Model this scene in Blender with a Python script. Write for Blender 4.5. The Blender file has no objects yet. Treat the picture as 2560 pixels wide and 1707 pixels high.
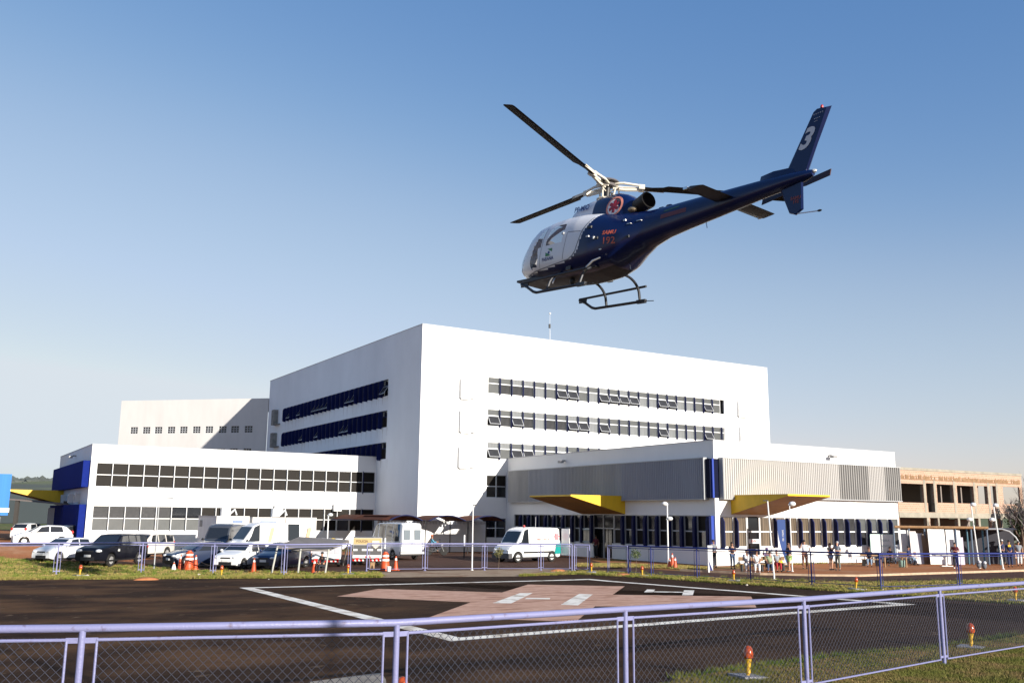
import bpy, bmesh, math, random
import numpy as np
from mathutils import Vector, Matrix
PI = math.pi; R = math.radians
random.seed(7); rng = np.random.default_rng(5)
SC = bpy.context.scene; COL = SC.collection
# ---------------------------------------------------------------- camera, sky, sun
# x runs along the sunlit facades, y away from the viewer, z up (metres)
FL, PIT, ROL, YAW, CAMH = 2336.0, 0.18524, -0.01011, 0.5523, 3.1
cw, sw = math.cos(YAW), math.sin(YAW)
def bl(x, y, z): return Vector((x*cw + y*sw, -x*sw + y*cw, z))
up0 = (0, -math.sin(PIT), math.cos(PIT))
rt = bl(math.cos(ROL), -math.sin(ROL)*up0[1], -math.sin(ROL)*up0[2])
upv = bl(math.sin(ROL), math.cos(ROL)*up0[1], math.cos(ROL)*up0[2])
fw = bl(0, math.cos(PIT), math.sin(PIT))
cam = bpy.data.cameras.new('camera'); co = bpy.data.objects.new('camera', cam); COL.objects.link(co)
M = Matrix.Identity(4)
for i in range(3): M[i][0], M[i][1], M[i][2] = rt[i], upv[i], -fw[i]
M[2][3] = CAMH
co.matrix_world = M
cam.sensor_width = 36; cam.lens = 36*FL/2560; cam.clip_start = .1; cam.clip_end = 6000
SC.camera = co
world = bpy.data.worlds.new('World'); SC.world = world; world.use_nodes = True
nt = world.node_tree; nt.nodes.clear()
sky = nt.nodes.new('ShaderNodeTexSky'); sky.sky_type = 'NISHITA'; sky.sun_disc = False
SUNV = Vector((.20, -.965, .262)).normalized()
sky.sun_elevation = math.asin(SUNV.z); sky.sun_rotation = math.atan2(SUNV.x, SUNV.y)
sky.altitude = 500; sky.air_density = 1.0; sky.dust_density = 1.0; sky.ozone_density = 2.0
bg = nt.nodes.new('ShaderNodeBackground'); bg.inputs[1].default_value = .10
wo = nt.nodes.new('ShaderNodeOutputWorld')
sp = nt.nodes.new('ShaderNodeSeparateColor'); cb = nt.nodes.new('ShaderNodeCombineColor'); nt.links.new(sky.outputs[0], sp.inputs[0])
for i, (a, p, c) in enumerate(((1.08, 1.10, .70), (.80, .78, .77), (.81, .50, .835))):   # hazy low air: soften the bright band at the horizon
    src = sp.outputs[i]
    for op, val in (('MULTIPLY', .1741), ('POWER', p), ('MULTIPLY', a), ('CURVE', i), ('MINIMUM', c), ('MULTIPLY', 1/.1741)):
        if op == 'CURVE':
            q = nt.nodes.new('ShaderNodeFloatCurve'); cv = q.mapping.curves[0]; pts = (((.139, .137), (.3, .41), (.62, .67)), ((.29, .282), (.49, .56), (.75, .76)), ((.55, .55), (.74, .77)))[val]
            for pt in pts: cv.points.new(*pt)
            q.mapping.update(); nt.links.new(src, q.inputs[1]); src = q.outputs[0]; continue
        q = nt.nodes.new('ShaderNodeMath'); q.operation = op; nt.links.new(src, q.inputs[0]); q.inputs[1].default_value = val; src = q.outputs[0]
    nt.links.new(src, cb.inputs[i])
nt.links.new(cb.outputs[0], bg.inputs[0]); nt.links.new(bg.outputs[0], wo.inputs[0])
sl = bpy.data.lights.new('sun', 'SUN'); sl.energy = 5.0; sl.angle = R(.53); sl.color = (1, .93, .83)
so = bpy.data.objects.new('sun', sl); COL.objects.link(so)
so.rotation_euler = SUNV.to_track_quat('Z', 'Y').to_euler(); so.location = (40, -60, 60)
SC.view_settings.view_transform = 'Standard'; SC.view_settings.look = 'None'
SC.view_settings.exposure = .8; SC.view_settings.gamma = 1
# ---------------------------------------------------------------- survey helpers: sight lines from the photograph to real planes
def ray(px, py):
    X = (px-1280)/FL; Z = -(py-853.5)/FL
    x = X*math.cos(ROL)+Z*math.sin(ROL); zc = -X*math.sin(ROL)+Z*math.cos(ROL)
    return bl(x, math.cos(PIT)-zc*math.sin(PIT), math.sin(PIT)+zc*math.cos(PIT))
C0 = Vector((0, 0, CAMH))
def depth(x, y): return x*sw + y*cw
def gz(x, y): return .012*max(0, 48-depth(x, y))
def onv(px, py, v): r = ray(px, py); return C0 + r*(v/r.y)
def onu(px, py, u): r = ray(px, py); return C0 + r*(u/r.x)
def onz(px, py, z): r = ray(px, py); return C0 + r*((z-CAMH)/r.z)
def gp(px, py, h=0.):
    r = ray(px, py); t = (h+.576-CAMH)/(r.z+.012*depth(r.x, r.y)); p = C0+r*t
    if depth(p.x, p.y) > 48 or t < 0: p = C0 + r*((h-CAMH)/r.z)
    return p
def pxm(p):   # photo pixels per metre at p
    return FL/max(1, (p-C0).dot(fw))
# ---------------------------------------------------------------- materials
MATS = {}
def mat(name, col, rough=.6, metal=0, var=0, scale=3, bump=0, spec=.5, stretch=(1, 1, 1), col2=None, detail=4, coat=0, alpha=None, thr=None, bscale=None):
    if name in MATS: return MATS[name]
    m = bpy.data.materials.new(name); m.use_nodes = True; n = m.node_tree; b = n.nodes['Principled BSDF']
    b.inputs['Base Color'].default_value = (*col, 1); b.inputs['Roughness'].default_value = rough
    b.inputs['Metallic'].default_value = metal; b.inputs['Specular IOR Level'].default_value = spec
    b.inputs['Coat Weight'].default_value = coat
    if alpha is not None: b.inputs['Alpha'].default_value = alpha
    if var or bump:
        tc = n.nodes.new('ShaderNodeTexCoord'); mp = n.nodes.new('ShaderNodeMapping'); mp.inputs['Scale'].default_value = stretch
        n.links.new(tc.outputs['Object'], mp.inputs[0])
    if var:
        nz = n.nodes.new('ShaderNodeTexNoise'); nz.inputs['Scale'].default_value = scale; nz.inputs['Detail'].default_value = detail
        nz.inputs['Roughness'].default_value = .6
        n.links.new(mp.outputs[0], nz.inputs['Vector'])
        rp = n.nodes.new('ShaderNodeValToRGB')
        lo, hi = thr or (.3, .7)
        rp.color_ramp.elements[0].position = lo; rp.color_ramp.elements[1].position = hi
        c2 = col2 or tuple(c*(1-var) for c in col)
        rp.color_ramp.elements[0].color = (*c2, 1); rp.color_ramp.elements[1].color = (*col, 1)
        n.links.new(nz.outputs['Fac'], rp.inputs[0]); n.links.new(rp.outputs[0], b.inputs['Base Color'])
    if bump:
        n2 = n.nodes.new('ShaderNodeTexNoise'); n2.inputs['Scale'].default_value = bscale or scale*6; n2.inputs['Detail'].default_value = 5
        n.links.new(mp.outputs[0], n2.inputs['Vector'])
        bp = n.nodes.new('ShaderNodeBump'); bp.inputs['Strength'].default_value = bump; bp.inputs['Distance'].default_value = .05
        n.links.new(n2.outputs['Fac'], bp.inputs['Height']); n.links.new(bp.outputs[0], b.inputs['Normal'])
    MATS[name] = m; return m
def mix_mat(name, layers, rough=.9, bump=.3, bscale=8, cracks=0, fade=None):
    """base colour made of noise-masked layers: [(col, col_b, scale, lo, hi, stretch)], first is the base"""
    m = bpy.data.materials.new(name); m.use_nodes = True; n = m.node_tree; b = n.nodes['Principled BSDF']
    b.inputs['Roughness'].default_value = rough; b.inputs['Specular IOR Level'].default_value = .03
    tc = n.nodes.new('ShaderNodeTexCoord'); prev = None
    for i, (c1, c2, s, lo, hi, st) in enumerate(layers):
        mp = n.nodes.new('ShaderNodeMapping'); mp.inputs['Scale'].default_value = st; mp.inputs['Location'].default_value = (i*7.3, i*3.1, 0)
        mp.inputs['Rotation'].default_value = (0, 0, -YAW)
        n.links.new(tc.outputs['Object'], mp.inputs[0])
        fine = n.nodes.new('ShaderNodeTexNoise'); fine.inputs['Scale'].default_value = 4 if i == 0 else s*9; fine.inputs['Detail'].default_value = 6
        n.links.new(mp.outputs[0], fine.inputs['Vector'])
        r1 = n.nodes.new('ShaderNodeValToRGB'); r1.color_ramp.elements[0].position = .35; r1.color_ramp.elements[1].position = .65
        r1.color_ramp.elements[0].color = (*c1, 1); r1.color_ramp.elements[1].color = (*c2, 1)
        n.links.new(fine.outputs['Fac'], r1.inputs[0])
        if prev is None: prev = r1; continue
        mk = n.nodes.new('ShaderNodeTexNoise'); mk.inputs['Scale'].default_value = s; mk.inputs['Detail'].default_value = 5
        n.links.new(mp.outputs[0], mk.inputs['Vector'])
        mr = n.nodes.new('ShaderNodeMapRange'); mr.inputs[1].default_value = lo; mr.inputs[2].default_value = hi
        n.links.new(mk.outputs['Fac'], mr.inputs[0])
        if fade and i == 1:
            sp_ = n.nodes.new('ShaderNodeSeparateXYZ'); n.links.new(tc.outputs['Object'], sp_.inputs[0]); fr_ = n.nodes.new('ShaderNodeMapRange'); fr_.inputs[1].default_value = fade[0]; fr_.inputs[2].default_value = fade[1]; fr_.inputs[3].default_value = 1; fr_.inputs[4].default_value = .12; n.links.new(sp_.outputs[0], fr_.inputs[0])
            mm_ = n.nodes.new('ShaderNodeMath'); mm_.operation = 'MULTIPLY'; n.links.new(mr.outputs[0], mm_.inputs[0]); n.links.new(fr_.outputs[0], mm_.inputs[1]); mr = mm_
        mx = n.nodes.new('ShaderNodeMixRGB'); n.links.new(mr.outputs[0], mx.inputs[0])
        n.links.new(prev.outputs[0], mx.inputs[1]); n.links.new(r1.outputs[0], mx.inputs[2]); prev = mx
    if cracks:
        wn = n.nodes.new('ShaderNodeTexNoise'); wn.inputs['Scale'].default_value = 1.3; wn.inputs['Detail'].default_value = 4; n.links.new(tc.outputs['Object'], wn.inputs['Vector'])
        ad = n.nodes.new('ShaderNodeVectorMath'); ad.operation = 'MULTIPLY_ADD'; n.links.new(wn.outputs['Color'], ad.inputs[0]); ad.inputs[1].default_value = (1.6, 1.6, 0); n.links.new(tc.outputs['Object'], ad.inputs[2])
        vo = n.nodes.new('ShaderNodeTexVoronoi'); vo.feature = 'DISTANCE_TO_EDGE'; vo.inputs['Scale'].default_value = cracks; n.links.new(ad.outputs[0], vo.inputs['Vector'])
        mr = n.nodes.new('ShaderNodeMapRange'); mr.inputs[1].default_value = 0; mr.inputs[2].default_value = .009; mr.inputs[3].default_value = .62; mr.inputs[4].default_value = 0; n.links.new(vo.outputs['Distance'], mr.inputs[0])
        gn = n.nodes.new('ShaderNodeTexNoise'); gn.inputs['Scale'].default_value = .35; n.links.new(tc.outputs['Object'], gn.inputs['Vector'])
        m2 = n.nodes.new('ShaderNodeMapRange'); m2.inputs[1].default_value = .45; m2.inputs[2].default_value = .6; n.links.new(gn.outputs['Fac'], m2.inputs[0])
        mu = n.nodes.new('ShaderNodeMath'); mu.operation = 'MULTIPLY'; n.links.new(mr.outputs[0], mu.inputs[0]); n.links.new(m2.outputs[0], mu.inputs[1])
        mx = n.nodes.new('ShaderNodeMixRGB'); n.links.new(mu.outputs[0], mx.inputs[0]); n.links.new(prev.outputs[0], mx.inputs[1]); mx.inputs[2].default_value = (.012, .009, .007, 1); prev = mx
    n.links.new(prev.outputs[0], b.inputs['Base Color'])
    n2 = n.nodes.new('ShaderNodeTexNoise'); n2.inputs['Scale'].default_value = bscale; n2.inputs['Detail'].default_value = 7
    n.links.new(tc.outputs['Object'], n2.inputs['Vector'])
    bp = n.nodes.new('ShaderNodeBump'); bp.inputs['Strength'].default_value = bump; bp.inputs['Distance'].default_value = .06
    n.links.new(n2.outputs['Fac'], bp.inputs['Height']); n.links.new(bp.outputs[0], b.inputs['Normal'])
    return m
WHITE = mat('white_render', (.74, .74, .73), .8, var=.05, scale=.6, stretch=(1, 1, .25), bump=.06, bscale=9)
STAIN_SHADE = mat('shade_cooled_stained_render', (.78, .82, .85), .85, var=.10, scale=.25, stretch=(1, 1, .6), bump=.08, bscale=9, thr=(.3, .7))  # mottled render; the shaded side's cool tone is put into the colour
BACKW = mat('cream_white_render', (.61, .595, .575), .85, var=.12, scale=.5, stretch=(1, 1, .3))
BLUE = mat('blue_cladding', (.010, .022, .17), .9, spec=.05, var=.2, scale=4)
NAVY = mat('navy_fin_paint', (.0035, .008, .058), .6, var=.2, scale=4, spec=.2)
BLUFIN = mat('blue_fin_paint', (.0045, .011, .082), .7, var=.2, scale=4, spec=.15)
FRAME = mat('white_aluminium', (.62, .63, .63), .5)
GREYF = mat('grey_aluminium', (.35, .36, .37), .4)
YEL = mat('yellow_sheet', (.80, .48, .01), .5, var=.15, scale=2, stretch=(1, 1, .3))
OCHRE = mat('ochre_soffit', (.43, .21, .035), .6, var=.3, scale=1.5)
METAL = mat('corrugated_white_sheet', (.41, .40, .385), .6, var=.08, scale=.7, stretch=(1, 1, .2))
METALG = mat('corrugated_grey_sheet', (.31, .32, .36), .7, var=.22, scale=.5, stretch=(1, 1, .15))
SLATG = mat('slatted_grey_sheet', (.27, .265, .255), .6, var=.1, scale=.7)
METALH = mat('paler_corrugated_sheet', (.44, .43, .41), .7, var=.3, scale=.6, stretch=(1, 1, .15))  # paler sheet for the far end of the side cladding
ROOF = mat('roof_sheet', (.35, .35, .36), .6)
GL_DARK = mat('dark_glass', (.012, .013, .016), .08, spec=.6)
GL_BROWN = mat('brown_blind_glass', (.016, .0135, .0115), .5, spec=.08, var=.12, scale=2)
GL_GREY = mat('grey_blind_glass', (.095, .10, .10), .4, spec=.15, var=.15, scale=1.5)
GL_PALE = mat('pale_curtain_glass', (.21, .22, .225), .4, spec=.15, var=.4, scale=3, stretch=(3, 3, .1))
GL_MID = mat('mid_grey_glass', (.045, .045, .047), .2, spec=.3, var=.3, scale=2)
CURT = mat('beige_curtain_glass', (.17, .13, .09), .35, spec=.5, var=.75, scale=3.2, stretch=(2.4, 2.4, .05), thr=(.4, .6))
BLACK = mat('black_plastic', (.012, .012, .013), .5)
RUBBER = mat('rubber', (.018, .017, .016), .85)
STEEL = mat('steel', (.5, .5, .5), .35, metal=.8)
CHROME = mat('chrome', (.75, .75, .75), .15, metal=1)
CONC = mat('concrete', (.42, .40, .36), .9, var=.3, scale=2, bump=.2)
WOOD = mat('weathered_wood', (.30, .18, .09), .8, var=.4, scale=3, stretch=(.3, 3, 3))
DARKIN = mat('dark_interior', (.03, .03, .032), .9)
# ---------------------------------------------------------------- mesh builder
class MB:
    def __init__(s): s.v = []; s.f = []; s.m = []; s.mi = 0
    def add(s, vs, fs):
        o = len(s.v); s.v += [tuple(p) for p in vs]; s.f += [tuple(i+o for i in f) for f in fs]; s.m += [s.mi]*len(fs); return s
    def box(s, x0, x1, y0, y1, z0, z1):
        if x0 > x1: x0, x1 = x1, x0
        if y0 > y1: y0, y1 = y1, y0
        if z0 > z1: z0, z1 = z1, z0
        vs = [(x0, y0, z0), (x1, y0, z0), (x1, y1, z0), (x0, y1, z0), (x0, y0, z1), (x1, y0, z1), (x1, y1, z1), (x0, y1, z1)]
        return s.add(vs, [(0, 3, 2, 1), (4, 5, 6, 7), (0, 1, 5, 4), (1, 2, 6, 5), (2, 3, 7, 6), (3, 0, 4, 7)])
    def obox(s, c, half, ax):   # oriented box, ax = three unit vectors
        c = Vector(c); P = []
        for dz in (-1, 1):
            for dx, dy in ((-1, -1), (1, -1), (1, 1), (-1, 1)):
                P.append(c+ax[0]*dx*half[0]+ax[1]*dy*half[1]+ax[2]*dz*half[2])
        return s.add(P, [(0, 3, 2, 1), (4, 5, 6, 7), (0, 1, 5, 4), (1, 2, 6, 5), (2, 3, 7, 6), (3, 0, 4, 7)])
    def tube(s, pts, r, n=8, cap=True):
        pts = [Vector(p) for p in pts]; rs = r if isinstance(r, (list, tuple)) else [r]*len(pts)
        rings = []; prevn = None
        for i, p in enumerate(pts):
            if i == 0: t = pts[1]-pts[0]
            elif i == len(pts)-1: t = pts[-1]-pts[-2]
            else: t = (pts[i+1]-pts[i]).normalized() + (pts[i]-pts[i-1]).normalized()
            t.normalize()
            a = prevn if prevn is not None else (Vector((0, 0, 1)) if abs(t.z) < .9 else Vector((1, 0, 0)))
            b = t.cross(a).normalized(); a = b.cross(t).normalized(); prevn = a
            rings.append([p + (a*math.cos(2*PI*k/n)+b*math.sin(2*PI*k/n))*rs[i] for k in range(n)])
        vs = [q for rg in rings for q in rg]; fs = []
        for i in range(len(pts)-1):
            for k in range(n):
                k2 = (k+1) % n; fs.append((i*n+k, i*n+k2, (i+1)*n+k2, (i+1)*n+k))
        if cap: fs += [tuple(range(n))[::-1], tuple((len(pts)-1)*n+k for k in range(n))]
        return s.add(vs, fs)
    def loft(s, rings, closed=True, cap=True):
        n = len(rings[0]); vs = [q for rg in rings for q in rg]; fs = []
        for i in range(len(rings)-1):
            for k in range(n if closed else n-1):
                k2 = (k+1) % n; fs.append((i*n+k, i*n+k2, (i+1)*n+k2, (i+1)*n+k))
        if cap and closed: fs += [tuple(range(n))[::-1], tuple((len(rings)-1)*n+k for k in range(n))]
        return s.add(vs, fs)
    def lathe(s, prof, c=(0, 0, 0), n=16, ax='z'):
        rg = []
        for r, h in prof:
            ring = []
            for k in range(n):
                a = 2*PI*k/n; x, y = r*math.cos(a), r*math.sin(a)
                q = {'z': (x, y, h), 'y': (x, h, y), 'x': (h, x, y)}[ax]
                ring.append((c[0]+q[0], c[1]+q[1], c[2]+q[2]))
            rg.append(ring)
        return s.loft(rg)
    def prism(s, poly, fn, d0, d1):    # poly 2D, fn(a,b,d)->3D
        n = len(poly); vs = [fn(a, b, d0) for a, b in poly]+[fn(a, b, d1) for a, b in poly]
        return s.add(vs, [tuple(range(n)), tuple(range(2*n-1, n-1, -1))]+[(i, i+n, (i+1) % n+n, (i+1) % n) for i in range(n)])
    def blob(s, c, r, sub=1, jit=0.):
        bm = bmesh.new(); bmesh.ops.create_icosphere(bm, subdivisions=sub, radius=1)
        rr = r if isinstance(r, (tuple, list)) else (r, r, r)
        vs = [Vector((c[0]+v.co.x*rr[0]*(1+random.uniform(-jit, jit)), c[1]+v.co.y*rr[1]*(1+random.uniform(-jit, jit)), c[2]+v.co.z*rr[2]*(1+random.uniform(-jit, jit)))) for v in bm.verts]
        fs = [tuple(v.index for v in f.verts) for f in bm.faces]; bm.free(); return s.add(vs, fs)
    def mesh(s, name, mats, smooth=False, fix=True):
        me = bpy.data.meshes.new(name); me.from_pydata(s.v, [], s.f)
        for m in (mats if isinstance(mats, (list, tuple)) else [mats]): me.materials.append(m)
        me.polygons.foreach_set('material_index', s.m)
        if fix:
            bm = bmesh.new(); bm.from_mesh(me); bmesh.ops.recalc_face_normals(bm, faces=bm.faces); bm.to_mesh(me); bm.free()
        if smooth:
            me.polygons.foreach_set('use_smooth', [True]*len(me.polygons))
            try: me.set_sharp_from_angle(angle=R(smooth if smooth is not True else 38))
            except Exception: pass
        me.update(); return me
    def build(s, name, mats, parent=None, smooth=False, fix=True, label=None):
        o = bpy.data.objects.new(name, s.mesh(name, mats, smooth, fix)); COL.objects.link(o)
        if parent is not None: o.parent = parent
        if label: o['label'] = label
        return o
def tag(o, label=None, cat=None, group=None, kind=None):
    if label: o['label'] = label
    if cat: o['category'] = cat
    if group: o['group'] = group
    if kind: o['kind'] = kind
    return o
def thing(name, label, cat, loc=(0, 0, 0), rz=0, group=None):
    o = bpy.data.objects.new(name, None); COL.objects.link(o); o.empty_display_size = .2
    o.location = loc; o.rotation_euler = (0, 0, rz); return tag(o, label, cat, group)
def copy_tree(o, parent=None):
    c = o.copy(); COL.objects.link(c); c.parent = parent
    for ch in list(o.children): copy_tree(ch, c)
    return c
def part_copy(o, parent, loc=None):
    c = o.copy(); COL.objects.link(c); c.parent = parent
    if loc is not None: c.location = loc
    for ch in list(o.children): part_copy(ch, c)
    return c
def text_mesh(body, size, thick=.003, bold=0., align='CENTER', sx=1):
    cu = bpy.data.curves.new('lettering', 'FONT'); cu.body = body; cu.size = size; cu.align_x = align; cu.align_y = 'CENTER'
    cu.extrude = thick; cu.offset = bold; cu.resolution_u = 3
    o = bpy.data.objects.new('lettering', cu); COL.objects.link(o)
    dg = bpy.context.evaluated_depsgraph_get(); me = bpy.data.meshes.new_from_object(o.evaluated_get(dg))
    bpy.data.objects.remove(o); bpy.data.curves.remove(cu)
    if sx != 1: me.transform(Matrix.Diagonal((sx, 1, 1, 1)))
    return me
def lettering(name, body, size, m, parent, origin, right, up, bold=0., sx=1, thick=.003):
    me = text_mesh(body, size, thick, bold, sx=sx); r = Vector(right).normalized(); u = Vector(up).normalized(); nrm = r.cross(u)
    T = Matrix.Identity(4)
    for i in range(3): T[i][0], T[i][1], T[i][2], T[i][3] = r[i], u[i], nrm[i], origin[i]
    me.transform(T); me.materials.clear(); me.materials.append(m); me.name = name
    o = bpy.data.objects.new(name, me); COL.objects.link(o); o.parent = parent; return o
# facade frames: P(a, z, d): a along the wall, d inwards
def fac(axis, plane, org=(0, 0)):
    if axis == 'v': return lambda a, z, d: (a-org[0], plane+d-org[1], z)
    return lambda a, z, d: (plane+d-org[0], a-org[1], z)
def wall_holes(mb, P, a0, a1, z0, z1, holes, reveal=.16):
    A = sorted(set([a0, a1]+[h[i] for h in holes for i in (0, 1)])); Z = sorted(set([z0, z1]+[h[i] for h in holes for i in (2, 3)]))
    ins = lambda a, z: any(h[0] < a < h[1] and h[2] < z < h[3] for h in holes)
    for i in range(len(A)-1):
        for j in range(len(Z)-1):
            if A[i+1] <= a0 or A[i] >= a1 or ins((A[i]+A[i+1])/2, (Z[j]+Z[j+1])/2): continue
            mb.add([P(A[i], Z[j], 0), P(A[i+1], Z[j], 0), P(A[i+1], Z[j+1], 0), P(A[i], Z[j+1], 0)], [(0, 1, 2, 3)])
    for h in holes:
        q = [(h[0], h[2]), (h[1], h[2]), (h[1], h[3]), (h[0], h[3])]
        for i in range(4):
            a, b = q[i], q[(i+1) % 4]
            mb.add([P(*a, 0), P(*b, 0), P(*b, reveal), P(*a, reveal)], [(0, 1, 2, 3)])
def fbox(mb, P, a0, a1, z0, z1, d0, d1):
    q = [P(a0, z0, d0), P(a1, z1, d1)]; mb.box(q[0][0], q[1][0], q[0][1], q[1][1], q[0][2], q[1][2]); return mb
WCACHE = {}
def window(parent, axis, P, a, z0, z1, w, pane_m, pane_m2=None, transom=.62, opened=False, frame_m=None, name='window', fr=.055, d=.10, base=None):
    """one window: frame (part) > pane, sash (sub-parts); mesh shared between equal windows"""
    frame_m = frame_m or FRAME; pane_m2 = pane_m2 or pane_m
    key = (axis, round(z1-z0, 3), round(w, 3), pane_m.name, pane_m2.name, transom, opened, frame_m.name)
    Q = (lambda x, z, dd: (x, dd, z)) if axis == 'v' else (lambda x, z, dd: (dd, x, z))
    if key not in WCACHE:
        h = z1-z0; zt = h*transom; mb = MB()
        fbox(mb, Q, 0, fr, 0, h, d-.06, d+.02); fbox(mb, Q, w-fr, w, 0, h, d-.06, d+.02)
        fbox(mb, Q, fr, w-fr, 0, fr, d-.058, d+.018); fbox(mb, Q, fr, w-fr, h-fr, h, d-.058, d+.018); fbox(mb, Q, fr, w-fr, zt-fr*.8, zt+fr*.8, d-.058, d+.018)
        f = mb.mesh(name, frame_m)
        pb = MB(); fbox(pb, Q, fr, w-fr, zt+fr*.8, h-fr, d, d+.012); pb.mi = 1
        fbox(pb, Q, fr, w-fr, fr, zt-fr*.8, d, d+.012)
        pm = pb.mesh('pane', [pane_m, GL_DARK if opened else pane_m2]); sm = None
        if opened:
            sb = MB(); L = zt-fr*1.4; an = R(32)
            dn = lambda x, t, o: Q(x, zt-fr-t*math.cos(an)+o*math.sin(an), d-.03-t*math.sin(an)-o*math.cos(an))
            for x0, x1, t0, t1 in ((fr, fr+.06, 0, L), (w-fr-.06, w-fr, 0, L), (fr+.06, w-fr-.06, 0, .05), (fr+.06, w-fr-.06, L-.06, L)):
                sb.add([dn(x0, t0, 0), dn(x1, t0, 0), dn(x1, t1, 0), dn(x0, t1, 0), dn(x0, t0, .03), dn(x1, t0, .03), dn(x1, t1, .03), dn(x0, t1, .03)],
                       [(0, 3, 2, 1), (4, 5, 6, 7), (0, 1, 5, 4), (1, 2, 6, 5), (2, 3, 7, 6), (3, 0, 4, 7)])
            sb.mi = 1; sb.add([dn(fr+.06, .05, .012), dn(w-fr-.06, .05, .012), dn(w-fr-.06, L-.06, .012), dn(fr+.06, L-.06, .012), dn(fr+.06, .05, .018), dn(w-fr-.06, .05, .018), dn(w-fr-.06, L-.06, .018), dn(fr+.06, L-.06, .018)],
                              [(0, 3, 2, 1), (4, 5, 6, 7), (0, 1, 5, 4), (1, 2, 6, 5), (2, 3, 7, 6), (3, 0, 4, 7)])
            sm = sb.mesh('sash', [GREYF, GL_MID])
        WCACHE[key] = (f, pm, sm)
    f, pm, sm = WCACHE[key]
    loc = P(a, z0, 0)
    o = bpy.data.objects.new(name, f); COL.objects.link(o); o.parent = parent; o.location = loc
    p = bpy.data.objects.new('pane', pm); COL.objects.link(p); p.parent = o
    if sm: q = bpy.data.objects.new('sash', sm); COL.objects.link(q); q.parent = o
    return o
# ---------------------------------------------------------------- ground, roads, markings
def sheet(name, poly, dz, m, label=None, kind='structure', thick=0, cut=None):
    """flat sheet following the gentle slope of the site; poly in x,y"""
    bm = bmesh.new(); bm.faces.new([bm.verts.new((x, y, 0)) for x, y in poly])
    n = Vector((sw, cw, 0)); g = bm.verts[:]+bm.edges[:]+bm.faces[:]
    bmesh.ops.bisect_plane(bm, geom=g, plane_co=n*48, plane_no=n)
    if thick:
        ext = bmesh.ops.extrude_face_region(bm, geom=bm.faces[:]); top = [v for v in ext['geom'] if isinstance(v, bmesh.types.BMVert)]
        for v in bm.verts: v.co.z = gz(v.co.x, v.co.y)+dz-thick
        for v in top: v.co.z += thick
    else:
        for v in bm.verts: v.co.z = gz(v.co.x, v.co.y)+dz
    bmesh.ops.recalc_face_normals(bm, faces=bm.faces)
    if not thick and sum(f.normal.z for f in bm.faces) < 0: bmesh.ops.reverse_faces(bm, faces=bm.faces)
    me = bpy.data.meshes.new(name); bm.to_mesh(me); bm.free(); me.materials.append(m)
    o = bpy.data.objects.new(name, me); COL.objects.link(o)
    return tag(o, label, None, None, kind)
def W2(x, y): p = bl(x, y, 0); return (p.x, p.y)          # camera-forward ground coordinates
def G2(*pts): return [tuple(gp(px, py))[:2] for px, py in pts]
SOIL = mix_mat('red_soil', [((.40, .165, .075), (.31, .13, .06), 1, 0, 1, (1, 1, 1)), ((.42, .24, .14), (.34, .17, .09), .25, .5, .7, (1, 1, 1)), ((.17, .15, .045), (.24, .19, .07), .2, .60, .70, (1, 1, 1))])
FARG = mix_mat('far_fields', [((.10, .13, .04), (.16, .17, .07), 1, 0, 1, (1, 1, 1)), ((.22, .15, .08), (.2, .17, .08), .01, .5, .6, (1, 1, 1))], bump=0)
TURF = mix_mat('worn_turf', [((.19, .17, .045), (.27, .215, .08), 1, 0, 1, (1, 1, 1)), ((.34, .20, .10), (.28, .17, .08), .5, .45, .60, (1, 1, 1)), ((.07, .11, .02), (.12, .15, .03), .9, .56, .7, (1, 1, 1))], bump=.9, bscale=14)
ASPH = mix_mat('worn_asphalt', [((.036, .022, .015), (.048, .029, .019), 1, 0, 1, (1, 1, 1)), ((.125, .066, .033), (.10, .058, .032), .28, .42, .62, (1, 1.4, 1)), ((.17, .115, .075), (.12, .08, .05), 2.2, .66, .74, (1, 1, 1))], bump=.5, bscale=22, cracks=.5, fade=(8, 20))
ROADM = mix_mat('road_asphalt', [((.085, .047, .037), (.10, .06, .045), 1, 0, 1, (1, 1, 1)), ((.13, .085, .06), (.10, .07, .05), .3, .55, .7, (1, 1, 1))], bump=.25, bscale=20)
DUST = mix_mat('dusty_concrete', [((.38, .29, .20), (.30, .22, .15), 1, 0, 1, (1, 1, 1)), ((.22, .13, .08), (.26, .17, .11), .5, .5, .65, (1, 1, 1))], bump=.3)
ground = sheet('ground', [W2(-160, -40), W2(170, -40), W2(220, 170), W2(-220, 170)], -.03, SOIL)
terrain = sheet('terrain', [W2(-3000, -60), W2(3000, -60), W2(3000, 5000), W2(-3000, 5000)], -.6, FARG)
farL = G2((0, 1449), (951, 1443), (1300, 1440), (1444, 1435), (1650, 1446), (1900, 1464), (2116, 1480), (2560, 1512))
nearR = G2((2560, 1588), (2366, 1620), (2107, 1644), (1928, 1668), (1691, 1702))
pa = Vector((*nearR[-1], 0)); pb = Vector((*nearR[-2], 0)); ext = pa+(pa-pb).normalized()*14
extL = Vector((*farL[0], 0))+(Vector((*farL[0], 0))-Vector((*farL[1], 0))).normalized()*45
eR = Vector((*farL[-1], 0))+(Vector((*farL[-1], 0))-Vector((*farL[-2], 0))).normalized()*25
eR2 = Vector((*nearR[0], 0))+(Vector((*nearR[0], 0))-Vector((*nearR[1], 0))).normalized()*12
helipad = sheet('helipad', [tuple(extL)[:2]]+farL+[tuple(eR)[:2], tuple(eR2)[:2]]+nearR+[tuple(ext)[:2], W2(-12, -3), W2(-45, 6)], .0, ASPH)
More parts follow.
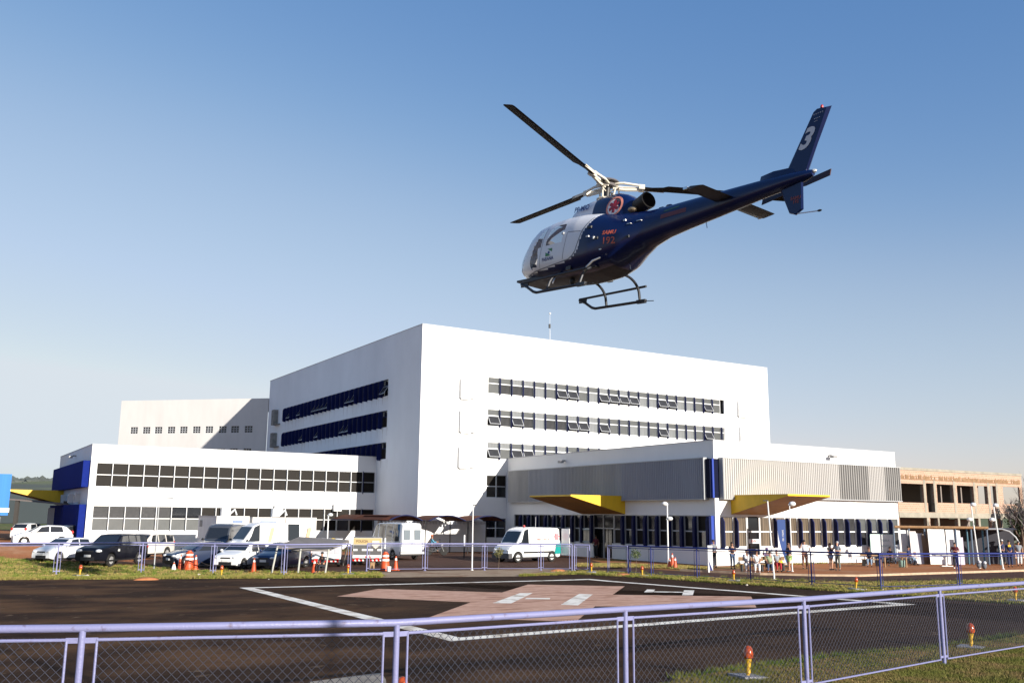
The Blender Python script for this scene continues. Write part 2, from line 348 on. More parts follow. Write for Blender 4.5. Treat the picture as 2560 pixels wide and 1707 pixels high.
# turf strips: far side between pad and fence, and the near right corner
def off(poly, d):   # push depthwise
    return [(x+sw*d, y+cw*d) for x, y in poly]
strip_r = farL[3:] + [tuple(eR)[:2]]
backR = G2((2560, 1446), (2300, 1452), (2100, 1452), (1900, 1447), (1740, 1440), (1560, 1430), (1450, 1424))
turf_far_right = sheet('turf', [farL[2]]+strip_r+[backR[0]]+backR[1:], .006, TURF)
backL = G2((956, 1430), (700, 1428), (560, 1426), (420, 1420), (250, 1408), (110, 1400), (0, 1394))
bl0 = Vector((*backL[-1], 0)); bl1 = bl0+(bl0-Vector((*backL[-2], 0))).normalized()*35
turf_far_left = sheet('turf', [tuple(extL)[:2]]+farL[:2]+backL+[tuple(bl1)[:2]], .006, TURF)
TURFN = mix_mat('worn_turf_near', [((.10, .10, .028), (.15, .13, .05), 1, 0, 1, (1, 1, 1)), ((.22, .14, .075), (.17, .12, .06), .7, .50, .62, (1, 1, 1)), ((.06, .09, .02), (.09, .11, .025), 1.1, .54, .66, (1, 1, 1))], bump=.9, bscale=14)
turf_near = sheet('turf', [tuple(eR2)[:2]]+nearR+[tuple(ext)[:2], W2(-6, -8), W2(40, -8), W2(60, 30)], .02, TURFN)
turf_lawn = sheet('turf', G2((1455, 1408), (1560, 1405), (1660, 1412), (1660, 1420), (1560, 1418), (1455, 1416)), .006, TURF)
turf_a = sheet('turf', G2((1830, 1400), (2010, 1392), (2200, 1388), (2200, 1400), (2010, 1407), (1830, 1414)), .006, TURF)
turf_b = sheet('turf', G2((380, 1362), (560, 1366), (900, 1372), (900, 1377), (560, 1386), (380, 1382)), .006, TURF)
apron = sheet('driveway_apron', [farL[1], farL[2], farL[3]]+G2((1440, 1424), (1330, 1421), (1200, 1424), (1060, 1427), (956, 1430)), .004, DUST)
carpark = sheet('car_park', G2((1440, 1424), (1330, 1421), (1200, 1424), (1060, 1427), (956, 1430), (700, 1428), (430, 1422), (330, 1402), (420, 1392), (700, 1392), (900, 1386), (980, 1381), (1240, 1382), (1450, 1392), (1560, 1420)), .004, ROADM)
road = sheet('road', G2((1440, 1424), (1600, 1433), (1740, 1440), (1900, 1447), (2100, 1452), (2300, 1452), (2560, 1446), (2560, 1428), (2400, 1433), (2150, 1441), (1900, 1437), (1700, 1427), (1560, 1417)), .004, ROADM)
KERBM = mat('dusty_kerb', (.50, .36, .24), .9, var=.35, scale=3)
kp = G2((1700, 1426.5), (1900, 1436.5), (2040, 1440), (2150, 1440.5), (2400, 1432.5), (2560, 1427.5), (2700, 1420))
kb = MB()
for a, b in zip(kp, kp[1:]):
    A, B = Vector((*a, 0)), Vector((*b, 0)); t = (B-A).normalized(); nn = Vector((-t.y, t.x, 0))
    kb.add([A+Vector((0, 0, -.05)), B+Vector((0, 0, -.05)), B+nn*.22+Vector((0, 0, -.05)), A+nn*.22+Vector((0, 0, -.05)), A+Vector((0, 0, .11)), B+Vector((0, 0, .11)), B+nn*.22+Vector((0, 0, .11)), A+nn*.22+Vector((0, 0, .11))],
           [(0, 3, 2, 1), (4, 5, 6, 7), (0, 1, 5, 4), (1, 2, 6, 5), (2, 3, 7, 6), (3, 0, 4, 7)])
tag(kb.build('kerb', KERBM), kind='structure')
# painted marks on the pad
MARK = mat('worn_white_paint', (.86, .81, .70), .8, var=.25, scale=1.6, thr=(.36, .52), col2=(.45, .37, .28))
PINK = mix_mat('faded_red_paint', [((.60, .38, .28), (.52, .31, .22), 1, 0, 1, (1, 1, 1)), ((.33, .17, .11), (.42, .24, .16), .7, .50, .66, (1, 3, 1))], bump=.2, bscale=25)
def band(name, pts_px, w, m, dz, closed=True):
    P = [Vector(gp(*p)) for p in pts_px]; c = sum(P, Vector())/len(P); out = []
    for i, p in enumerate(P):
        out.append(p)
    inner = []
    for i in range(len(P)):
        a, b, d = P[i-1], P[i], P[(i+1) % len(P)]
        t1 = (b-a); t2 = (d-b); t1.z = t2.z = 0; t1.normalize(); t2.normalize()
        n1 = Vector((-t1.y, t1.x, 0)); n2 = Vector((-t2.y, t2.x, 0))
        if n1.dot(c-b) < 0: n1 = -n1
        if n2.dot(c-b) < 0: n2 = -n2
        inner.append(b+(n1+n2)*(w/(1+n1.dot(n2))))
    mb = MB(); n = len(P)
    z = lambda v: (v.x, v.y, gz(v.x, v.y)+dz)
    K = 12
    for i in range(n):
        j = (i+1) % n
        for k in range(K):
            s0, s1 = k/K, (k+1)/K
            mb.add([z(P[i].lerp(P[j], s0)), z(P[i].lerp(P[j], s1)), z(inner[i].lerp(inner[j], s1)), z(inner[i].lerp(inner[j], s0))], [(0, 1, 2, 3)])
    o = mb.build(name, m); tag(o, kind='structure'); return o
band('painted_square', [(598, 1468.5), (1474, 1446.5), (2290, 1510.5), (1127, 1602.5)], .5, MARK, .007)
# faded cross: five corners seen, the rest behind the rail
cross = [(840, 1491), (946, 1471), (1250, 1480.5), (1318, 1460.5), (1562, 1464), (1532, 1485.5), (1878, 1490.5), (1892, 1518), (1560, 1527), (1486, 1514), (1440, 1555), (1100, 1548), (1068, 1542), (1178, 1505)]
cross = [(842, 1490), (946, 1471.5), (1255, 1480.5), (1320, 1460.5), (1562, 1465), (1532, 1486), (1878, 1490.5), (1891, 1518), (1488, 1515), (1440, 1553), (1072, 1543), (1177, 1505)]
tag(sheet('painted_cross', G2(*cross), .006, PINK), kind='structure')
for q in ([(1232, 1507), (1300, 1482), (1332, 1482), (1278, 1508)], [(1402, 1511), (1448, 1484), (1482, 1485.5), (1445, 1513)], [(1316, 1494), (1376, 1494.5), (1374, 1497.5), (1312, 1497)]):
    tag(sheet('painted_mark', G2(*q), .009, MARK), kind='structure')
hm = MB()
for q in ([(1610, 1480), (1618, 1472.5), (1638, 1473), (1632, 1480)], [(1705, 1487.5), (1710, 1475), (1736, 1475.5), (1732, 1487.5)], [(1632, 1477.5), (1634, 1479.8), (1707, 1481), (1708, 1479)]):
    P_ = [gp(*p) for p in q]; hm.add([(p.x, p.y, gz(p.x, p.y)+.0085) for p in P_], [(0, 1, 2, 3)])
tag(hm.build('painted_letter', MARK), kind='structure')
# ---------------------------------------------------------------- buildings
def fin(P, a, z0, z1, proj, th, parent, m, arch=True, axis='v', d0=-.02):
    key = ('fin', axis, round(z1-z0, 2), proj, th, m.name)
    if key not in WCACHE:
        mb = MB(); h = z1-z0; pts = [(0, 0), (proj*.75, 0), (proj, .12)]
        if arch:
            pts += [(proj, h-proj*.85)]+[(proj*math.cos(t), h-proj*.85+proj*.85*math.sin(t)) for t in (.4, .8, 1.2)]+[(0, h)]
        else: pts += [(proj, h-.3), (proj*.5, h), (0, h)]
        if axis == 'v': mb.prism(pts, lambda a_, b_, d_: (d_, d0-a_, b_), -th/2, th/2)
        else: mb.prism(pts, lambda a_, b_, d_: (d0-a_, d_, b_), -th/2, th/2)
        WCACHE[key] = mb.mesh('sun_fin', m)
    o = bpy.data.objects.new('sun_fin', WCACHE[key]); COL.objects.link(o); o.parent = parent; o.location = P(a, z0, 0); return o
def shell(mb, P, x0, x1, y0, y1, z, org): pass
# --- main block
UM, VM, UE, VE, ZT = 36.47, 74.56, 80.25, 118.95, 20.1
main = thing('hospital_building', 'tall white block with rows of windows and a blind shaded gable, the highest building', 'building', (UM, VM, 0))
org = (UM, VM)
Pv = fac('v', VM, org); Pu = fac('u', UM, org)
bands = [(14.35, 15.9), (11.33, 12.9), (8.32, 9.85)]
A0 = 43.37; PITCH = 1.279
mb = MB()
holes = [(A0-.02, A0+PITCH*23.45, a, b) for a, b in bands]+[(43.36, 45.5, 4.8, 6.85), (43.36, 45.5, 1.2, 2.95)]
wall_holes(mb, Pv, UM, UE, 0, ZT, holes, .2)
w2 = MB(); LB = [(14.35, 15.95), (11.35, 12.95), (8.35, 9.92)]
wall_holes(w2, Pu, VM, VE, 0, ZT, [(81.66, 81.66+1.262*24, a, b) for a, b in LB], .2)
mb.box(0, UE-UM, .25, .3, 0, .01)
mb.add([(UE-UM, 0, 0), (UE-UM, VE-VM, 0), (UE-UM, VE-VM, ZT), (UE-UM, 0, ZT), (0, VE-VM, 0), (0, VE-VM, ZT)], [(0, 1, 2, 3), (1, 4, 5, 2)])
random.seed(77); w2.mi = 1
for z0, z1 in LB:
    for k in range(25):
        for q in range(2):
            a_ = 81.66+1.262*k+random.uniform(-.35, .2); hh = random.uniform(.25, 1.25); ww = random.uniform(.03, .09)
            w2.add([Pu(a_-ww/2, z0-.01, -.003), Pu(a_+ww/2, z0-.01, -.003), Pu(a_+ww/5, z0-hh, -.003), Pu(a_-ww/5, z0-hh, -.003)], [(0, 1, 2, 3)])
mb.build('wall', WHITE, main); w2.build('wall', [STAIN_SHADE, mat('rain_stain', (.50, .50, .50), .9)], main, label='shaded side wall with dark streaks')
r = MB(); r.box(.3, UE-UM-.3, .3, VE-VM-.3, ZT-.6, ZT-.4); r.build('roof', ROOF, main)
cp = MB(); H_ = VE-VM; L_ = UE-UM
for x0, x1, y0, y1 in ((-.03, L_+.03, -.03, .25), (-.03, .25, .25, H_+.03), (L_-.25, L_+.03, .25, H_+.03)): cp.box(x0, x1, y0, y1, ZT, ZT+.05)
cp.build('coping', mat('grey_coping', (.45, .46, .48), .7), main)
core = MB(); core.box(.45, L_-.4, .45, H_-.4, .1, ZT-1); core.build('core', DARKIN, main)
random.seed(21)
opens = {0: {6, 7, 10, 11, 12, 13, 16, 17, 21}, 1: {0, 2, 7, 8, 10, 16, 21}, 2: {0, 2, 3, 6, 7}}
for bi, (z0, z1) in enumerate(bands):
    for k in range(24):
        w = PITCH-.01 if k < 23 else PITCH*.4
        pm = random.choice([GL_GREY, GL_GREY, GL_PALE, GL_MID]) if k % 5 != 4 else GL_PALE
        if bi == 0 and k == 23: continue
        window(main, 'v', Pv, A0+PITCH*k, z0, z1, w, GL_GREY if random.random() < .75 else GL_PALE, pm, .62, k in opens[bi])
        if k: fin(Pv, A0+PITCH*k, z0-.1, z1, .16, .07, main, NAVY, False)
for z0, z1, m1 in ((4.8, 6.85, GL_BROWN), (1.2, 2.95, GL_DARK)):
    for k in range(2): window(main, 'v', Pv, 43.36+1.07*k, z0, z1, 1.07, m1, GL_DARK, .5, frame_m=FRAME if k == 0 else GREYF)
random.seed(5)
for bi, (z0, z1) in enumerate(LB):
    for k in range(24):
        op = (bi == 0 and k in (0, 6, 7, 12, 13, 14, 15, 19, 22)) or (bi == 1 and k in (7, 8, 14, 18))
        if bi == 2 and k > 13: continue
        window(main, 'u', Pu, 81.66+1.262*k, z0, z1, 1.262, GL_DARK, GL_BROWN, .62, op, frame_m=NAVY)
        fin(Pu, 81.66+1.262*k+1.19, z0-.12, z1-.02, .40, .07, main, BLUFIN, True, 'u')
for x0, x1, z0, z1 in ((40.4, 41.95, 13.67, 15.43), (40.4, 41.97, 10.6, 12.5), (40.35, 41.97, 7.4, 9.2), (75.3, 77.1, 14.25, 15.9), (75.45, 77.2, 11.2, 13.05)):
    b = MB(); fbox(b, Pv, x0, x1, z0, z1, -.30, .05); fbox(b, Pv, x0+.1, x1-.5, z0-.12, z0, -.22, -.02); b.build('duct_box', WHITE, main)
for z0, z1 in ((14.1, 16.0), (11.3, 13.1)):
    b = MB(); fbox(b, Pu, 114.9, 115.9, z0, z1, -.55, .05); fbox(b, Pu, 113.9, 114.9, z0, z0+.12, -.5, 0); b.build('duct_box', mat('dull_grey_box', (.24, .24, .23), .8, var=.4, scale=2), main)
an = thing('roof_antenna', 'thin lightning rod mast on the roof of the tall white block', 'antenna', (56.67-.3, VM+9, ZT-.4))
a = MB(); a.tube([(0, 0, 0), (0, 0, 3.6)], [.05, .035], 6); a.build('mast', STEEL, an)
a = MB(); a.blob((0, 0, 5.45), .14); a.tube([(0, 0, 3.6), (0, 0, 5.35)], .018, 5); a.build('lamp_globe', FRAME, an)
a = MB(); a.box(-.12, .05, -.08, .08, 3.8, 4.25); a.build('sensor_box', BLACK, an)
# --- left wing
UW, VW, ZW = 11.21, 83.8, 8.62
wing = thing('hospital_wing', 'long two storey white wing with a blue panelled end, left of the tall block', 'building', (UW, VW, 0))
org = (UW, VW); Pv = fac('v', VW, org); Pu = fac('u', UW, org)
mb = MB(); wall_holes(mb, Pv, UW, UM, 0, ZW, [(11.66, 36.38, 5.2, 7.15), (11.66, 36.38, 1.65, 3.66)], .18)
wall_holes(mb, Pu, VW, 105.5, 0, ZW, [(90, 92.4, 0, 2.2)], .3)
mb.add([(UM-UW, 0, ZW), (UM-UW, 0, 0), (UM-UW, 21.7, 0), (UM-UW, 21.7, ZW), (0, 21.7, 0), (0, 21.7, ZW)], [(2, 4, 5, 3)])
mb.build('wall', WHITE, wing)
r = MB(); r.box(.2, UM-UW, .2, 21.6, ZW-.4, ZW-.3); r.build('roof', ROOF, wing)
c = MB(); c.box(-.03, UM-UW-.01, -.03, .2, ZW, ZW+.05); c.box(-.03, .2, .2, 21.7, ZW, ZW+.05); c.build('coping', MATS['grey_coping'], wing)
c = MB(); c.box(.5, UM-UW-.1, .4, 21, .1, ZW-.6); c.build('core', DARKIN, wing)
for z0, z1, row in ((5.2, 7.15, 0), (1.65, 3.66, 1)):
    for k in range(20):
        a_ = 11.66+1.236*k
        if row == 0: pm, pl = GL_BROWN, GL_BROWN
        elif k < 5: pm, pl = GL_MID, GL_GREY
        elif k < 7: pm, pl = GL_DARK, GL_GREY
        else: pm, pl = GL_BROWN, (GL_DARK if k in (9, 17) else GL_BROWN)
        window(wing, 'v', Pv, a_, z0, z1, 1.236, pm, pl, .5, frame_m=FRAME if a_ < 34.5 else GREYF, fr=.04)
        mm = MB()
    for k in range(1, 20): pass
WMULL = MB()
for k in range(21):
    a_ = 11.66+1.236*k
for z0, z1 in ((5.08, 7.2), (1.55, 3.7)):
    for k in range(0, 20):
        fin(Pv, 11.66+1.236*k, z0, z1, .12, .05, wing, FRAME if 11.66+1.236*k < 34.5 else NAVY, False)
for y0, y1, z0, z1 in ((84.05, 105.3, 5.15, 7.3), (84.05, 105.3, 0, 3.75)):
    b = MB(); fbox(b, Pu, y0, y1, z0, z1, -.55, .02)
    b.build('blue_cladding', BLUE, wing)
for k, yv in enumerate((88.3, 92.5, 97.6)):
    b = MB(); fbox(b, Pu, yv, yv+.9, 3.95, 4.7, -.40, 0); o_ = b.build('air_conditioner', FRAME, wing)
    g = MB(); g.lathe([(.0, 0), (.27, 0), (.27, .03), (0, .03)], (-.43, yv+.45-VW, 4.33), 14, 'x'); g.build('fan_grille', GREYF, o_)
for px, py, zz in ((841, 1269, 0), (563, 1277, 0), (694, 1272, 0)):
    p = onv(px, py, VW); b = MB(); fbox(b, Pv, p.x-.38, p.x+.38, p.z-.3, p.z+.32, -.38, 0); o_ = b.build('air_conditioner', FRAME, wing)
    g = MB(); g.lathe([(0, 0), (.22, 0), (.22, .03), (0, .03)], (p.x-UW+.06, -.41, p.z), 14, 'y'); g.build('fan_grille', GREYF, o_)
def floodlight(parent, P, a, z, axis):
    m = MB(); fbox(m, P, a-.05, a+.05, z-.02, z+.1, -.3, .02); fbox(m, P, a-.22, a+.22, z-.16, z+.02, -.62, -.3); m.build('floodlight', mat('floodlight_grey', (.25, .25, .25), .5), parent)
floodlight(wing, Pu, 93.5, 8.1, 'u')
# yellow wedge canopies
def wedge(parent, P, a0, a1, proj, zb=3.38, zt=4.75, thin=.12):
    m = MB(); q = [P(a0, zb, 0), P(a1, zb, 0), P(a1, zt, 0), P(a0, zt, 0), P(a0, zt, -proj), P(a1, zt, -proj), P(a0, zt-thin, -proj), P(a1, zt-thin, -proj)]
    m.add(q, [(0, 3, 4, 6), (1, 7, 5, 2), (3, 2, 5, 4), (4, 5, 7, 6), (0, 1, 2, 3)])
    o = m.build('entrance_canopy', YEL, parent)
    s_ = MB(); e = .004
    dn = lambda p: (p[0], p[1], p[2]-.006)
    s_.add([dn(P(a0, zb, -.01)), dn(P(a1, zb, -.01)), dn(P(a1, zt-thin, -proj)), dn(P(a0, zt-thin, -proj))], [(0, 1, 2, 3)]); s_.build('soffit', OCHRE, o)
    return o
wedge(wing, Pu, 100, 105.4, 4.7, 3.85, 5.15)
# --- rear block, turned a little
pr = onu(671, 995.5, UM-.0); ZB = pr.z
pl_ = onz(304.2, 1001.7, ZB)
rear = thing('rear_block', 'plain cream white block with one row of small square windows behind the long wing', 'building', (pl_.x, pl_.y, 0))
A = Vector((pl_.x, pl_.y, 0)); B = Vector((pr.x, pr.y-.2, 0)); t = (B-A).normalized(); nn = Vector((-t.y, t.x, 0))
if nn.y < 0: nn = -nn
LR = (B-A).length
PR = lambda a, z, d: tuple(t*a+nn*d+Vector((0, 0, z)))
ra = [Vector(onz(240+x/4.127, 780+1215/4.127, 3.1)) for x in (392,)]
def alongrear(px, py):
    rr = ray(px, py); k = (A-C0).dot(nn)/rr.dot(nn); p = C0+rr*k; return (p-A).dot(t), p.z
wx = [alongrear(240+x/4.127, 780+1215/4.127)[0] for x in (392, 520, 643, 776, 903, 1036, 1166, 1305, 1433, 1573)]
zt_, zb_ = alongrear(240+776/4.127, 780+1182/4.127)[1], alongrear(240+776/4.127, 780+1250/4.127)[1]
z2t = alongrear(240+1433/4.127, 780+1406/4.127)[1]
holes = [(x-.55, x+.55, zb_, zt_) for x in wx]+[(x-.55, x+.55, z2t-1.6, z2t) for x in wx]
m = MB(); wall_holes(m, PR, 0, LR, 0, ZB, holes, .18); 
ch = 2.2; tl = -t*.9+nn*ch
m.add([Vector((0, 0, 0)), tl, tl+Vector((0, 0, ZB)), Vector((0, 0, ZB)), nn*16, nn*16+Vector((0, 0, ZB))], [(0, 1, 2, 3), (1, 4, 5, 2)])
m.build('wall', BACKW, rear)
m = MB(); m.add([PR(0, ZB-.05, 0), PR(LR, ZB-.05, 0), PR(LR, ZB-.05, 15), PR(0, ZB-.05, 15)], [(0, 1, 2, 3)]); m.build('roof', ROOF, rear)
for x in wx:
    for z0, z1 in ((zb_, zt_), (z2t-1.6, z2t)):
        f = MB(); q = lambda a0, a1, b0, b1, d0, d1: f.add([PR(a0, b0, d0), PR(a1, b0, d0), PR(a1, b1, d0), PR(a0, b1, d0), PR(a0, b0, d1), PR(a1, b0, d1), PR(a1, b1, d1), PR(a0, b1, d1)], [(0, 3, 2, 1), (4, 5, 6, 7), (0, 1, 5, 4), (1, 2, 6, 5), (2, 3, 7, 6), (3, 0, 4, 7)])
        for k in range(4): xx = x-.55+k*1.1/3; q(xx-.03, xx+.03, z0, z1, .06, .1)
        for k in range(4): zz = z0+k*(z1-z0)/3; q(x-.55, x+.55, zz-.03, zz+.03, .065, .095)
        fo = f.build('window', mat('grille_paint', (.42, .43, .45), .6), rear); g = MB(); g.add([PR(x-.55, z0, .12), PR(x+.55, z0, .12), PR(x+.55, z1, .12), PR(x-.55, z1, .12)], [(0, 1, 2, 3)]); g.build('pane', GL_DARK, fo)
# --- right block with corrugated cladding
UB, VB, UR, ZR = 45.58, 47.49, 65.07, 8.4
front = thing('entrance_block', 'low white block with corrugated grey cladding and two yellow wedge canopies', 'building', (UB, VB, 0))
org = (UB, VB); Pv = fac('v', VB, org); Pu = fac('u', UB, org)
m = MB(); wall_holes(m, Pv, UB, UR, 0, ZR, [(46.0, 65.0, 1.22, 3.27), (48.45, 49.75, 0, 1.22)], .2)
wall_holes(m, Pu, VB, VM, 0, ZR, [(48.0, 73.3, 1.15, 3.33), (58.9, 61.3, 0, 1.15)], .2)
m.add([(UR-UB, 0, 0), (UR-UB, VM-VB, 0), (UR-UB, VM-VB, ZR), (UR-UB, 0, ZR)], [(0, 1, 2, 3)])
m.build('wall', WHITE, front)
m = MB(); m.box(.2, UR-UB-.1, .2, VM-VB, ZR-.4, ZR-.3); m.build('roof', ROOF, front)
c = MB(); c.box(-.03, UR-UB+.03, -.03, .2, ZR, ZR+.05); c.box(-.03, .2, .2, VM-VB, ZR, ZR+.05); c.build('coping', MATS['grey_coping'], front)
m = MB(); m.box(1.2, UR-UB-.3, 1.2, VM-VB-.1, .05, ZR-.7); m.build('core', DARKIN, front)
def corrug(P, a0, a1, z0, z1, d, pitch, amp, mt, name, parent, label=None):
    m = MB(); n = max(2, int(round((a1-a0)/pitch))); pp = (a1-a0)/n; pts = []
    for k in range(n):
        x = a0+k*pp; pts += [(x, d), (x+pp*.18, d-amp), (x+pp*.5, d-amp), (x+pp*.68, d)]
    pts.append((a1, d))
    for (x0, e0), (x1, e1) in zip(pts, pts[1:]): m.add([P(x0, z0, e0), P(x1, z0, e1), P(x1, z1, e1), P(x0, z1, e0)], [(0, 1, 2, 3)])
    o = m.build(name, mt, parent, fix=False); 
    if label: o['label'] = label
    return o
fr_ = MB(); fbox(fr_, Pv, 46.06, UR+.1, 7.19, 7.25, -.42, 0); fbox(fr_, Pv, 47.3, UR+.1, 4.55, 4.62, -.40, 0); fbox(fr_, Pv, 46.06, 47.28, 4.40, 4.44, -.40, 0)
fbox(fr_, Pu, 48.1, 73.8, 7.19, 7.25, -.42, 0); fbox(fr_, Pu, 48.1, 73.8, 4.38, 4.44, -.40, 0); fbox(fr_, Pu, 48.04, 48.1, 4.38, 7.25, -.45, 0); fbox(fr_, Pv, 46.02, 46.06, 4.4, 7.25, -.42, 0)
fr_.build('cladding_frame', GREYF, front)
corrug(Pv, 46.06, 47.3, 4.44, 7.19, -.35, .2, .07, METAL, 'cladding', front)
corrug(Pv, 47.3, 57.9, 4.62, 7.19, -.35, .2, .07, METAL, 'cladding', front)
corrug(Pv, 57.9, 61.2, 4.62, 7.19, -.30, .26, .12, SLATG, 'cladding', front, 'darker slatted cladding panel')
corrug(Pv, 61.2, 63.2, 4.62, 7.19, -.35, .2, .07, METAL, 'cladding', front)
corrug(Pv, 63.2, UR+.1, 4.62, 7.19, -.30, .26, .12, SLATG, 'cladding', front, 'darker slatted cladding panel')
corrug(Pu, 48.1, 57.2, 4.44, 7.19, -.35, .2, .06, METALG, 'cladding', front); corrug(Pu, 57.2, 70.4, 4.44, 7.19, -.36, .2, .06, mat('mid_grey_corrugated_sheet', (.33, .335, .35), .7, var=.22, scale=.5, stretch=(1, 1, .15)), 'cladding', front)
corrug(Pu, 70.4, 73.8, 4.44, 7.19, -.37, .2, .06, METALH, 'cladding', front)
m = MB(); fbox(m, Pv, UB+.0, UB+.44, 4.5, 7.15, -.02, .02); fbox(m, Pv, UB-.28, UB-.005, 4.5, 7.15, .12, .5); m.mi = 1; fbox(m, Pv, UB-.17, UB-.02, 4.5, 7.15, -.02, .10)
m.build('corner_panel', [mat('shade_blackened_navy', (.002, .004, .022), .6, spec=.1), mat('bright_blue_panel', (.014, .045, .30), .4)], front)  # navy taken near black: the shade of the recess is in its colour
# cladding returns in navy
for k in range(15):
    a_ = 46.0+1.267*k
    if k == 2:   # entrance door
        d = MB(); fbox(d, Pv, a_+.02, a_+.10, 0, 3.27, .02, .14); fbox(d, Pv, a_+1.17, a_+1.25, 0, 3.27, .02, .14); fbox(d, Pv, a_+.10, a_+1.17, 2.2, 2.3, .02, .14); do = d.build('door_frame', FRAME, front)
        d = MB(); fbox(d, Pv, a_+.1, a_+1.17, 0, 2.2, .16, .18); fbox(d, Pv, a_+.1, a_+1.17, 2.3, 3.2, .1, .12); d.build('door', GL_DARK, front)
        d = MB(); fbox(d, Pv, a_+.08, a_+1.15, 1.45, 1.75, -.03, .0); s_ = d.build('door_sign', FRAME, front); lettering('lettering', 'AVISO', .24, mat('red_print', (.6, .02, .02), .6), s_, Pv(a_+.62, 1.6, -.036), (1, 0, 0), (0, 0, 1), .004)
        continue
    window(front, 'v', Pv, a_, 1.22, 3.27, 1.267, CURT if k < 9 else GL_GREY if k > 10 else GL_MID, CURT if k < 9 else GL_MID, .5)
    if k not in (2, 3): fin(Pv, a_+.06, 1.15, 3.2, .34, .09, front, NAVY, False)
for k in range(19):
    a_ = 48.0+1.33*k
    if 8 <= k <= 9:
        d = MB(); fbox(d, Pu, a_+.0, a_+.08, 0, 3.33, .02, .12); fbox(d, Pu, a_+.08, a_+1.33, 2.25, 2.33, .02, .12); d.build('door_frame', GREYF, front)
        d = MB(); fbox(d, Pu, a_+.08, a_+1.33, 0, 2.25, .5, .55); fbox(d, Pu, a_+.08, a_+1.33, 2.33, 3.3, .1, .12); d.build('door', GL_DARK, front); continue
    window(front, 'u', Pu, a_, 1.15, 3.33, 1.33, GL_DARK if k % 3 else GL_BROWN, GL_BROWN if k % 2 else GL_DARK, .5, frame_m=GREYF)
    fin(Pu, a_+.1, 1.1, 3.28, .22, .24, front, NAVY, False, 'u')
d = MB(); fbox(d, Pu, 61.5, 63.1, 1.15, 2.25, -.1, 0); fbox(d, Pu, 61.58, 63.02, 1.25, 2.15, -.11, -.1); d.build('sliding_window', [mat('pale_green_frame', (.5, .58, .57), .5)], front)
d = MB(); fbox(d, Pu, 61.6, 63.0, 1.27, 2.13, -.125, -.112); d.build('sliding_window_pane', GL_DARK, front)
m = MB(); fbox(m, Pu, 47.62, 47.86, 1.1, 3.3, -.26, -.01); 
m.build('corner_post', [mat('bright_blue_panel', (.014, .045, .30), .4)], front)
wedge(front, Pu, 57.2, 62.8, 5.1, 3.38, 4.76); wedge(front, Pv, 47.06, 51.06, 5.1, 3.42, 4.72)
floodlight(front, Pu, 65.2, 7.75, 'u'); floodlight(front, Pv, 57.3, 7.8, 'v')
# --- brick annex under construction
UA, ZA = 65.3, 7.2
annex = thing('brick_annex', 'unfinished two storey brick building with empty window openings, right of the entrance block', 'building', (UA, VB, 0))
BR = bpy.data.materials.new('hollow_brick'); BR.use_nodes = True; n = BR.node_tree; b = n.nodes['Principled BSDF']; b.inputs['Roughness'].default_value = .9
tc = n.nodes.new('ShaderNodeTexCoord'); sx = n.nodes.new('ShaderNodeSeparateXYZ'); cx = n.nodes.new('ShaderNodeCombineXYZ'); bt = n.nodes.new('ShaderNodeTexBrick')
n.links.new(tc.outputs['Object'], sx.inputs[0]); n.links.new(sx.outputs[0], cx.inputs[0]); n.links.new(sx.outputs[2], cx.inputs[1]); n.links.new(cx.outputs[0], bt.inputs[0])
bt.inputs['Color1'].default_value = (.42, .26, .18, 1); bt.inputs['Color2'].default_value = (.345, .205, .14, 1); bt.inputs['Mortar'].default_value = (.40, .32, .25, 1)
bt.inputs['Scale'].default_value = 1; bt.inputs['Brick Width'].default_value = .3; bt.inputs['Row Height'].default_value = .16; bt.inputs['Mortar Size'].default_value = .018
n.links.new(bt.outputs[0], b.inputs['Base Color'])
org = (UA, VB); Pv = fac('v', VB+.12, org)
def E7(x, y): p = onv(2060+x/4.127, 1080+y/4.127, VB+.12); return p.x, p.z
ops = []
for x0, x1, y0, y1 in ((785, 1035, 525, 728), (1050, 1140, 525, 730), (1160, 1343, 535, 730), (1368, 1552, 548, 736), (1578, 1697, 552, 742), (1712, 1785, 552, 742), (1842, 2030, 560, 745)):
    a, z1 = E7(x0, y0); a1, z0 = E7(x1, y1); ops.append((a, a1, z0, z1))
lows = []
for x0, x1 in ((780, 1060), (1095, 1172), (1190, 1380), (1400, 1590), (1612, 1725), (1760, 1820), (1842, 2060)):
    a, z1 = E7(x0, 890); a1, _ = E7(x1, 890); lows.append((a, a1, .4, 3.36))
UA1 = 82.75
m = MB(); wall_holes(m, Pv, UA, UA1, 0, ZA, ops+lows+[(ops[1][0]+.1, ops[1][1]+.15, 3.8, ops[1][2])], .14)

m.build('wall', BR, annex)
m = MB(); fbox(m, Pv, UA, UA1, 3.36, 3.78, -.03, 6); fbox(m, Pv, UA, UA1+.02, 7.1, 7.3, -.05, 7.5)
cols = [o_[1]+.02 for o_ in ops[:-1]]
for o0, o1 in zip(ops, ops[1:]): fbox(m, Pv, o0[1]+.01, min(o1[0], o0[1]+.3)-.01, 3.8, 6.5, -.02, .3)
for o0, o1 in zip(lows, lows[1:]): fbox(m, Pv, o0[1]+.01, min(o1[0], o0[1]+.3)-.01, 0, 3.35, -.02, .3)
m.build('concrete_frame', mat('annex_concrete', (.33, .30, .24), .9, var=.35, scale=1.5), annex)
m = MB(); fbox(m, Pv, UA, UA1-3.2, .1, 7.0, 5.2, 5.4); fbox(m, Pv, UA1-3.2, UA1, .1, 3.3, 5.2, 5.4)
for k, o_ in enumerate(ops[:-1]): 
    if k in (0, 2, 3, 4): fbox(m, Pv, o_[0]+(.5 if k == 0 else .55*(o_[1]-o_[0])), o_[0]+(.7 if k == 0 else .55*(o_[1]-o_[0])+.15), 3.8, 7.0, .5, 5.1)
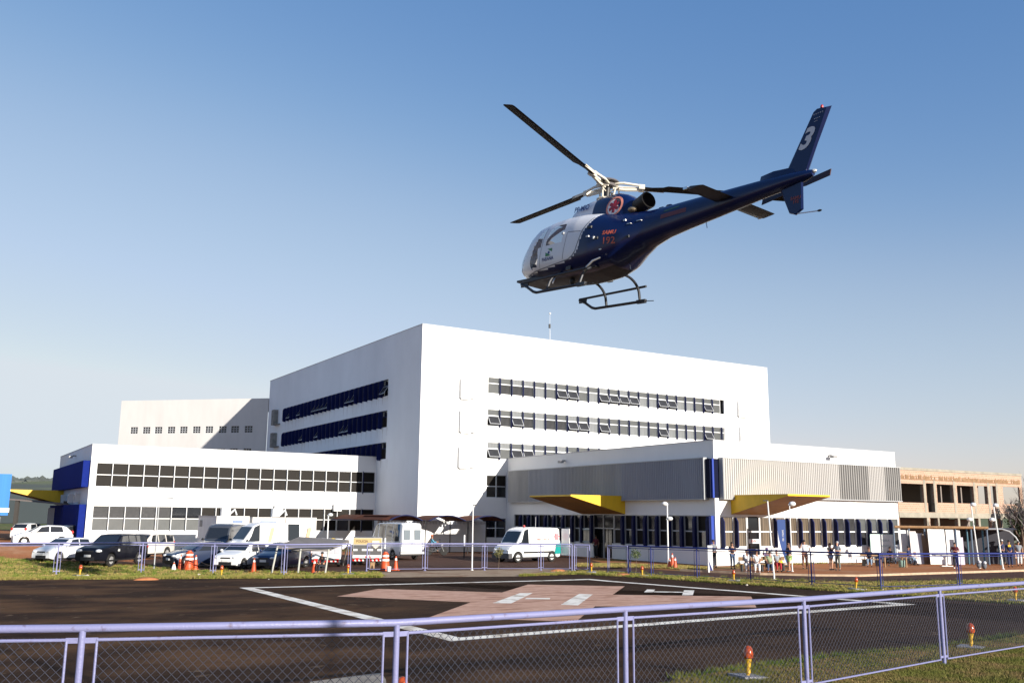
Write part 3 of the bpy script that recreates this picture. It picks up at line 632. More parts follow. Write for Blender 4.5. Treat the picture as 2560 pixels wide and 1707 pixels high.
m.build('inner_wall', mat('inner_render', (.20, .17, .15), .9), annex)
m = MB(); random.seed(3); x = UA+.2; fbox(m, Pv, UA+.2, UA1-.2, 6.62, 6.66, -.03, .02)
while x < UA1-.3:
    h = random.uniform(.24, .38) if random.random() < .85 else .04
    fbox(m, Pv, x, x+.11, 6.37, 6.38+h, -.045, .03)
    x += .15
m.build('lintel_bricks', mat('lintel_brick', (.36, .22, .12), .9, var=.4, scale=3), annex)
# ---------------------------------------------------------------- helicopter (own axes: x to the nose, y to port, z up, origin at rotor hub height 3.14)
def euler_m(ax, ay, az):
    return Matrix.Rotation(az, 3, 'Z') @ Matrix.Rotation(ay, 3, 'Y') @ Matrix.Rotation(ax, 3, 'X')
HT = bl(2.67, 25.22, 12.34); HR = Matrix.Rotation(-YAW, 3, 'Z') @ euler_m(0.0717, -0.0742, 2.1923)
heli = thing('helicopter', 'dark blue and white rescue helicopter flying above the hospital, nose to the left', 'helicopter')
heli.matrix_world = Matrix.Translation(HT) @ HR.to_4x4()
HBLUE = mat('helicopter_blue_paint', (.0024, .010, .062), .3, coat=.2, spec=.35, var=.08, scale=2)
HWHITE = mat('helicopter_white_paint', (.72, .73, .75), .35, coat=.2)
BLADE = mat('rotor_blade_grey', (.030, .025, .022), .8, spec=.15); HUBM = mat('rotor_hub_cream', (.60, .56, .47), .5)
HGLASS = bpy.data.materials.new('cabin_glass'); HGLASS.use_nodes = True; _n = HGLASS.node_tree; _b = _n.nodes['Principled BSDF']
_b.inputs['Base Color'].default_value = (.12, .16, .26, 1); _b.inputs['Roughness'].default_value = .05; _b.inputs['Alpha'].default_value = .3
SKID = mat('skid_black', (.014, .015, .02), .45); HBELLY = mat('belly_dark', (.008, .010, .018), .6)
ZH = 3.14
ST = [ # x, half width, z top, z bottom, exponent, z of max width
 (3.36, .04, 1.14, 1.0, 2.0), (3.30, .28, 1.32, .86, 2.0), (3.18, .44, 1.48, .76, 2.1), (2.98, .58, 1.66, .68, 2.2), (2.7, .71, 1.86, .60, 2.3), (2.38, .82, 2.05, .54, 2.5), (2.0, .91, 2.19, .49, 2.7),
 (1.4, .935, 2.24, .45, 2.9), (.8, .94, 2.26, .42, 3.0), (.2, .93, 2.24, .42, 2.9), (-.4, .88, 2.18, .44, 2.7), (-1.0, .73, 2.10, .56, 2.5), (-1.5, .54, 2.04, .80, 2.3), (-2.0, .385, 2.01, 1.02, 2.2),
 (-2.6, .295, 2.02, 1.18, 2.1), (-3.4, .255, 2.04, 1.30, 2.0), (-4.4, .22, 2.05, 1.44, 2.0), (-5.5, .185, 2.06, 1.60, 2.0), (-6.3, .17, 2.06, 1.70, 2.0), (-6.85, .12, 2.03, 1.80, 2.0), (-7.0, .05, 2.0, 1.88, 2.0)]
def hst(x):
    X = [s[0] for s in ST][::-1]
    return [float(np.interp(x, X, [s[k] for s in ST][::-1])) for k in (1, 2, 3, 4)]
# smooth interpolation of the stations
_xs = np.array([s[0] for s in ST][::-1])
def hsm(x):
    w = [(-.08, .25), (0, .5), (.08, .25)]; r = [0]*4
    for d, q in w:
        v = hst(x+d)
        for i in range(4): r[i] += q*v[i]
    return r
def hy(x, z):
    w, zt, zb, e = hsm(x); zc = (zt+zb)/2-.06*(zt-zb); hh = (zt-zc) if z > zc else (zc-zb)
    q = 1-(min(1, abs(z-zc)/max(hh, .01)))**e
    return w*max(0, q)**(1/e)
def inpoly(p, poly):
    x, y = p; c = False
    for i in range(len(poly)):
        x1, y1 = poly[i-1]; x2, y2 = poly[i]
        if (y1 > y) != (y2 > y) and x < (x2-x1)*(y-y1)/(y2-y1)+x1: c = not c
    return c
WIN_R = [(1.24, 1.80), (1.10, 1.88), (.60, 1.90), (.58, 1.82), (.66, 1.32), (.72, 1.28), (1.34, 1.27), (1.40, 1.33)]      # rear door window
WIN_F = [(1.62, 1.86), (1.50, 1.88), (1.48, 1.80), (1.64, 1.30), (1.70, 1.26), (2.02, 1.20), (2.04, 1.28)]           # front door window
WIN_C = [(2.14, 1.10), (2.05, 1.16), (1.74, 1.15), (1.72, 1.08), (1.80, .84), (1.88, .80), (2.14, .80), (2.2, .88)]          # chin window
WIN_W = [(2.42, 1.92), (2.22, 1.9), (2.42, 1.3), (2.62, 1.1), (2.7, .95), (3.0, .92), (3.18, 1.02), (3.26, 1.16), (3.16, 1.34), (2.85, 1.66)]  # windscreen quarter
WIN_W = [(2.95, 1.58), (2.42, 1.93), (2.27, 1.88), (2.5, 1.3), (2.72, 1.0), (2.95, .88), (3.2, .98), (3.27, 1.12), (3.16, 1.34)]
WIN_S = [(2.9, 1.62), (2.4, 1.96), (1.95, 1.98), (2.0, 1.1), (2.4, .80), (3.1, .88), (3.25, 1.12)]
holes_h = [WIN_R, WIN_F, WIN_C, WIN_W]; holes_s = [WIN_R, WIN_S]
xs = [3.36, 3.34, 3.31, 3.27, 3.23]+list(np.arange(3.2, -2.2, -.03))+list(np.arange(-2.2, -7.0, -.12))+[-7.0]
NR = 72
mb = MB(); rings = []
for x in xs:
    w, zt, zb, e = hsm(min(max(x, -7.0), 3.36)); zc = (zt+zb)/2-.06*(zt-zb); rg = []
    for k in range(NR):
        a = 2*PI*k/NR+PI/NR; c, s = math.cos(a), math.sin(a)
        y = w*math.copysign(abs(c)**(2/e), c); z = zc+(zt-zc if s > 0 else zc-zb)*math.copysign(abs(s)**(2/e), s)
        rg.append((x, y, z-ZH))
    rings.append(rg)
mb.loft(rings)
def is_white(x, z):    # paint scheme boundary
    if x > 3.0: return z > .52
    edge = np.interp(z, [.62, .70, .80, .98, 1.53, 1.92, 2.4], [9, 1.0, .26, -.02, -.22, -.48, -.80])
    low = np.interp(x, [.3, 1.56, 2.6, 3.5], [.80, .66, .60, .56])
    return x > edge and z > low
kept = []; km = []; roofg = []
for f in mb.f:
    cx_ = sum(mb.v[i][0] for i in f)/len(f); cy_ = sum(mb.v[i][1] for i in f)/len(f); cz_ = sum(mb.v[i][2] for i in f)/len(f)+ZH
    if len(f) == 4 and abs(cy_) > .02 and any(inpoly((cx_, cz_), h) for h in (holes_h if cy_ > 0 else holes_s)): continue
    if len(f) == 4 and cz_ > 1.9 and .08 < abs(cy_) < .62 and (1.75 < cx_ < 2.55 or .75 < cx_ < 1.5): roofg.append(f); continue
    kept.append(f); km.append(1 if is_white(cx_, cz_) else (2 if cz_ < hsm(cx_)[2]+.05 and cx_ > -1 else 0))
mb.f = kept; mb.m = km
body = mb.build('fuselage', [HBLUE, HWHITE, HBELLY], heli, smooth=60, label='dark blue shell with white cabin front')
rgm = MB(); rgm.v = list(mb.v); rgm.f = roofg; rgm.m = [0]*len(roofg); rgm.build('roof_window', HGLASS, heli, smooth=60)
def surf_patch(poly, offs, m, name, parent, side=1, step=.08, smooth=True, ring=None, inset=None):
    """patch lying on the fuselage flank: poly in x,z"""
    bm = bmesh.new(); vs = [bm.verts.new((x, 0, z)) for x, z in poly]; bm.faces.new(vs)
    if ring:
        cx = sum(p[0] for p in poly)/len(poly); cz = sum(p[1] for p in poly)/len(poly)
        r_ = bmesh.ops.inset_region(bm, faces=bm.faces[:], thickness=ring, use_even_offset=True)
        inner = [f for f in bm.faces if f not in r_['faces']]; bmesh.ops.delete(bm, geom=inner, context='FACES_ONLY')
    xsq = [p[0] for p in poly]; zq = [p[1] for p in poly]
    for ax, lo, hi in ((0, min(xsq), max(xsq)), (2, min(zq), max(zq))):
        v = lo+step
        while v < hi:
            no = (1, 0, 0) if ax == 0 else (0, 0, 1); cc = (v, 0, 0) if ax == 0 else (0, 0, v)
            bmesh.ops.bisect_plane(bm, geom=bm.verts[:]+bm.edges[:]+bm.faces[:], plane_co=cc, plane_no=no); v += step
    for v in bm.verts:
        x, z = v.co.x, v.co.z; v.co = (x, side*(hy(x, z)+offs), z-ZH)
    me = bpy.data.meshes.new(name); bm.to_mesh(me); bm.free(); me.materials.append(m); me.polygons.foreach_set('use_smooth', [True]*len(me.polygons))
    o = bpy.data.objects.new(name, me); COL.objects.link(o); o.parent = parent; return o
SEAL = mat('window_seal', (.30, .31, .33), .5); SEAM = mat('door_seam', (.20, .22, .25), .6)
for side in (1, -1):
    for h in (holes_h if side > 0 else holes_s):
        surf_patch(h, .004, SEAL if h is not WIN_W else HWHITE, 'window_frame', heli, side, ring=.04)
        surf_patch(h, -.012, HGLASS, 'window', heli, side)
    # grey pinstripe along the paint edge and door seams
    stripe = [(-.48, 1.92), (-.22, 1.53), (-.02, .98), (.10, .87), (.26, .80), (.7, .755), (1.3, .715), (1.9, .69), (2.6, .67)]
    pol = stripe+[(x-.03, z-.03) for x, z in stripe[::-1]]
    surf_patch([(x+.07, z+.035) for x, z in stripe]+[(x+.045, z+.01) for x, z in stripe[::-1]], .004, SEAM, 'pinstripe', heli, side)
    surf_patch([(1.46, 1.9), (1.445, 1.9), (1.67, .74), (1.685, .74)], .004, SEAM, 'door_seam', heli, side)
    surf_patch([(.42, 1.62), (.42, 1.60), (-.10, 1.55), (-.10, 1.57)], .005, SEAM, 'door_rail', heli, side)
    surf_patch([(.44, 1.60), (.425, 1.60), (.56, .84), (.575, .84)], .004, SEAM, 'door_seam', heli, side)
# seats and pilots' space
m = MB()
for sy in (-.42, .42):
    m.box(1.55, 2.0, sy-.22, sy+.22, .75-ZH, 1.0-ZH); m.box(1.45, 1.6, sy-.2, sy+.2, 1.0-ZH, 1.45-ZH)
m.box(.3, .5, -.8, .8, .55-ZH, 1.25-ZH); m.box(2.7, 3.0, -.35, .35, .8-ZH, 1.15-ZH); m.box(-.1, 3.1, -.6, .6, .56-ZH, .62-ZH)
m.build('seats', BLACK, heli)
# engine cowling
CW = [(1.20, .26, 2.30), (1.04, .35, 2.52), (.82, .38, 2.64), (.35, .395, 2.70), (.04, .40, 2.72)]
CW2 = [(.04, .40, 2.72), (-.35, .42, 2.74), (-.78, .42, 2.72), (-1.08, .40, 2.62), (-1.32, .34, 2.46), (-1.50, .22, 2.25)]
def cowl(st, m_, name):
    mm = MB(); rg = []
    for x, w, zt in st:
        zb = 1.9; ring = []
        for k in range(21):
            a = PI*k/20; c, s = math.cos(a), math.sin(a); e = 2/3.2
            ring.append((x-.14*(zt-zb)*(1-abs(s)**e)*0, w*math.copysign(abs(c)**e, c)*(1+.12*(1-abs(s)**e)), zb+(zt-zb)*abs(s)**e-ZH))
        rg.append(ring)
    mm.loft(rg, closed=False); mm.add(rg[0], [tuple(range(21))]); mm.add(rg[-1], [tuple(range(21))])
    return mm.build(name, m_, heli, smooth=50)
ck1 = cowl(CW, HWHITE, 'intake_cowling'); ck2 = cowl(CW2, HBLUE, 'engine_cowling')
m = MB(); m.lathe([(.17, .0), (.21, .02), (.235, .5), (.215, .52), (.17, .1), (0, .1)], (0, 0, 0), 20, 'x'); ex = m.build('exhaust_pipe', mat('sooty_metal', (.02, .018, .017), .5, metal=.5), heli, smooth=40)
ex.matrix_local = Matrix.Translation((-1.38, .05, 2.20-ZH)) @ Matrix.Rotation(R(180-6), 4, 'Z') @ Matrix.Rotation(R(-14), 4, 'Y')
m = MB(); m.blob((-1.45, .28, 2.08-ZH), (.16, .1, .08), 2); m.build('exhaust_fairing', mat('burnt_metal', (.35, .27, .17), .45, metal=.6), heli, smooth=True)
# mast, hub and blades
m = MB(); m.tube([(0, 0, -.46), (0, 0, -.05)], .09, 12); m.build('mast', BLACK, heli, smooth=True)
m = MB()
for k in range(4): a = k*PI/2+.3; m.tube([(.20*math.cos(a), .20*math.sin(a), -.42), (.26*math.cos(a), .26*math.sin(a), -.12)], .028, 6)
m.tube([(.26*math.cos(k*PI/6), .26*math.sin(k*PI/6), -.43) for k in range(13)], .03, 6)
for k in range(4): a = k*PI/2+.3; m.tube([(0, 0, -.2), (.26*math.cos(a), .26*math.sin(a), -.14)], .02, 5)
m.build('swashplate_links', HUBM, heli)
m = MB(); m.lathe([(0, .14), (.12, .16), (.30, .12), (.34, .07), (.30, .06), (0, .06)], (0, 0, .02), 24); m.lathe([(0, .0), (.22, 0), (.24, .06), (0, .08)], (0, 0, -.02), 20); m.build('rotor_dome', mat('rotor_dome_grey', (.14, .13, .13), .4), heli, smooth=40)
AZ = 8.25; CONE = R(1.2)
for k in range(3):
    a = AZ+k*2*PI/3
    T = Matrix.Rotation(a, 4, 'Z') @ Matrix.Rotation(-CONE, 4, 'Y') @ Matrix.Rotation(R(-8 if k else -13), 4, 'X') @ Matrix.Diagonal((1.07 if k == 2 else 1, 1, 1, 1))
    m = MB(); rg = []
    for x, y0, y1, th in ((.92, -.10, .10, .10), (1.25, -.09, .09, .07), (1.55, -.15, .14, .06), (1.68, -.24, .13, .05), (2.4, -.25, .125, .045), (3.8, -.25, .12, .04), (5.28, -.25, .115, .035), (5.345, -.18, .10, .02)):
        dz = -.05*(x/5.3)*0
        rg.append([(x, y1, dz), (x, y1*.6, dz+th*.5), (x, y0*.2, dz+th*.4), (x, y0, dz), (x, y0*.2, dz-th*.35), (x, y1*.6, dz-th*.5)])
    m.loft(rg); b_ = m.build('rotor_blade', BLADE, heli); b_.matrix_local = T
    m = MB()
    for y_, z_ in ((.13, .03), (-.13, .03)):
        m.tube([(.12, y_*.7, z_), (.45, y_, z_+.02), (.98, y_*.6, z_)], .042, 6)
    m.tube([(.15, 0, -.08), (.5, 0, -.09), (1.0, .0, -.05)], .05, 6); m.box(.88, 1.04, -.11, .11, -.07, .07); m.tube([(.3, -.18, -.1), (.34, .22, -.08)], .025, 6)
    m.build('blade_sleeve', HUBM, b_)
    m = MB(); m.box(1.02, 1.6, .10, .12, -.03, .035); m.build('blade_root_edge', HUBM, b_)
# tail
def slab(poly, y0, y1, m_, name, z=ZH, taper=None):
    mm = MB(); n = len(poly); c = (sum(p[0] for p in poly)/n, sum(p[1] for p in poly)/n)
    inn = [(c[0]+(x-c[0])*.84, c[1]+(zz-c[1])*.97) for x, zz in poly]; ym = (y0+y1)/2
    vs = [(x, ym, zz-z) for x, zz in poly]+[(x, y1, zz-z) for x, zz in inn]+[(x, y0, zz-z) for x, zz in inn]
    fs = [tuple(range(n, 2*n)), tuple(range(3*n-1, 2*n-1, -1))]
    for i in range(n):
        j = (i+1) % n; fs += [(i, j, n+j, n+i), (j, i, 2*n+i, 2*n+j)]
    mm.add(vs, fs); return mm.build(name, m_, heli, smooth=25)
fin_u = slab([(-6.05, 2.0), (-6.28, 2.16), (-6.97, 3.37), (-7.08, 3.43), (-7.38, 3.40), (-6.85, 2.02), (-6.8, 1.9)], -.05, .05, HBLUE, 'upper_fin')
fin_l = slab([(-6.10, 1.75), (-6.42, 1.10), (-6.60, 1.03), (-6.80, 1.13), (-6.74, 1.80)], -.035, .035, HBLUE, 'lower_fin')
m = MB(); m.loft([[(x, y, z-ZH) for y, z in ((w, 2.0), (w*.8, h), (0, h+.02), (-w*.8, h), (-w, 2.0))] for x, w, h in ((-5.55, .06, 2.06), (-5.6, .10, 2.13), (-5.95, .10, 2.18), (-6.35, .08, 2.17), (-6.7, .04, 2.05))]); m.build('gearbox_fairing', HBLUE, heli, smooth=40)
m = MB(); rg = []
for y in (-1.38, -1.34, 0, 1.22, 1.26):
    s = .7 if abs(y) in (1.38, 1.26) else 1
    rg.append([(-4.62+.30*s, y, 1.75-ZH), (-4.62+.1, y, 1.79-ZH), (-4.62-.27*s, y, 1.755-ZH), (-4.62+.1, y, 1.71-ZH)])
m.loft(rg); m.build('tailplane', mat('tailplane_dark', (.010, .014, .03), .5), heli, smooth=25)
for sy in (1.27, -1.39):
    m = MB(); m.box(-4.45, -4.32, sy-.02, sy+.02, 1.73-ZH, 1.79-ZH); m.build('position_light', CHROME, heli)
m = MB(); m.tube([(-6.2, -.12, 1.88-ZH), (-6.2, -.45, 1.88-ZH)], .06, 8); m.build('tail_rotor_hub', STEEL, heli)
d = Vector((-.985, 0, .17)).normalized()
for s in (1, -1):
    m = MB(); dd = d*s; nn_ = Vector((0, .34, -.0)) + Vector((-d.z, 0, d.x))*.94; nn_.normalize(); c = Vector((-6.2, -.42, 1.88-ZH))
    P_ = [c+dd*.1-nn_*.05, c+dd*.3-nn_*.1, c+dd*.95-nn_*.1, c+dd*.95+nn_*.09, c+dd*.3+nn_*.09, c+dd*.1+nn_*.05]; o3 = Vector((0, .012, 0))
    m.add([p+o3 for p in P_]+[p-o3 for p in P_], [tuple(range(6)), tuple(range(11, 5, -1))]+[(i, i+6, (i+1) % 6+6, (i+1) % 6) for i in range(6)])
    m.build('tail_rotor_blade', mat('tail_blade', (.05, .02, .018), .5), heli)
m = MB(); m.tube([(-6.62, 0, 1.06-ZH), (-7.18, 0, 1.02-ZH)], .014, 6); tg = m.build('tail_guard', STEEL, heli); m = MB(); m.blob((-7.22, 0, 1.02-ZH), (.07, .03, .03)); m.build('guard_tip', BLACK, tg)
m = MB(); m.lathe([(0, 0), (.035, 0), (.035, .04), (.02, .07), (0, .08)], (-7.12, 0, 3.42-ZH), 10); m.build('beacon', mat('red_lens', (.35, .02, .02), .2), heli)
m = MB(); m.blob((-7.02, .0, 1.97-ZH), (.07, .05, .05)); m.build('tail_light', FRAME, heli)
# skids
for s in (1, -1):
    sk = MB(); y = 1.1*s; toe = (2.12, y, .27-ZH)
    sk.tube([(2.12, y, .27-ZH), (1.85, y, .17-ZH), (1.5, y, -.02-ZH), (1.34, y, -.06-ZH), (.9, y, -.06-ZH), (-.72, y, -.06-ZH)], .042, 8)
    sk.tube([(2.12, y, .30-ZH), (1.95, y, .30-ZH), (-.76, y, .36-ZH)], .036, 8)
    sk.box(1.85, 2.12, y-.015, y+.015, .17-ZH, .30-ZH); sk.box(1.78, 1.9, y-.012, y+.012, .14-ZH, .31-ZH)
    sk.box(-.8, -.45, y-.04, y+.04, -.11-ZH, -.01-ZH); sk.tube([(-.75, y, -.06-ZH), (-1.12, y, -.09-ZH)], .012, 5)
    sk.build('skid', SKID, heli, smooth=30)
for x, m_ in ((.85, SKID), (-.56, SKID)):
    for s in (1, -1):
        m = MB(); pts = [(x, .3*s, .58-ZH)]+[(x, s*(.45+.62*math.sin(t)), (.04+.52*math.cos(t))-ZH) for t in np.linspace(.1, 1.25, 8)]+[(x, 1.1*s, -.02-ZH)]
        m.tube(pts, .038, 8); m.build('cross_tube', m_, heli, smooth=True)
m = MB(); m.tube([(-.95, .80, .70-ZH), (-.80, .93, .60-ZH), (-.62, .99, .42-ZH), (-.50, 1.0, .20-ZH)], [.022, .03, .03, .022], 8); m.build('step_strut', STEEL, heli, smooth=True)
m = MB(); m.tube([(.86, .85, .40-ZH), (.80, .98, .16-ZH)], .022, 6); m.build('step_strut', STEEL, heli)
m = MB(); m.blob((.72, .35, .36-ZH), (.09, .07, .12), 2); m.build('belly_light', BLACK, heli, smooth=True)
for x, y, z, L in ((-3.9, 0, 1.36, .16), (-1.25, 0, .64, .12)):
    m = MB(); m.tube([(x, y, z-ZH), (x-.05, y, z-L-ZH)], .012, 5); m.build('antenna', STEEL, heli)
m = MB(); m.box(-2.35, -2.2, -.02, .02, 2.0-ZH, 2.06-ZH); m.blob((-2.55, 0, 2.05-ZH), (.13, .05, .04)); m.build('boom_light', HBLUE, heli)
# small fittings on the port flank
for x, z, w, h, m_ in ((-.42, 1.62, .13, .06, BLACK), (-.42, 1.35, .06, .04, FRAME), (-.72, 1.28, .05, .06, BLACK), (-.62, 1.29, .018, .07, FRAME), (-1.62, 1.60, .10, .02, STEEL), (-1.9, 1.66, .12, .02, STEEL), (-1.45, 1.72, .04, .05, STEEL), (-1.62, 1.25, .06, .05, BLACK), (-.85, .95, .03, .03, STEEL), (.62, 1.60, .05, .05, FRAME)):
    yv = hy(x, z); m = MB(); m.box(x-w/2-.02, x+w/2+.02, yv-.05, yv+.03, z-h/2-ZH, z+h/2-ZH); m.build('fitting', m_, heli)
# lettering and emblems wrapped on the flank
def flank_text(body_t, size, x, z, m_, bold=0, sx=1, yf=None, tilt=0, slant=0, name='lettering', parent=None, lift=.006):
    me = text_mesh(body_t, size, 0, bold, sx=sx); yf = yf or (lambda X, Z: hy(X, Z))
    for v in me.vertices:
        a, b = v.co.x+slant*v.co.y, v.co.y; X = x-(a*math.cos(tilt)-b*math.sin(tilt)); Z = z+(a*math.sin(tilt)+b*math.cos(tilt))
        v.co = (X, yf(X, Z)+lift, Z-ZH)
    me.materials.clear(); me.materials.append(m_); me.name = name
    o = bpy.data.objects.new(name, me); COL.objects.link(o); o.parent = parent or heli; return o
ORP = mat('orange_print', (.42, .085, .05), .5); RDP = mat('red_emblem', (.33, .012, .03), .5); BLP = mat('blue_print', (.02, .05, .20), .5); GRP = mat('green_print', (.02, .20, .06), .5); WHP = mat('white_print', (.55, .57, .60), .5)
flank_text('SAMU', .15, -1.08, 1.40, ORP, .006, 1.0, slant=.2); flank_text('192', .26, -1.08, 1.17, ORP, .004)
flank_text('PARANA', .14, 1.24, .95, BLP, .004)
flank_text('PP-MIO', .205, .52, 2.44, BLP, .006, yf=lambda X, Z: .425, slant=.15)
flank_text('3', .66, -6.82, 2.74, WHP, .024, .9, yf=lambda X, Z: .052, tilt=R(-2), slant=.42)
for i, (t_, s_) in enumerate((('* * * * *', .10), ('- - - -', .09), ('- - -', .07))):
    flank_text(t_, s_, -7.08+.03*i, 3.26-.07*i, WHP, .003, .8, yf=lambda X, Z: .052, tilt=R(5))
flank_text('SAMU', .11, -6.60, 1.42, mat('dull_red_print', (.22, .05, .05), .6), .003, yf=lambda X, Z: .037); flank_text('192', .11, -6.60, 1.33, MATS['dull_red_print'], .003, yf=lambda X, Z: .037)
def flank_disc(x, z, r0, r1, m_, name, yf, lift, seg=28, poly=None, parent=None):
    mm = MB()
    if poly: P_ = poly
    else: P_ = [(x+r1*math.cos(2*PI*k/seg), z+r1*math.sin(2*PI*k/seg)) for k in range(seg)]
    if r0:
        Q_ = [(x+r0*math.cos(2*PI*k/seg), z+r0*math.sin(2*PI*k/seg)) for k in range(seg)]
        vs = [(a, yf(a, b)+lift, b-ZH) for a, b in P_]+[(a, yf(a, b)+lift, b-ZH) for a, b in Q_]
        mm.add(vs, [(k, (k+1) % seg, (k+1) % seg+seg, k+seg) for k in range(seg)])
    else:
        c = (sum(p[0] for p in P_)/len(P_), sum(p[1] for p in P_)/len(P_)); vs = [(a, yf(a, b)+lift, b-ZH) for a, b in P_]+[(c[0], yf(*c)+lift, c[1]-ZH)]
        mm.add(vs, [(k, (k+1) % len(P_), len(P_)) for k in range(len(P_))])
    return mm.build(name, m_, parent or heli)
def ycw(X, Z):
    w = float(np.interp(-X, [-.04, .35, .78, 1.08, 1.32], [.40, .42, .42, .40, .34])); zt = float(np.interp(-X, [-.04, .35, .78, 1.08, 1.32], [2.72, 2.74, 2.72, 2.62, 2.46]))
    s = min(.999, max(0, (Z-1.9)/(zt-1.9)))**1.6; c = math.sqrt(max(0, 1-s*s)); return w*c**(.625)*(1+.12*(1-(Z-1.9)/(zt-1.9)))
em = flank_disc(-.88, 2.24, 0, .30, mat('emblem_white', (.75, .76, .78), .5), 'round_emblem', ycw, .010)
flank_disc(-.88, 2.24, .245, .30, mat('salmon_ring', (.62, .22, .16), .5), 'emblem_ring', ycw, .014, parent=em)
for k in range(3):
    a = k*PI/3+PI/2; c, s = math.cos(a), math.sin(a); L, w_ = .19, .05
    P_ = [(-.88+c*L-s*w_, 2.24+s*L+c*w_), (-.88-c*L-s*w_, 2.24-s*L+c*w_), (-.88-c*L+s*w_, 2.24-s*L-c*w_), (-.88+c*L+s*w_, 2.24+s*L-c*w_)]
    flank_disc(0, 0, 0, 0, RDP, 'emblem_star', ycw, .016+.001*k, poly=P_, parent=em)
hyf = lambda X, Z: hy(X, Z)
fl = flank_disc(0, 0, 0, 0, GRP, 'flag_emblem', hyf, .006, poly=[(1.34, 1.15), (1.08, 1.03), (1.34, 1.03)])
flank_disc(0, 0, 0, 0, GRP, 'flag_corner', hyf, .006, poly=[(1.26, 1.24), (1.04, 1.24), (1.04, 1.14)], parent=fl)
flank_disc(1.19, 1.13, 0, .045, BLP, 'flag_disc', hyf, .007, parent=fl)
# faded lettering along the boom
for x0, z0, w_, h_, m_ in ((-2.9, 1.83, .5, .05, mat('dull_green_print', (.02, .07, .06), .6)), (-3.0, 1.68, .85, .12, mat('dull_red_mark', (.11, .025, .035), .6))):
    flank_disc(0, 0, 0, 0, m_, 'boom_marking', hyf, .004, poly=[(x0+w_/2, z0-h_/2-.02), (x0-w_/2, z0-h_/2+.03), (x0-w_/2, z0+h_/2+.03), (x0+w_/2, z0+h_/2-.02)])
for o_ in list(heli.children):
    if o_.type == 'MESH' and o_.name.startswith(('fuselage',)): pass
# ---------------------------------------------------------------- vehicles (x to the nose, y to the left side)
GLS = mat('car_glass', (.015, .018, .022), .05, spec=.8); GLP = mat('car_glass_pale', (.16, .19, .21), .08, spec=.8)
HEADL = mat('headlight_glass', (.62, .63, .64), .1, spec=.8); TAIL = mat('tail_light_red', (.45, .012, .012), .2); PLATE = mat('plate_white', (.62, .62, .60), .5); ALLOY = mat('alloy_rim', (.48, .48, .48), .35, metal=.5)
def paint(n, c, r=.28): return mat(n, c, r, coat=.5)
WH = {}
def wheel(parent, x, y, r, w=.2, rim=ALLOY):
    k = (round(r, 2), rim.name)
    if k not in WH:
        m = MB(); m.lathe([(r*.62, -w/2), (r*.93, -w/2), (r, -w*.3), (r, w*.3), (r*.93, w/2), (r*.62, w/2), (r*.6, 0)], (0, 0, 0), 24, 'y'); tyre = m.mesh('tyre', RUBBER, 40)
        m = MB(); m.lathe([(0, -w*.3), (r*.2, -w*.36), (r*.25, -w*.15), (r*.55, -w*.1), (r*.64, -w*.42), (r*.64, w*.42), (r*.55, w*.1), (r*.25, w*.15), (r*.2, w*.36), (0, w*.3)], (0, 0, 0), 20, 'y')
        for s in (-1, 1):
            for q in range(5):
                a = 2*PI*q/5; c, sn = math.cos(a), math.sin(a)
                m.obox((c*r*.38, s*w*.3, sn*r*.38), (r*.24, .02, r*.07), (Vector((c, 0, sn)), Vector((0, 1, 0)), Vector((-sn, 0, c))))
        WH[k] = (tyre, m.mesh('rim', rim, 35))
    t = bpy.data.objects.new('wheel', WH[k][0]); COL.objects.link(t); t.parent = parent; t.location = (x, y, r)
    q = bpy.data.objects.new('rim', WH[k][1]); COL.objects.link(q); q.parent = t
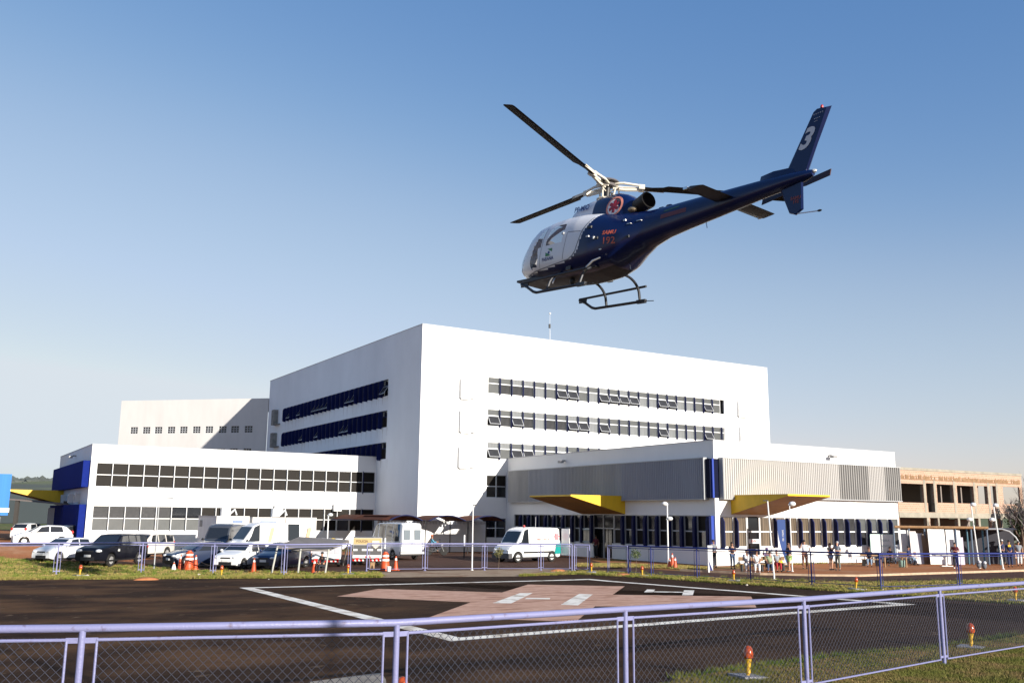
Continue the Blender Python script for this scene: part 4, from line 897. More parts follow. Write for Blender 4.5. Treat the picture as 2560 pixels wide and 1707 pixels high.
def vehicle(name, label, cat, px, py, head, P, pmat, group=None, z=0., wins=None, plate=True, front='car', dark_sill=True, glass=None, rim=ALLOY, loc=None):
    """P: L W H wb wr clear, top [(x,z)..] rear to front, belt [(x,z)..], ws (x0,x1), rw (x0,x1)"""
    L, W, H, wb, wr, cl = P['d']; glass = glass or GLS
    g = gp(px, py, z) if loc is None else Vector(loc)
    t = thing(name, label, cat, (g.x, g.y, g.z), (R(head)-YAW+math.atan2((px-1280)/FL*-1, 1)) if loc is None else 0, group)
    tx = [p[0] for p in P['top']]; tz = [p[1] for p in P['top']]; bx = [p[0] for p in P['belt']]; bz = [p[1] for p in P['belt']]
    top = lambda x: float(np.interp(x, tx, tz)); belt = lambda x: min(float(np.interp(x, bx, bz)), top(x)-.02)
    wxs = (wb/2+P.get('wo', 0), -wb/2+P.get('wo', 0)); tumble = P.get('tumble', .2); ra = wr*1.18
    def tw(x, z):
        k = 1-.16*max(0, abs(x)/(L/2)-.0)**5 if front == 'car' else 1-.10*max(0, x/(L/2))**6
        b = belt(x); 
        if z <= b: q = .97+.03*math.sin(PI*min(1, max(0, (z-cl)/(b-cl+.01))))
        else: q = .97-tumble*(z-b)/max(.35, H-b)
        return W/2*k*q
    nst = int(L/.065); m = MB(); rings = []
    for i in range(nst+1):
        x = -L/2+L*i/nst; ztp = top(x); b = belt(x); zb = cl+.10*(abs(x)/(L/2))**8
        for xw in wxs:
            if abs(x-xw) < ra: zb = max(zb, wr+math.sqrt(ra*ra-(x-xw)**2))
        zb = min(zb, b-.03)
        zs = [zb, zb+.04, zb+(b-zb)*.35, zb+(b-zb)*.7, b, b+(ztp-b)*.5, max(b+.004, ztp-.05), max(b+.006, ztp-.015)]
        half = [(tw(x, q_)*(1, 1, 1, 1, 1, 1, .985, .93)[j]*(1 if j else .98), q_) for j, q_ in enumerate(zs)]
        half.append((half[-1][0]*.55, ztp))
        rg = [(x, 0, zb)]+[(x, y, q_) for y, q_ in half]+[(x, 0, ztp+.01)]+[(x, -y, q_) for y, q_ in half[::-1]]
        rings.append(rg)
    m.loft(rings); body = m.build('body', pmat, t, smooth=32)
    m = MB(); m.box(-L/2+.15, L/2-.15, -W*.40, W*.40, cl+.02, cl+.3); m.build('chassis', BLACK, t)
    def side_patch(x0, x1, lo, hi, mt, nm, parent, skew0=0, skew1=0):
        for s in (1, -1):
            mm = MB(); n = 6; rg = []
            for j in range(n+1):
                f = j/n; row = []
                for z_f in (0, .5, 1):
                    x = (x0+skew0*z_f)*(1-f)+(x1+skew1*z_f)*f
                    zlo = belt(x)+lo; zhi = max(zlo+.02, top(x)-hi); z_ = zlo+(zhi-zlo)*z_f
                    row.append((x, s*(tw(x, z_)+.007), z_))
                rg.append(row)
            mm.loft(rg, closed=False, cap=False); mm.build(nm, mt, parent, smooth=True)
    for w_ in (wins if wins is not None else P['wins']): side_patch(w_[0], w_[1], .03, .085, w_[4] if len(w_) > 4 else glass, 'side_window', t, w_[2] if len(w_) > 2 else 0, w_[3] if len(w_) > 3 else 0)
    def screen(x0, x1, nm, wd=.86):
        mm = MB(); rg = []
        for j in range(7):
            x = x0+(x1-x0)*j/6; z_ = top(x); hw = tw(x, z_)*wd; row = [(x, y*hw, z_+.022-.012*abs(y)) for y in (-1, -.5, 0, .5, 1)]
            rg.append(row)
        mm.loft(rg, closed=False, cap=False); return mm.build(nm, glass, t, smooth=True)
    if P.get('ws'): screen(*P['ws'], 'windshield')
    if P.get('rw'): screen(*P['rw'], 'rear_window')
    zf = P.get('zl', .66); fx = L/2; fwid = tw(fx-.1, zf)
    for s in (1, -1):
        mm = MB(); mm.blob((fx-.12, s*(fwid-.17), zf), P.get('hl', (.17, .2, .085)), 2); mm.build('headlight', HEADL, t, smooth=True)
        zt_ = P.get('zt', .85); mm = MB(); mm.blob((-fx+.07, s*(tw(-fx+.1, zt_)-.08), zt_), P.get('tl', (.1, .12, .14)), 2); mm.build('tail_light', TAIL, t, smooth=True)
        mx = P['ws'][1]-.12 if P.get('ws') else fx-1.2
        mm = MB(); mm.blob((mx, s*(W/2+.09), belt(mx)+.10), (.07, .11, .08), 2); mm.box(mx-.03, mx+.03, s*(W/2-.08), s*(W/2+.05), belt(mx)+.05, belt(mx)+.08); mm.build('mirror', BLACK if P.get('bm') else pmat, t, smooth=40)
    mm = MB(); mm.box(fx-.06, fx+.012, -fwid*.55, fwid*.55, cl+.06, cl+.26); mm.build('grille', BLACK, t)
    mm = MB(); mm.box(fx-.06, fx+.008, -fwid*.42, fwid*.42, zf-.06, zf+.02); mm.build('grille', BLACK, t)
    if plate:
        mm = MB(); mm.box(fx-.02, fx+.035, -.2, .2, cl+.26, cl+.39); mm.build('licence_plate', PLATE, t)
        mm = MB(); mm.box(-fx-.02, -fx+.02, -.2, .2, P.get('zt', .85)-.12, P.get('zt', .85)); mm.build('licence_plate', PLATE, t)
    for s in (1, -1):
        mm = MB(); mm.box(-fx+.5, fx-.5, s*(W/2*.97-.02), s*(W/2+.004), cl-.0, cl+.09)
        if dark_sill: mm.build('sill', BLACK, t)
        for xh in P.get('handles', (-.25,)):
            mm = MB(); mm.box(xh-.08, xh+.08, s*(tw(xh, belt(xh)-.08)), s*(tw(xh, belt(xh)-.08)+.025), belt(xh)-.1, belt(xh)-.07); mm.build('door_handle', pmat if not P.get('bm') else BLACK, t)
        for xw in wxs: wheel(t, xw, s*(W/2-.12), wr, rim=rim)
    return t
HATCH = dict(d=(3.95, 1.68, 1.5, 2.47, .30, .17), top=[(-1.97, .80), (-1.93, 1.02), (-1.55, 1.38), (-1.2, 1.47), (-.3, 1.50), (.25, 1.44), (1.02, 1.00), (1.5, .90), (1.85, .78), (1.97, .62)],
    belt=[(-1.97, .95), (1.0, .92), (1.9, .72)], ws=(.34, .96), rw=(-1.88, -1.55), wins=[(-1.35, -.42, .12, 0), (-.34, .62, 0, -.42)], zl=.66, zt=.98, wo=.03, handles=(-.3, -1.1))
SEDAN = dict(d=(4.35, 1.74, 1.46, 2.6, .31, .17), top=[(-2.17, .85), (-2.1, 1.02), (-1.6, 1.10), (-.95, 1.40), (-.3, 1.46), (.2, 1.42), (1.05, .98), (1.6, .90), (2.05, .76), (2.17, .6)],
    belt=[(-2.17, .98), (1.05, .90), (2.05, .70)], ws=(.3, .98), rw=(-1.5, -1.02), wins=[(-1.25, -.45, .25, 0), (-.37, .65, 0, -.4)], zl=.66, zt=.9, wo=.05, handles=(-.35, -1.15))
FAST = dict(d=(4.25, 1.76, 1.48, 2.6, .32, .17), top=[(-2.12, .80), (-2.08, 1.0), (-1.7, 1.30), (-1.1, 1.44), (-.3, 1.48), (.3, 1.42), (1.1, 1.0), (1.6, .93), (2.0, .80), (2.12, .62)],
    belt=[(-2.12, 1.0), (1.1, .92), (2.0, .74)], ws=(.4, 1.04), rw=(-1.98, -1.6), wins=[(-1.5, -.45, .2, 0), (-.37, .7, 0, -.4)], zl=.68, zt=1.0, wo=.03, handles=(-.35, -1.15))
PICK = dict(d=(5.2, 1.85, 1.85, 3.05, .38, .32), top=[(-2.6, 1.12), (-2.55, 1.78), (-1.4, 1.82), (-.4, 1.85), (.35, 1.80), (1.05, 1.28), (1.7, 1.20), (2.35, 1.08), (2.6, .85)],
    belt=[(-2.6, 1.14), (1.0, 1.16), (2.4, 1.0)], ws=(.45, 1.0), wins=[(-2.35, -1.15), (-1.05, -.3), (-.22, .75, 0, -.4)], zl=.92, zt=1.05, hl=(.15, .2, .11), wo=.05, handles=(-.3, -1.0))
SUV = dict(PICK, d=(4.6, 1.85, 1.72, 2.7, .36, .26), top=[(-2.3, 1.0), (-2.22, 1.4), (-2.0, 1.66), (-.4, 1.72), (.3, 1.68), (1.0, 1.18), (1.6, 1.12), (2.1, 1.0), (2.3, .8)], belt=[(-2.3, 1.08), (1.0, 1.08), (2.1, .92)], wins=[(-2.0, -1.15), (-1.05, -.3), (-.22, .7, 0, -.38)], ws=(.4, .95), zl=.85)
VAN = dict(d=(5.5, 1.95, 2.45, 3.3, .35, .28), top=[(-2.75, 1.2), (-2.72, 2.30), (-2.5, 2.42), (-.5, 2.45), (1.0, 2.38), (1.35, 2.22), (2.0, 1.30), (2.45, 1.12), (2.72, .85), (2.75, .7)],
    belt=[(-2.75, 1.28), (1.9, 1.2), (2.5, .98)], ws=(1.40, 1.97), wins=[(1.0, 1.72, -.02, -.42)], zl=.82, zt=1.35, tl=(.06, .07, .25), tumble=.10, wo=.05, bm=1, handles=(.9,))
SHORTV = dict(VAN, d=(4.95, 1.95, 2.4, 3.2, .35, .28), top=[(-2.47, 1.2), (-2.45, 2.25), (-2.25, 2.36), (.6, 2.40), (.95, 2.3), (1.2, 2.15), (1.75, 1.30), (2.2, 1.12), (2.45, .85), (2.47, .7)], belt=[(-2.47, 1.28), (1.7, 1.2), (2.2, .98)], ws=(1.24, 1.73), wins=[(.70, 1.50, 0, -.42)], wo=.08, handles=(.6,))
white = paint('white_car_paint', (.74, .74, .73)); silver = paint('silver_white_paint', (.62, .64, .66)); black = mat('black_car_paint', (.005, .0055, .010), .4, coat=.12, spec=.25); navy = paint('navy_car_paint', (.012, .022, .055)); grey = paint('dark_grey_paint', (.05, .055, .065)); dkblue = paint('deep_blue_paint', (.010, .022, .075))
# raised bank with the upper car park on the far left
bank = MB()
bp_ = [(-90, 66), (-42, 66), (-35, 72), (-35.5, 112), (-90, 112)]; bo = [(-98, 57), (-40, 57), (-32.5, 68), (-32.5, 120), (-98, 120)]
n5 = len(bp_); bank.add([tuple(bl(x, y, .6)) for x, y in bp_]+[tuple(bl(x, y, -.04)) for x, y in bo], [tuple(range(n5))[::-1]]+[(i, (i+1) % n5, (i+1) % n5+n5, i+n5) for i in range(n5)])
tag(bank.build('bank', SOIL), kind='structure')
vehicle('parked_car', 'white estate car with red tail lights turned away, leftmost car beside the blue wall', 'car', 74, 1349, 60, HATCH, white, z=.62)
vehicle('parked_car', 'shiny white hatchback seen side on, in front of the blue end of the wing', 'car', 104, 1362, 186, dict(HATCH, d=(4.1, 1.7, 1.48, 2.55, .31, .16)), white, z=.62)
vehicle('parked_car', 'dark grey hatchback half hidden behind the side-on white hatchback', 'car', 170, 1357, 205, FAST, grey, z=.62)
# small box truck
g = gp(232, 1374); bt_ = thing('box_truck', 'small white box truck facing the camera by the corner of the long wing', 'truck', g, R(285)-YAW)
CAB = dict(d=(2.2, 1.7, 1.95, 1.2, .32, .35), top=[(-1.1, 1.92), (.35, 1.95), (.55, 1.9), (.95, 1.2), (1.08, .95), (1.1, .6)], belt=[(-1.1, 1.15), (1.0, 1.12)], ws=(.58, .93), wins=[(-.2, .5, 0, -.15)], zl=.78, zt=.9, tumble=.12, bm=1, handles=(0,))
beige = paint('beige_white_paint', (.60, .55, .48))
cab = vehicle('cab', None, None, 0, 0, 0, CAB, beige, loc=(0, 0, 0), plate=True)
for ch in list(cab.children):
    ch.parent = bt_; ch.location = ch.location + Vector((1.3, 0, 0))
bpy.data.objects.remove(cab)
m = MB(); m.box(-2.9, .2, -1.0, 1.0, .7, 2.65); m.build('cargo_box', white, bt_); m = MB(); m.box(-2.9, -2.93, -.98, .98, .75, 2.6); m.box(-2.95, .25, -1.02, 1.02, 2.65, 2.69); m.build('box_trim', GREYF, bt_)
m = MB(); m.box(.75, 1.4, -.5, .5, 1.97, 2.02); m.build('roof_rack', BLACK, bt_)
vehicle('parked_suv', 'white pickup with pale bonnet standing right behind the black pickup', 'pickup truck', 362, 1395, 232, dict(SUV, d=(4.4, 1.8, 1.75, 2.6, .36, .28)), paint('pale_pickup_paint', (.62, .58, .52)))
vehicle('parked_car', 'silver white hatchback with black grille, leftmost of the cars behind the far fence', 'car', 160, 1402, 226, dict(HATCH, d=(3.95, 1.70, 1.52, 2.5, .31, .17)), silver)
pk = vehicle('parked_pickup', 'big black pickup with a white plate and the number 44 on its side', 'pickup truck', 280, 1412, 238, PICK, black)
lettering('number', '44', .22, PLATE, pk, (.95, .945, .92), (-1, 0, 0), (0, 0, 1), .01)
vehicle('parked_car', 'dark navy hatchback facing left behind the orange barrel on the left', 'car', 505, 1416, 205, FAST, navy)
vehicle('parked_car', 'small white hatchback facing the camera, between the navy and the deep blue cars', 'car', 606, 1419, 240, HATCH, white)
vehicle('parked_car', 'deep blue hatchback facing the camera under the grey awning', 'car', 705, 1420, 238, dict(HATCH, d=(4.1, 1.75, 1.53, 2.6, .32, .18)), dkblue)
pv = vehicle('police_van', 'white van with tan stripes and POLICIA on its side, in front of the containers', 'van', 664, 1399, 208, dict(VAN, d=(6.0, 2.0, 2.55, 3.5, .36, .3), top=[(-3.0, 1.2), (-2.97, 2.4), (-2.6, 2.52), (.7, 2.55), (1.1, 2.48), (1.5, 2.3), (2.2, 1.35), (2.7, 1.15), (2.97, .85), (3.0, .7)], ws=(1.55, 2.15), wins=[(1.05, 1.9, 0, -.45), (-2.0, -1.1)], belt=[(-3, 1.3), (2.1, 1.25), (2.7, 1.0)]), white)
TAN = mat('tan_stripe', (.55, .38, .22), .5)
for x in (.55, -2.35):
    m = MB(); m.add([(x, .99, .9), (x-.28, .99, .9), (x-.62, .935, 2.2), (x-.34, .935, 2.2)], [(0, 1, 2, 3)]); m.build('tan_stripe', TAN, pv)
lettering('lettering', 'POLICIA', .42, mat('grey_print', (.45, .44, .44), .6), pv, (-.25, 1.0, 1.12), (-1, 0, 0), (0, .0, 1), .006)
mv = vehicle('minivan', 'dark grey minivan with a steep windscreen behind the navy car', 'van', 560, 1391, 248, dict(SHORTV, d=(4.95, 1.9, 2.2, 3.2, .35, .28)), grey)
vr = vehicle('passenger_van', 'white passenger van seen from behind, parked under the arched shelter', 'van', 984, 1396, 117, dict(VAN, d=(5.5, 1.95, 2.62, 3.3, .35, .3), top=[(-2.75, 1.2), (-2.72, 2.45), (-2.5, 2.58), (-.5, 2.62), (1.0, 2.55), (1.35, 2.4), (2.0, 1.30), (2.45, 1.12), (2.72, .85), (2.75, .7)], wins=[(-2.4, -1.5), (-1.4, -.4), (-.3, .7), (.85, 1.72, 0, -.42)]), white)
for y in (-.42, .42):
    m = MB(); m.box(-2.77, -2.74, y-.25, y+.25, 1.42, 2.12); m.build('rear_window', GLP, vr)
m = MB(); m.box(-2.86, -2.7, -.95, .95, .42, .62); m.build('bumper', mat('grey_bumper', (.2, .2, .2), .6), vr)
m = MB(); m.box(-2.78, -2.73, -.01, .01, .6, 2.4); m.build('door_seam', GREYF, vr)
m = MB(); m.box(-2.9, -2.85, -.92, .92, .47, .55); m.build('bumper_strip', white, vr)
am = vehicle('ambulance', 'white ambulance with a teal stripe, red cross and its rear door open', 'ambulance', 1318, 1403, 222, SHORTV, white, rim=mat('white_rim', (.6, .6, .6), .4))
TEAL = mat('teal_stripe', (.0, .22, .20), .4)
m = MB(); m.add([(-1.75, .985, .55), (-2.35, .985, .55), (-2.35, .985, 1.28), (-1.95, .985, 1.28)], [(0, 1, 2, 3)]); m.build('teal_stripe', TEAL, am)
lettering('lettering', 'AMBULANCIA', .2, mat('pale_red_print', (.6, .25, .22), .6), am, (-.65, .965, 1.55), (-1, 0, 0), (0, -.08, 1), .003)
m = MB()
for k in range(3):
    a = k*PI/3; c, s = math.cos(a)*.25, math.sin(a)*.25; w_ = .055; px_, pz_ = -2.0, 1.75
    q = Vector((-math.sin(a), 0, math.cos(a)))*w_; d_ = Vector((c, 0, s)); o_ = Vector((px_, .955+.001*k, pz_)); m.add([o_+d_+q, o_-d_+q, o_-d_-q, o_+d_-q], [(0, 1, 2, 3)])
m.build('emblem', mat('pink_emblem', (.62, .2, .22), .5), am)
m = MB(); m.box(-2.5, -2.46, .95, 1.75, .45, 2.3); do_ = m.build('rear_door', white, am); m = MB(); m.box(-2.52, -2.5, 1.15, 1.65, 1.35, 1.95); m.build('door_window', GLP, do_); m = MB(); m.box(-2.525, -2.52, 1.15, 1.65, 1.38, 1.5); m.build('red_stripe', mat('red_stripe', (.5, .05, .03), .5), do_)
m = MB(); m.box(-1.7, 1.2, .97, .995, .62, .74); m.build('side_moulding', BLACK, am)
m = MB(); m.lathe([(0, 0), (.09, 0), (.08, .12), (0, .15)], (.6, .3, 2.4), 12); m.build('beacon', MATS['red_lens'], am); m = MB(); m.tube([(-.6, .2, 2.4), (-.62, .2, 3.1)], .012, 5); m.build('antenna', FRAME, am)
m = MB(); m.box(2.2, 2.52, -.9, .9, .28, .62); m.build('bumper', mat('dark_bumper', (.06, .06, .065), .6), am)
# rear ends of two police trucks
def truck_rear(px, py, label, variant):
    g = gp(px, py); t = thing('police_truck', label, 'truck', g, R(99)-YAW)
    W_ = .9 if variant else .86
    m = MB(); m.box(-.05, 3.4, -W_, W_, .55, 1.72 if variant else 1.35); m.box(3.5, 4.9, -.85, .85, .5, 1.6); m.build('body', paint('truck_body_white', (.5, .5, .5)) if variant else MATS['silver_white_paint'], t)
    if variant:
        m = MB(); m.box(-.08, -.05, -W_+.04, W_-.04, 1.32, 1.70); m.build('tan_panel', mat('tan_panel', (.42, .31, .14), .6), t)
        lettering('lettering', 'POLICIA', .2, mat('brown_print', (.16, .10, .04), .6), t, (-.085, .35, 1.5), (0, -1, 0), (0, 0, 1), .008)
        m = MB(); m.box(-.08, -.05, -W_+.04, W_-.04, .68, 1.28); m.build('dark_tailgate', mat('dark_grey_panel', (.07, .07, .07), .5), t)
        for y, w_ in ((-.74, .14), (-.2, .16), (.2, .16), (.74, .14)):
            m = MB(); m.box(-.1, -.08, y-w_*.9, y+w_*.9, .92, 1.04); m.build('lamp', PLATE, t)
        m = MB(); m.prism([(-.22, 1.55), (.22, 1.55), (.25, 1.25), (0, 1.05), (-.25, 1.25)], lambda a, b, d: (d, a-.5, b), -.12, -.1); m.build('crest', mat('cream_crest', (.55, .52, .42), .6), t)
    else:
        for k in range(4):
            m = MB(); m.box(-.09, -.05, -W_+.06+k*.42, -W_+.42+k*.42, .78, 1.27); m.build('silver_panel', mat('silver_panel', (.42, .42, .45), .4), t)
        m = MB(); m.prism([(-.33, 1.36), (.30, 1.36), (.26, 1.62), (0, 1.74), (-.28, 1.62)], lambda a, b, d: (d, a-.35, b), -.06, -.03); m.build('crest', mat('gold_crest', (.42, .30, .06), .5), t); 
        m = MB(); m.lathe([(0, -.02), (.13, -.02), (.13, .0), (0, 0)], (-.06, -.35, 1.55), 16, 'x'); m.build('crest_disc', mat('pale_green_disc', (.35, .45, .25), .5), t)
    m = MB(); m.box(-.12, -.02, -W_, W_, .48, .62); m.build('bumper', PLATE, t)
    for r_, (y0, y1, z0) in enumerate(((-W_, -W_+.72, .30), (W_-.72, W_, .30), (-.35, .35, .50 if variant else .30))):
        n = int((y1-y0)/.12)
        m = MB(); 
        for k in range(n): m.mi = k % 2; y = y0+k*.12; m.add([(-.13, y, z0), (-.13, y+.1, z0), (-.13, y+.13, z0+.1), (-.13, y+.03, z0+.1), (-.11, y, z0), (-.11, y+.1, z0), (-.11, y+.13, z0+.1), (-.11, y+.03, z0+.1)], [(0, 1, 2, 3), (4, 7, 6, 5), (0, 4, 5, 1), (1, 5, 6, 2), (2, 6, 7, 3), (3, 7, 4, 0)])
        m.build('reflector_strip', [PLATE, TAIL], t)
    for s in (-1, 1):
        m = MB(); m.box(-.14, -.1, s*.62-.12, s*.62+.12, .40, .50); m.build('tail_light', TAIL, t)
        wheel(t, .8, s*.72, .34); wheel(t, 4.2, s*.72, .34)
    return t
truck_rear(815, 1417, 'rear of a grey truck with four silver panels and a gold crest', 0)
truck_rear(917, 1414, 'rear of a police truck with a tan lettered panel and cream crest', 1)
# white containers behind the police van
def container(px0, px1, v, zt_, label, rib=False, depth_=5.5):
    a = onv(px0, 1320, v).x; b = onv(px1, 1320, v).x; t = thing('container', label, 'container', (a, v, 0))
    m = MB(); m.box(0, b-a, 0, depth_, .15, zt_); m.build('shell', mat('container_white', (.70, .70, .69), .6, var=.12, scale=1.2, stretch=(1, 1, .3)), t)
    m = MB()
    for x in (0, b-a-.08): m.box(x-.01, x+.09, -.03, .06, .1, zt_+.03)
    m.box(.09, b-a-.09, -.03, .06, zt_-.08, zt_+.03); m.box(-.02, .05, .06, depth_, zt_-.08, zt_+.03); m.build('frame', mat('container_frame', (.5, .48, .46), .6), t)
    if rib:
        m = MB()
        for k in range(int((b-a)/.25)): m.box(.12+k*.25, .18+k*.25, -.02, .001, .2, zt_-.1)
        m.build('rib', t and MATS['container_white'], t)
    return t, b-a
c1, w1 = container(540, 622, 72.5, 2.92, 'white container with a grey shaded end and yellow number, leftmost of three')
m = MB(); m.box(1.2, w1-.5, -.05, -.031, 2.45, 2.62); m.build('blue_sign', mat('blue_sign', (.10, .16, .40), .5), c1)
lettering('number', '112', .75, mat('yellow_print', (.62, .50, .12), .6), c1, (.75, -.035, 1.9), (1, 0, 0), (0, 0, 1))
m = MB(); m.box(1.3, w1-.1, -.04, -.031, .9, 2.25); m.build('door_opening', DARKIN, c1)
m = MB(); m.box(-.02, -.005, 4.2, 5.0, 2.1, 2.6); m.build('vent', MATS['grey_bumper'], c1)
c2, w2_ = container(630, 712, 72.5, 2.85, 'plain white container in the middle behind the police van'); m = MB(); m.box(.6, w2_-.7, -.05, -.031, 2.45, 2.6); m.build('blue_sign', MATS['blue_sign'], c2)
m = MB(); m.box(.2, w2_-.4, -.045, -.031, 2.12, 2.22); m.build('grey_line', GREYF, c2)
container(714, 790, 72.5, 2.85, 'ribbed white container, rightmost of three, beside the lamp sign', True)
for px, lab in ((563, 'white air conditioner on the leftmost container roof'), (690, 'white air conditioner with a round duct on the middle container')):
    p = onv(px, 1285, 73.2); t = thing('roof_unit', lab, 'air conditioner', (p.x, 73.2, 2.93)); m = MB(); m.box(-.25, .3, 0, .5, 0, .62); m.build('case', white, t)
    m = MB(); m.tube([(.3, .1, .1)]+[(.3+.45*math.sin(a), .1, .1+.42*math.sin(a*.999+.0)*(1 if a < 1.6 else 1)) for a in (.5, 1.0, 1.5)]+[(.9, .1, .1)], .07, 8); m.build('duct', FRAME, t, smooth=True)
# motorcycles
def motorbike(px, py, head, label, col, group=None, z=0.):
    g = gp(px, py, z); t = thing('motorcycle', label, 'motorcycle', g, R(head)-YAW, group)
    for x in (.62, -.62):
        m = MB(); m.lathe([(.24, -.05), (.30, -.04), (.31, 0), (.30, .04), (.24, .05), (.23, 0)], (x, 0, .31), 20, 'y'); w_ = m.build('wheel', RUBBER, t, smooth=40)
        m = MB(); m.lathe([(0, -.02), (.05, -.03), (.05, .03), (0, .02)], (x, 0, .31), 10, 'y')
        for k in range(6): a = k*PI/3; m.tube([(x, 0, .31), (x+.24*math.cos(a), 0, .31+.24*math.sin(a))], .008, 4)
        m.build('rim', ALLOY, w_)
    m = MB(); m.tube([(.62, .06, .31), (.38, .06, .85), (.34, .06, .98)], .022, 6); m.tube([(.62, -.06, .31), (.38, -.06, .85), (.34, -.06, .98)], .022, 6); m.build('fork', STEEL, t)
    m = MB(); m.tube([(.3, .34, 1.06), (.38, .1, 1.0), (.38, -.1, 1.0), (.3, -.34, 1.06)], .016, 6); m.build('handlebar', BLACK, t)
    m = MB(); m.blob((.12, 0, .76), (.3, .14, .14), 2); m.build('tank', col, t, smooth=True)
    m = MB(); m.blob((-.38, 0, .74), (.38, .12, .07), 2); m.build('seat', BLACK, t, smooth=True)
    m = MB(); m.blob((.0, 0, .42), (.24, .13, .19), 2, .06); m.tube([(-.62, .1, .31), (.1, .08, .4), (.35, 0, .85)], .03, 6); m.tube([(-.05, -.13, .32), (-.75, -.15, .38)], .04, 8); m.build('engine', mat('engine_metal', (.12, .12, .12), .4, metal=.6), t, smooth=40)
    m = MB(); m.blob((.48, 0, .88), (.09, .1, .1), 2); m.build('headlight', HEADL, t, smooth=True)
    for s in (1, -1): m = MB(); m.tube([(.3, s*.3, 1.06), (.28, s*.36, 1.22)], .008, 4); m.blob((.28, s*.38, 1.25), (.02, .06, .04)); m.build('mirror', BLACK, t)
    m = MB(); m.blob((-.72, 0, .72), (.06, .07, .05)); m.build('tail_light', TAIL, t)
    return t
mb1 = motorbike(1090, 1388, 10, 'black motorcycle with spoked wheels parked right of the passenger van', black)
motorbike(432, 1366, 262, 'red scooter standing alone by the shaded wall of the wing', paint('red_scooter_paint', (.22, .01, .02)))
motorbike(925, 1362, 235, 'black motorcycle half hidden left of the passenger van', grey)
# ---------------------------------------------------------------- fences
LAV = mat('lavender_fence_paint', (.19, .195, .345), .4, var=.55, scale=9, spec=.3, thr=(.26, .40), col2=(.12, .10, .16), bump=.15, bscale=40); NVF = mat('fence_dark_blue', (.018, .028, .15), .45, spec=.3); WIRE = mat('fence_wire', (.030, .032, .05), .7)  # right far fence gets a darker blue than the lavender ones
def fence(name, label, pts, h, pm, wires=True, rail_r=.042, group=None, bottom=True, cell=.106, dang=.15, seg=None, sidebars=True, lowrail=True):
    base = Vector((*pts[0], gz(*pts[0]))); t = thing(name, label, 'fence', base, 0, group)
    Ls = [Vector((x, y, gz(x, y)))-base for x, y in pts]; m = MB(); m.tube([p+Vector((0, 0, h)) for p in Ls], rail_r, 12); m.build('top_rail', pm, t, smooth=50)
    for p in Ls:
        m = MB(); m.tube([p+Vector((0, 0, -.05)), p+Vector((0, 0, h-.02))], rail_r*.85, 12); m.tube([p+Vector((0, 0, -.05)), p+Vector((0, 0, .03))], rail_r*2, 8); m.build('post', pm, t, smooth=40)
    for a, b in zip(Ls, Ls[1:]):
        d = b-a; L = d.length; u = d/L; up = Vector((0, 0, 1)); nrm = u.cross(up).normalized(); ax = (u, nrm, up)
        fr = MB(); rw = rail_r*.42
        P = lambda s, z_: a+u*s+up*z_
        if sidebars:
            for s in (dang, L-dang): fr.tube([P(s, .1), P(s, h-.12)], rw*.8, 6)
            for s0, s1 in ((0.02, dang+.01), (L-dang-.01, L-.02)): fr.obox((P(s0, h-.125)+P(s1, h-.125))/2, ((s1-s0)/2, .006, .028), ax); fr.obox((P(s0, .16)+P(s1, .16))/2, ((s1-s0)/2, .006, .02), ax)
        fr.tube([P(dang, h-.12), P(L-dang, h-.12)], rw, 8)
        if lowrail: fr.tube([P(dang, .11), P(L-dang, .11)], rw*.85, 6)
        pf = fr.build('panel_frame', pm, t, smooth=40)
        if wires:
            w = MB(); x0, x1, z0, z1 = dang+.01, L-dang-.01, .12, h-.095; hh = z1-z0; r_ = .0034
            for sgn in (1, -1):
                k = -hh
                while k < x1-x0:
                    s0, s1 = max(0, k), min(x1-x0, k+hh)
                    if s1 > s0+.01:
                        za, zb = (s0-k, s1-k) if sgn > 0 else (hh-(s0-k), hh-(s1-k))
                        A_, B_ = P(x0+s0, z0+za), P(x0+s1, z0+zb); tt = (B_-A_).normalized(); q = tt.cross(nrm).normalized()*r_; n2 = nrm*r_; o_ = nrm*(.003*sgn)
                        ring = [[A_+o_+q, A_+o_+n2, A_+o_-q, A_+o_-n2], [B_+o_+q, B_+o_+n2, B_+o_-q, B_+o_-n2]]
                        w.loft(ring, cap=False)
                    k += cell
            w.build('wire_mesh', WIRE, pf)
    return t
nf = [W2(-8.1, 9.6), W2(-4.53, 10.33), W2(-1.30, 11.24), W2(1.61, 13.45), W2(4.80, 15.76), W2(8.49, 19.03), W2(12.2, 22.1)]
fence('near_fence', 'lavender pipe fence with chain link panels running across the foreground', nf, 1.44, LAV)
ff = lambda *xs: [tuple(gp(x, y))[:2] for x, y in xs]
fence('far_fence', 'lavender pipe fence on the far turf in front of the parked cars', ff((-90, 1440), (140, 1435), (352, 1431), (532, 1433), (709, 1437), (875, 1432)), 1.55, LAV, wires=False, lowrail=False, group='fences across the far side of the pad')
fence('far_fence', 'pair of wide lavender gate panels across the driveway before the ambulance', ff((916, 1427), (1062, 1426), (1211, 1425), (1352, 1425), (1430, 1426)), 1.52, LAV, wires=False, group='fences across the far side of the pad')
fence('fence_gate', 'narrow lavender gate leaf standing right of the ambulance', ff((1436, 1426), (1474, 1427)), 1.5, LAV, wires=False, sidebars=True, dang=.12)
fence('short_fence', 'short lavender fence panel at the left end of the navy fence', ff((1520, 1430), (1570, 1433)), 1.5, LAV, wires=False, dang=.12)
fence('far_fence', 'navy pipe fence in front of the waiting people on the right', ff((1572, 1434), (1628, 1438), (1743, 1444), (1877, 1452), (2030, 1461), (2203, 1472), (2400, 1466), (2620, 1462)), 1.55, NVF, wires=False, group='fences across the far side of the pad')
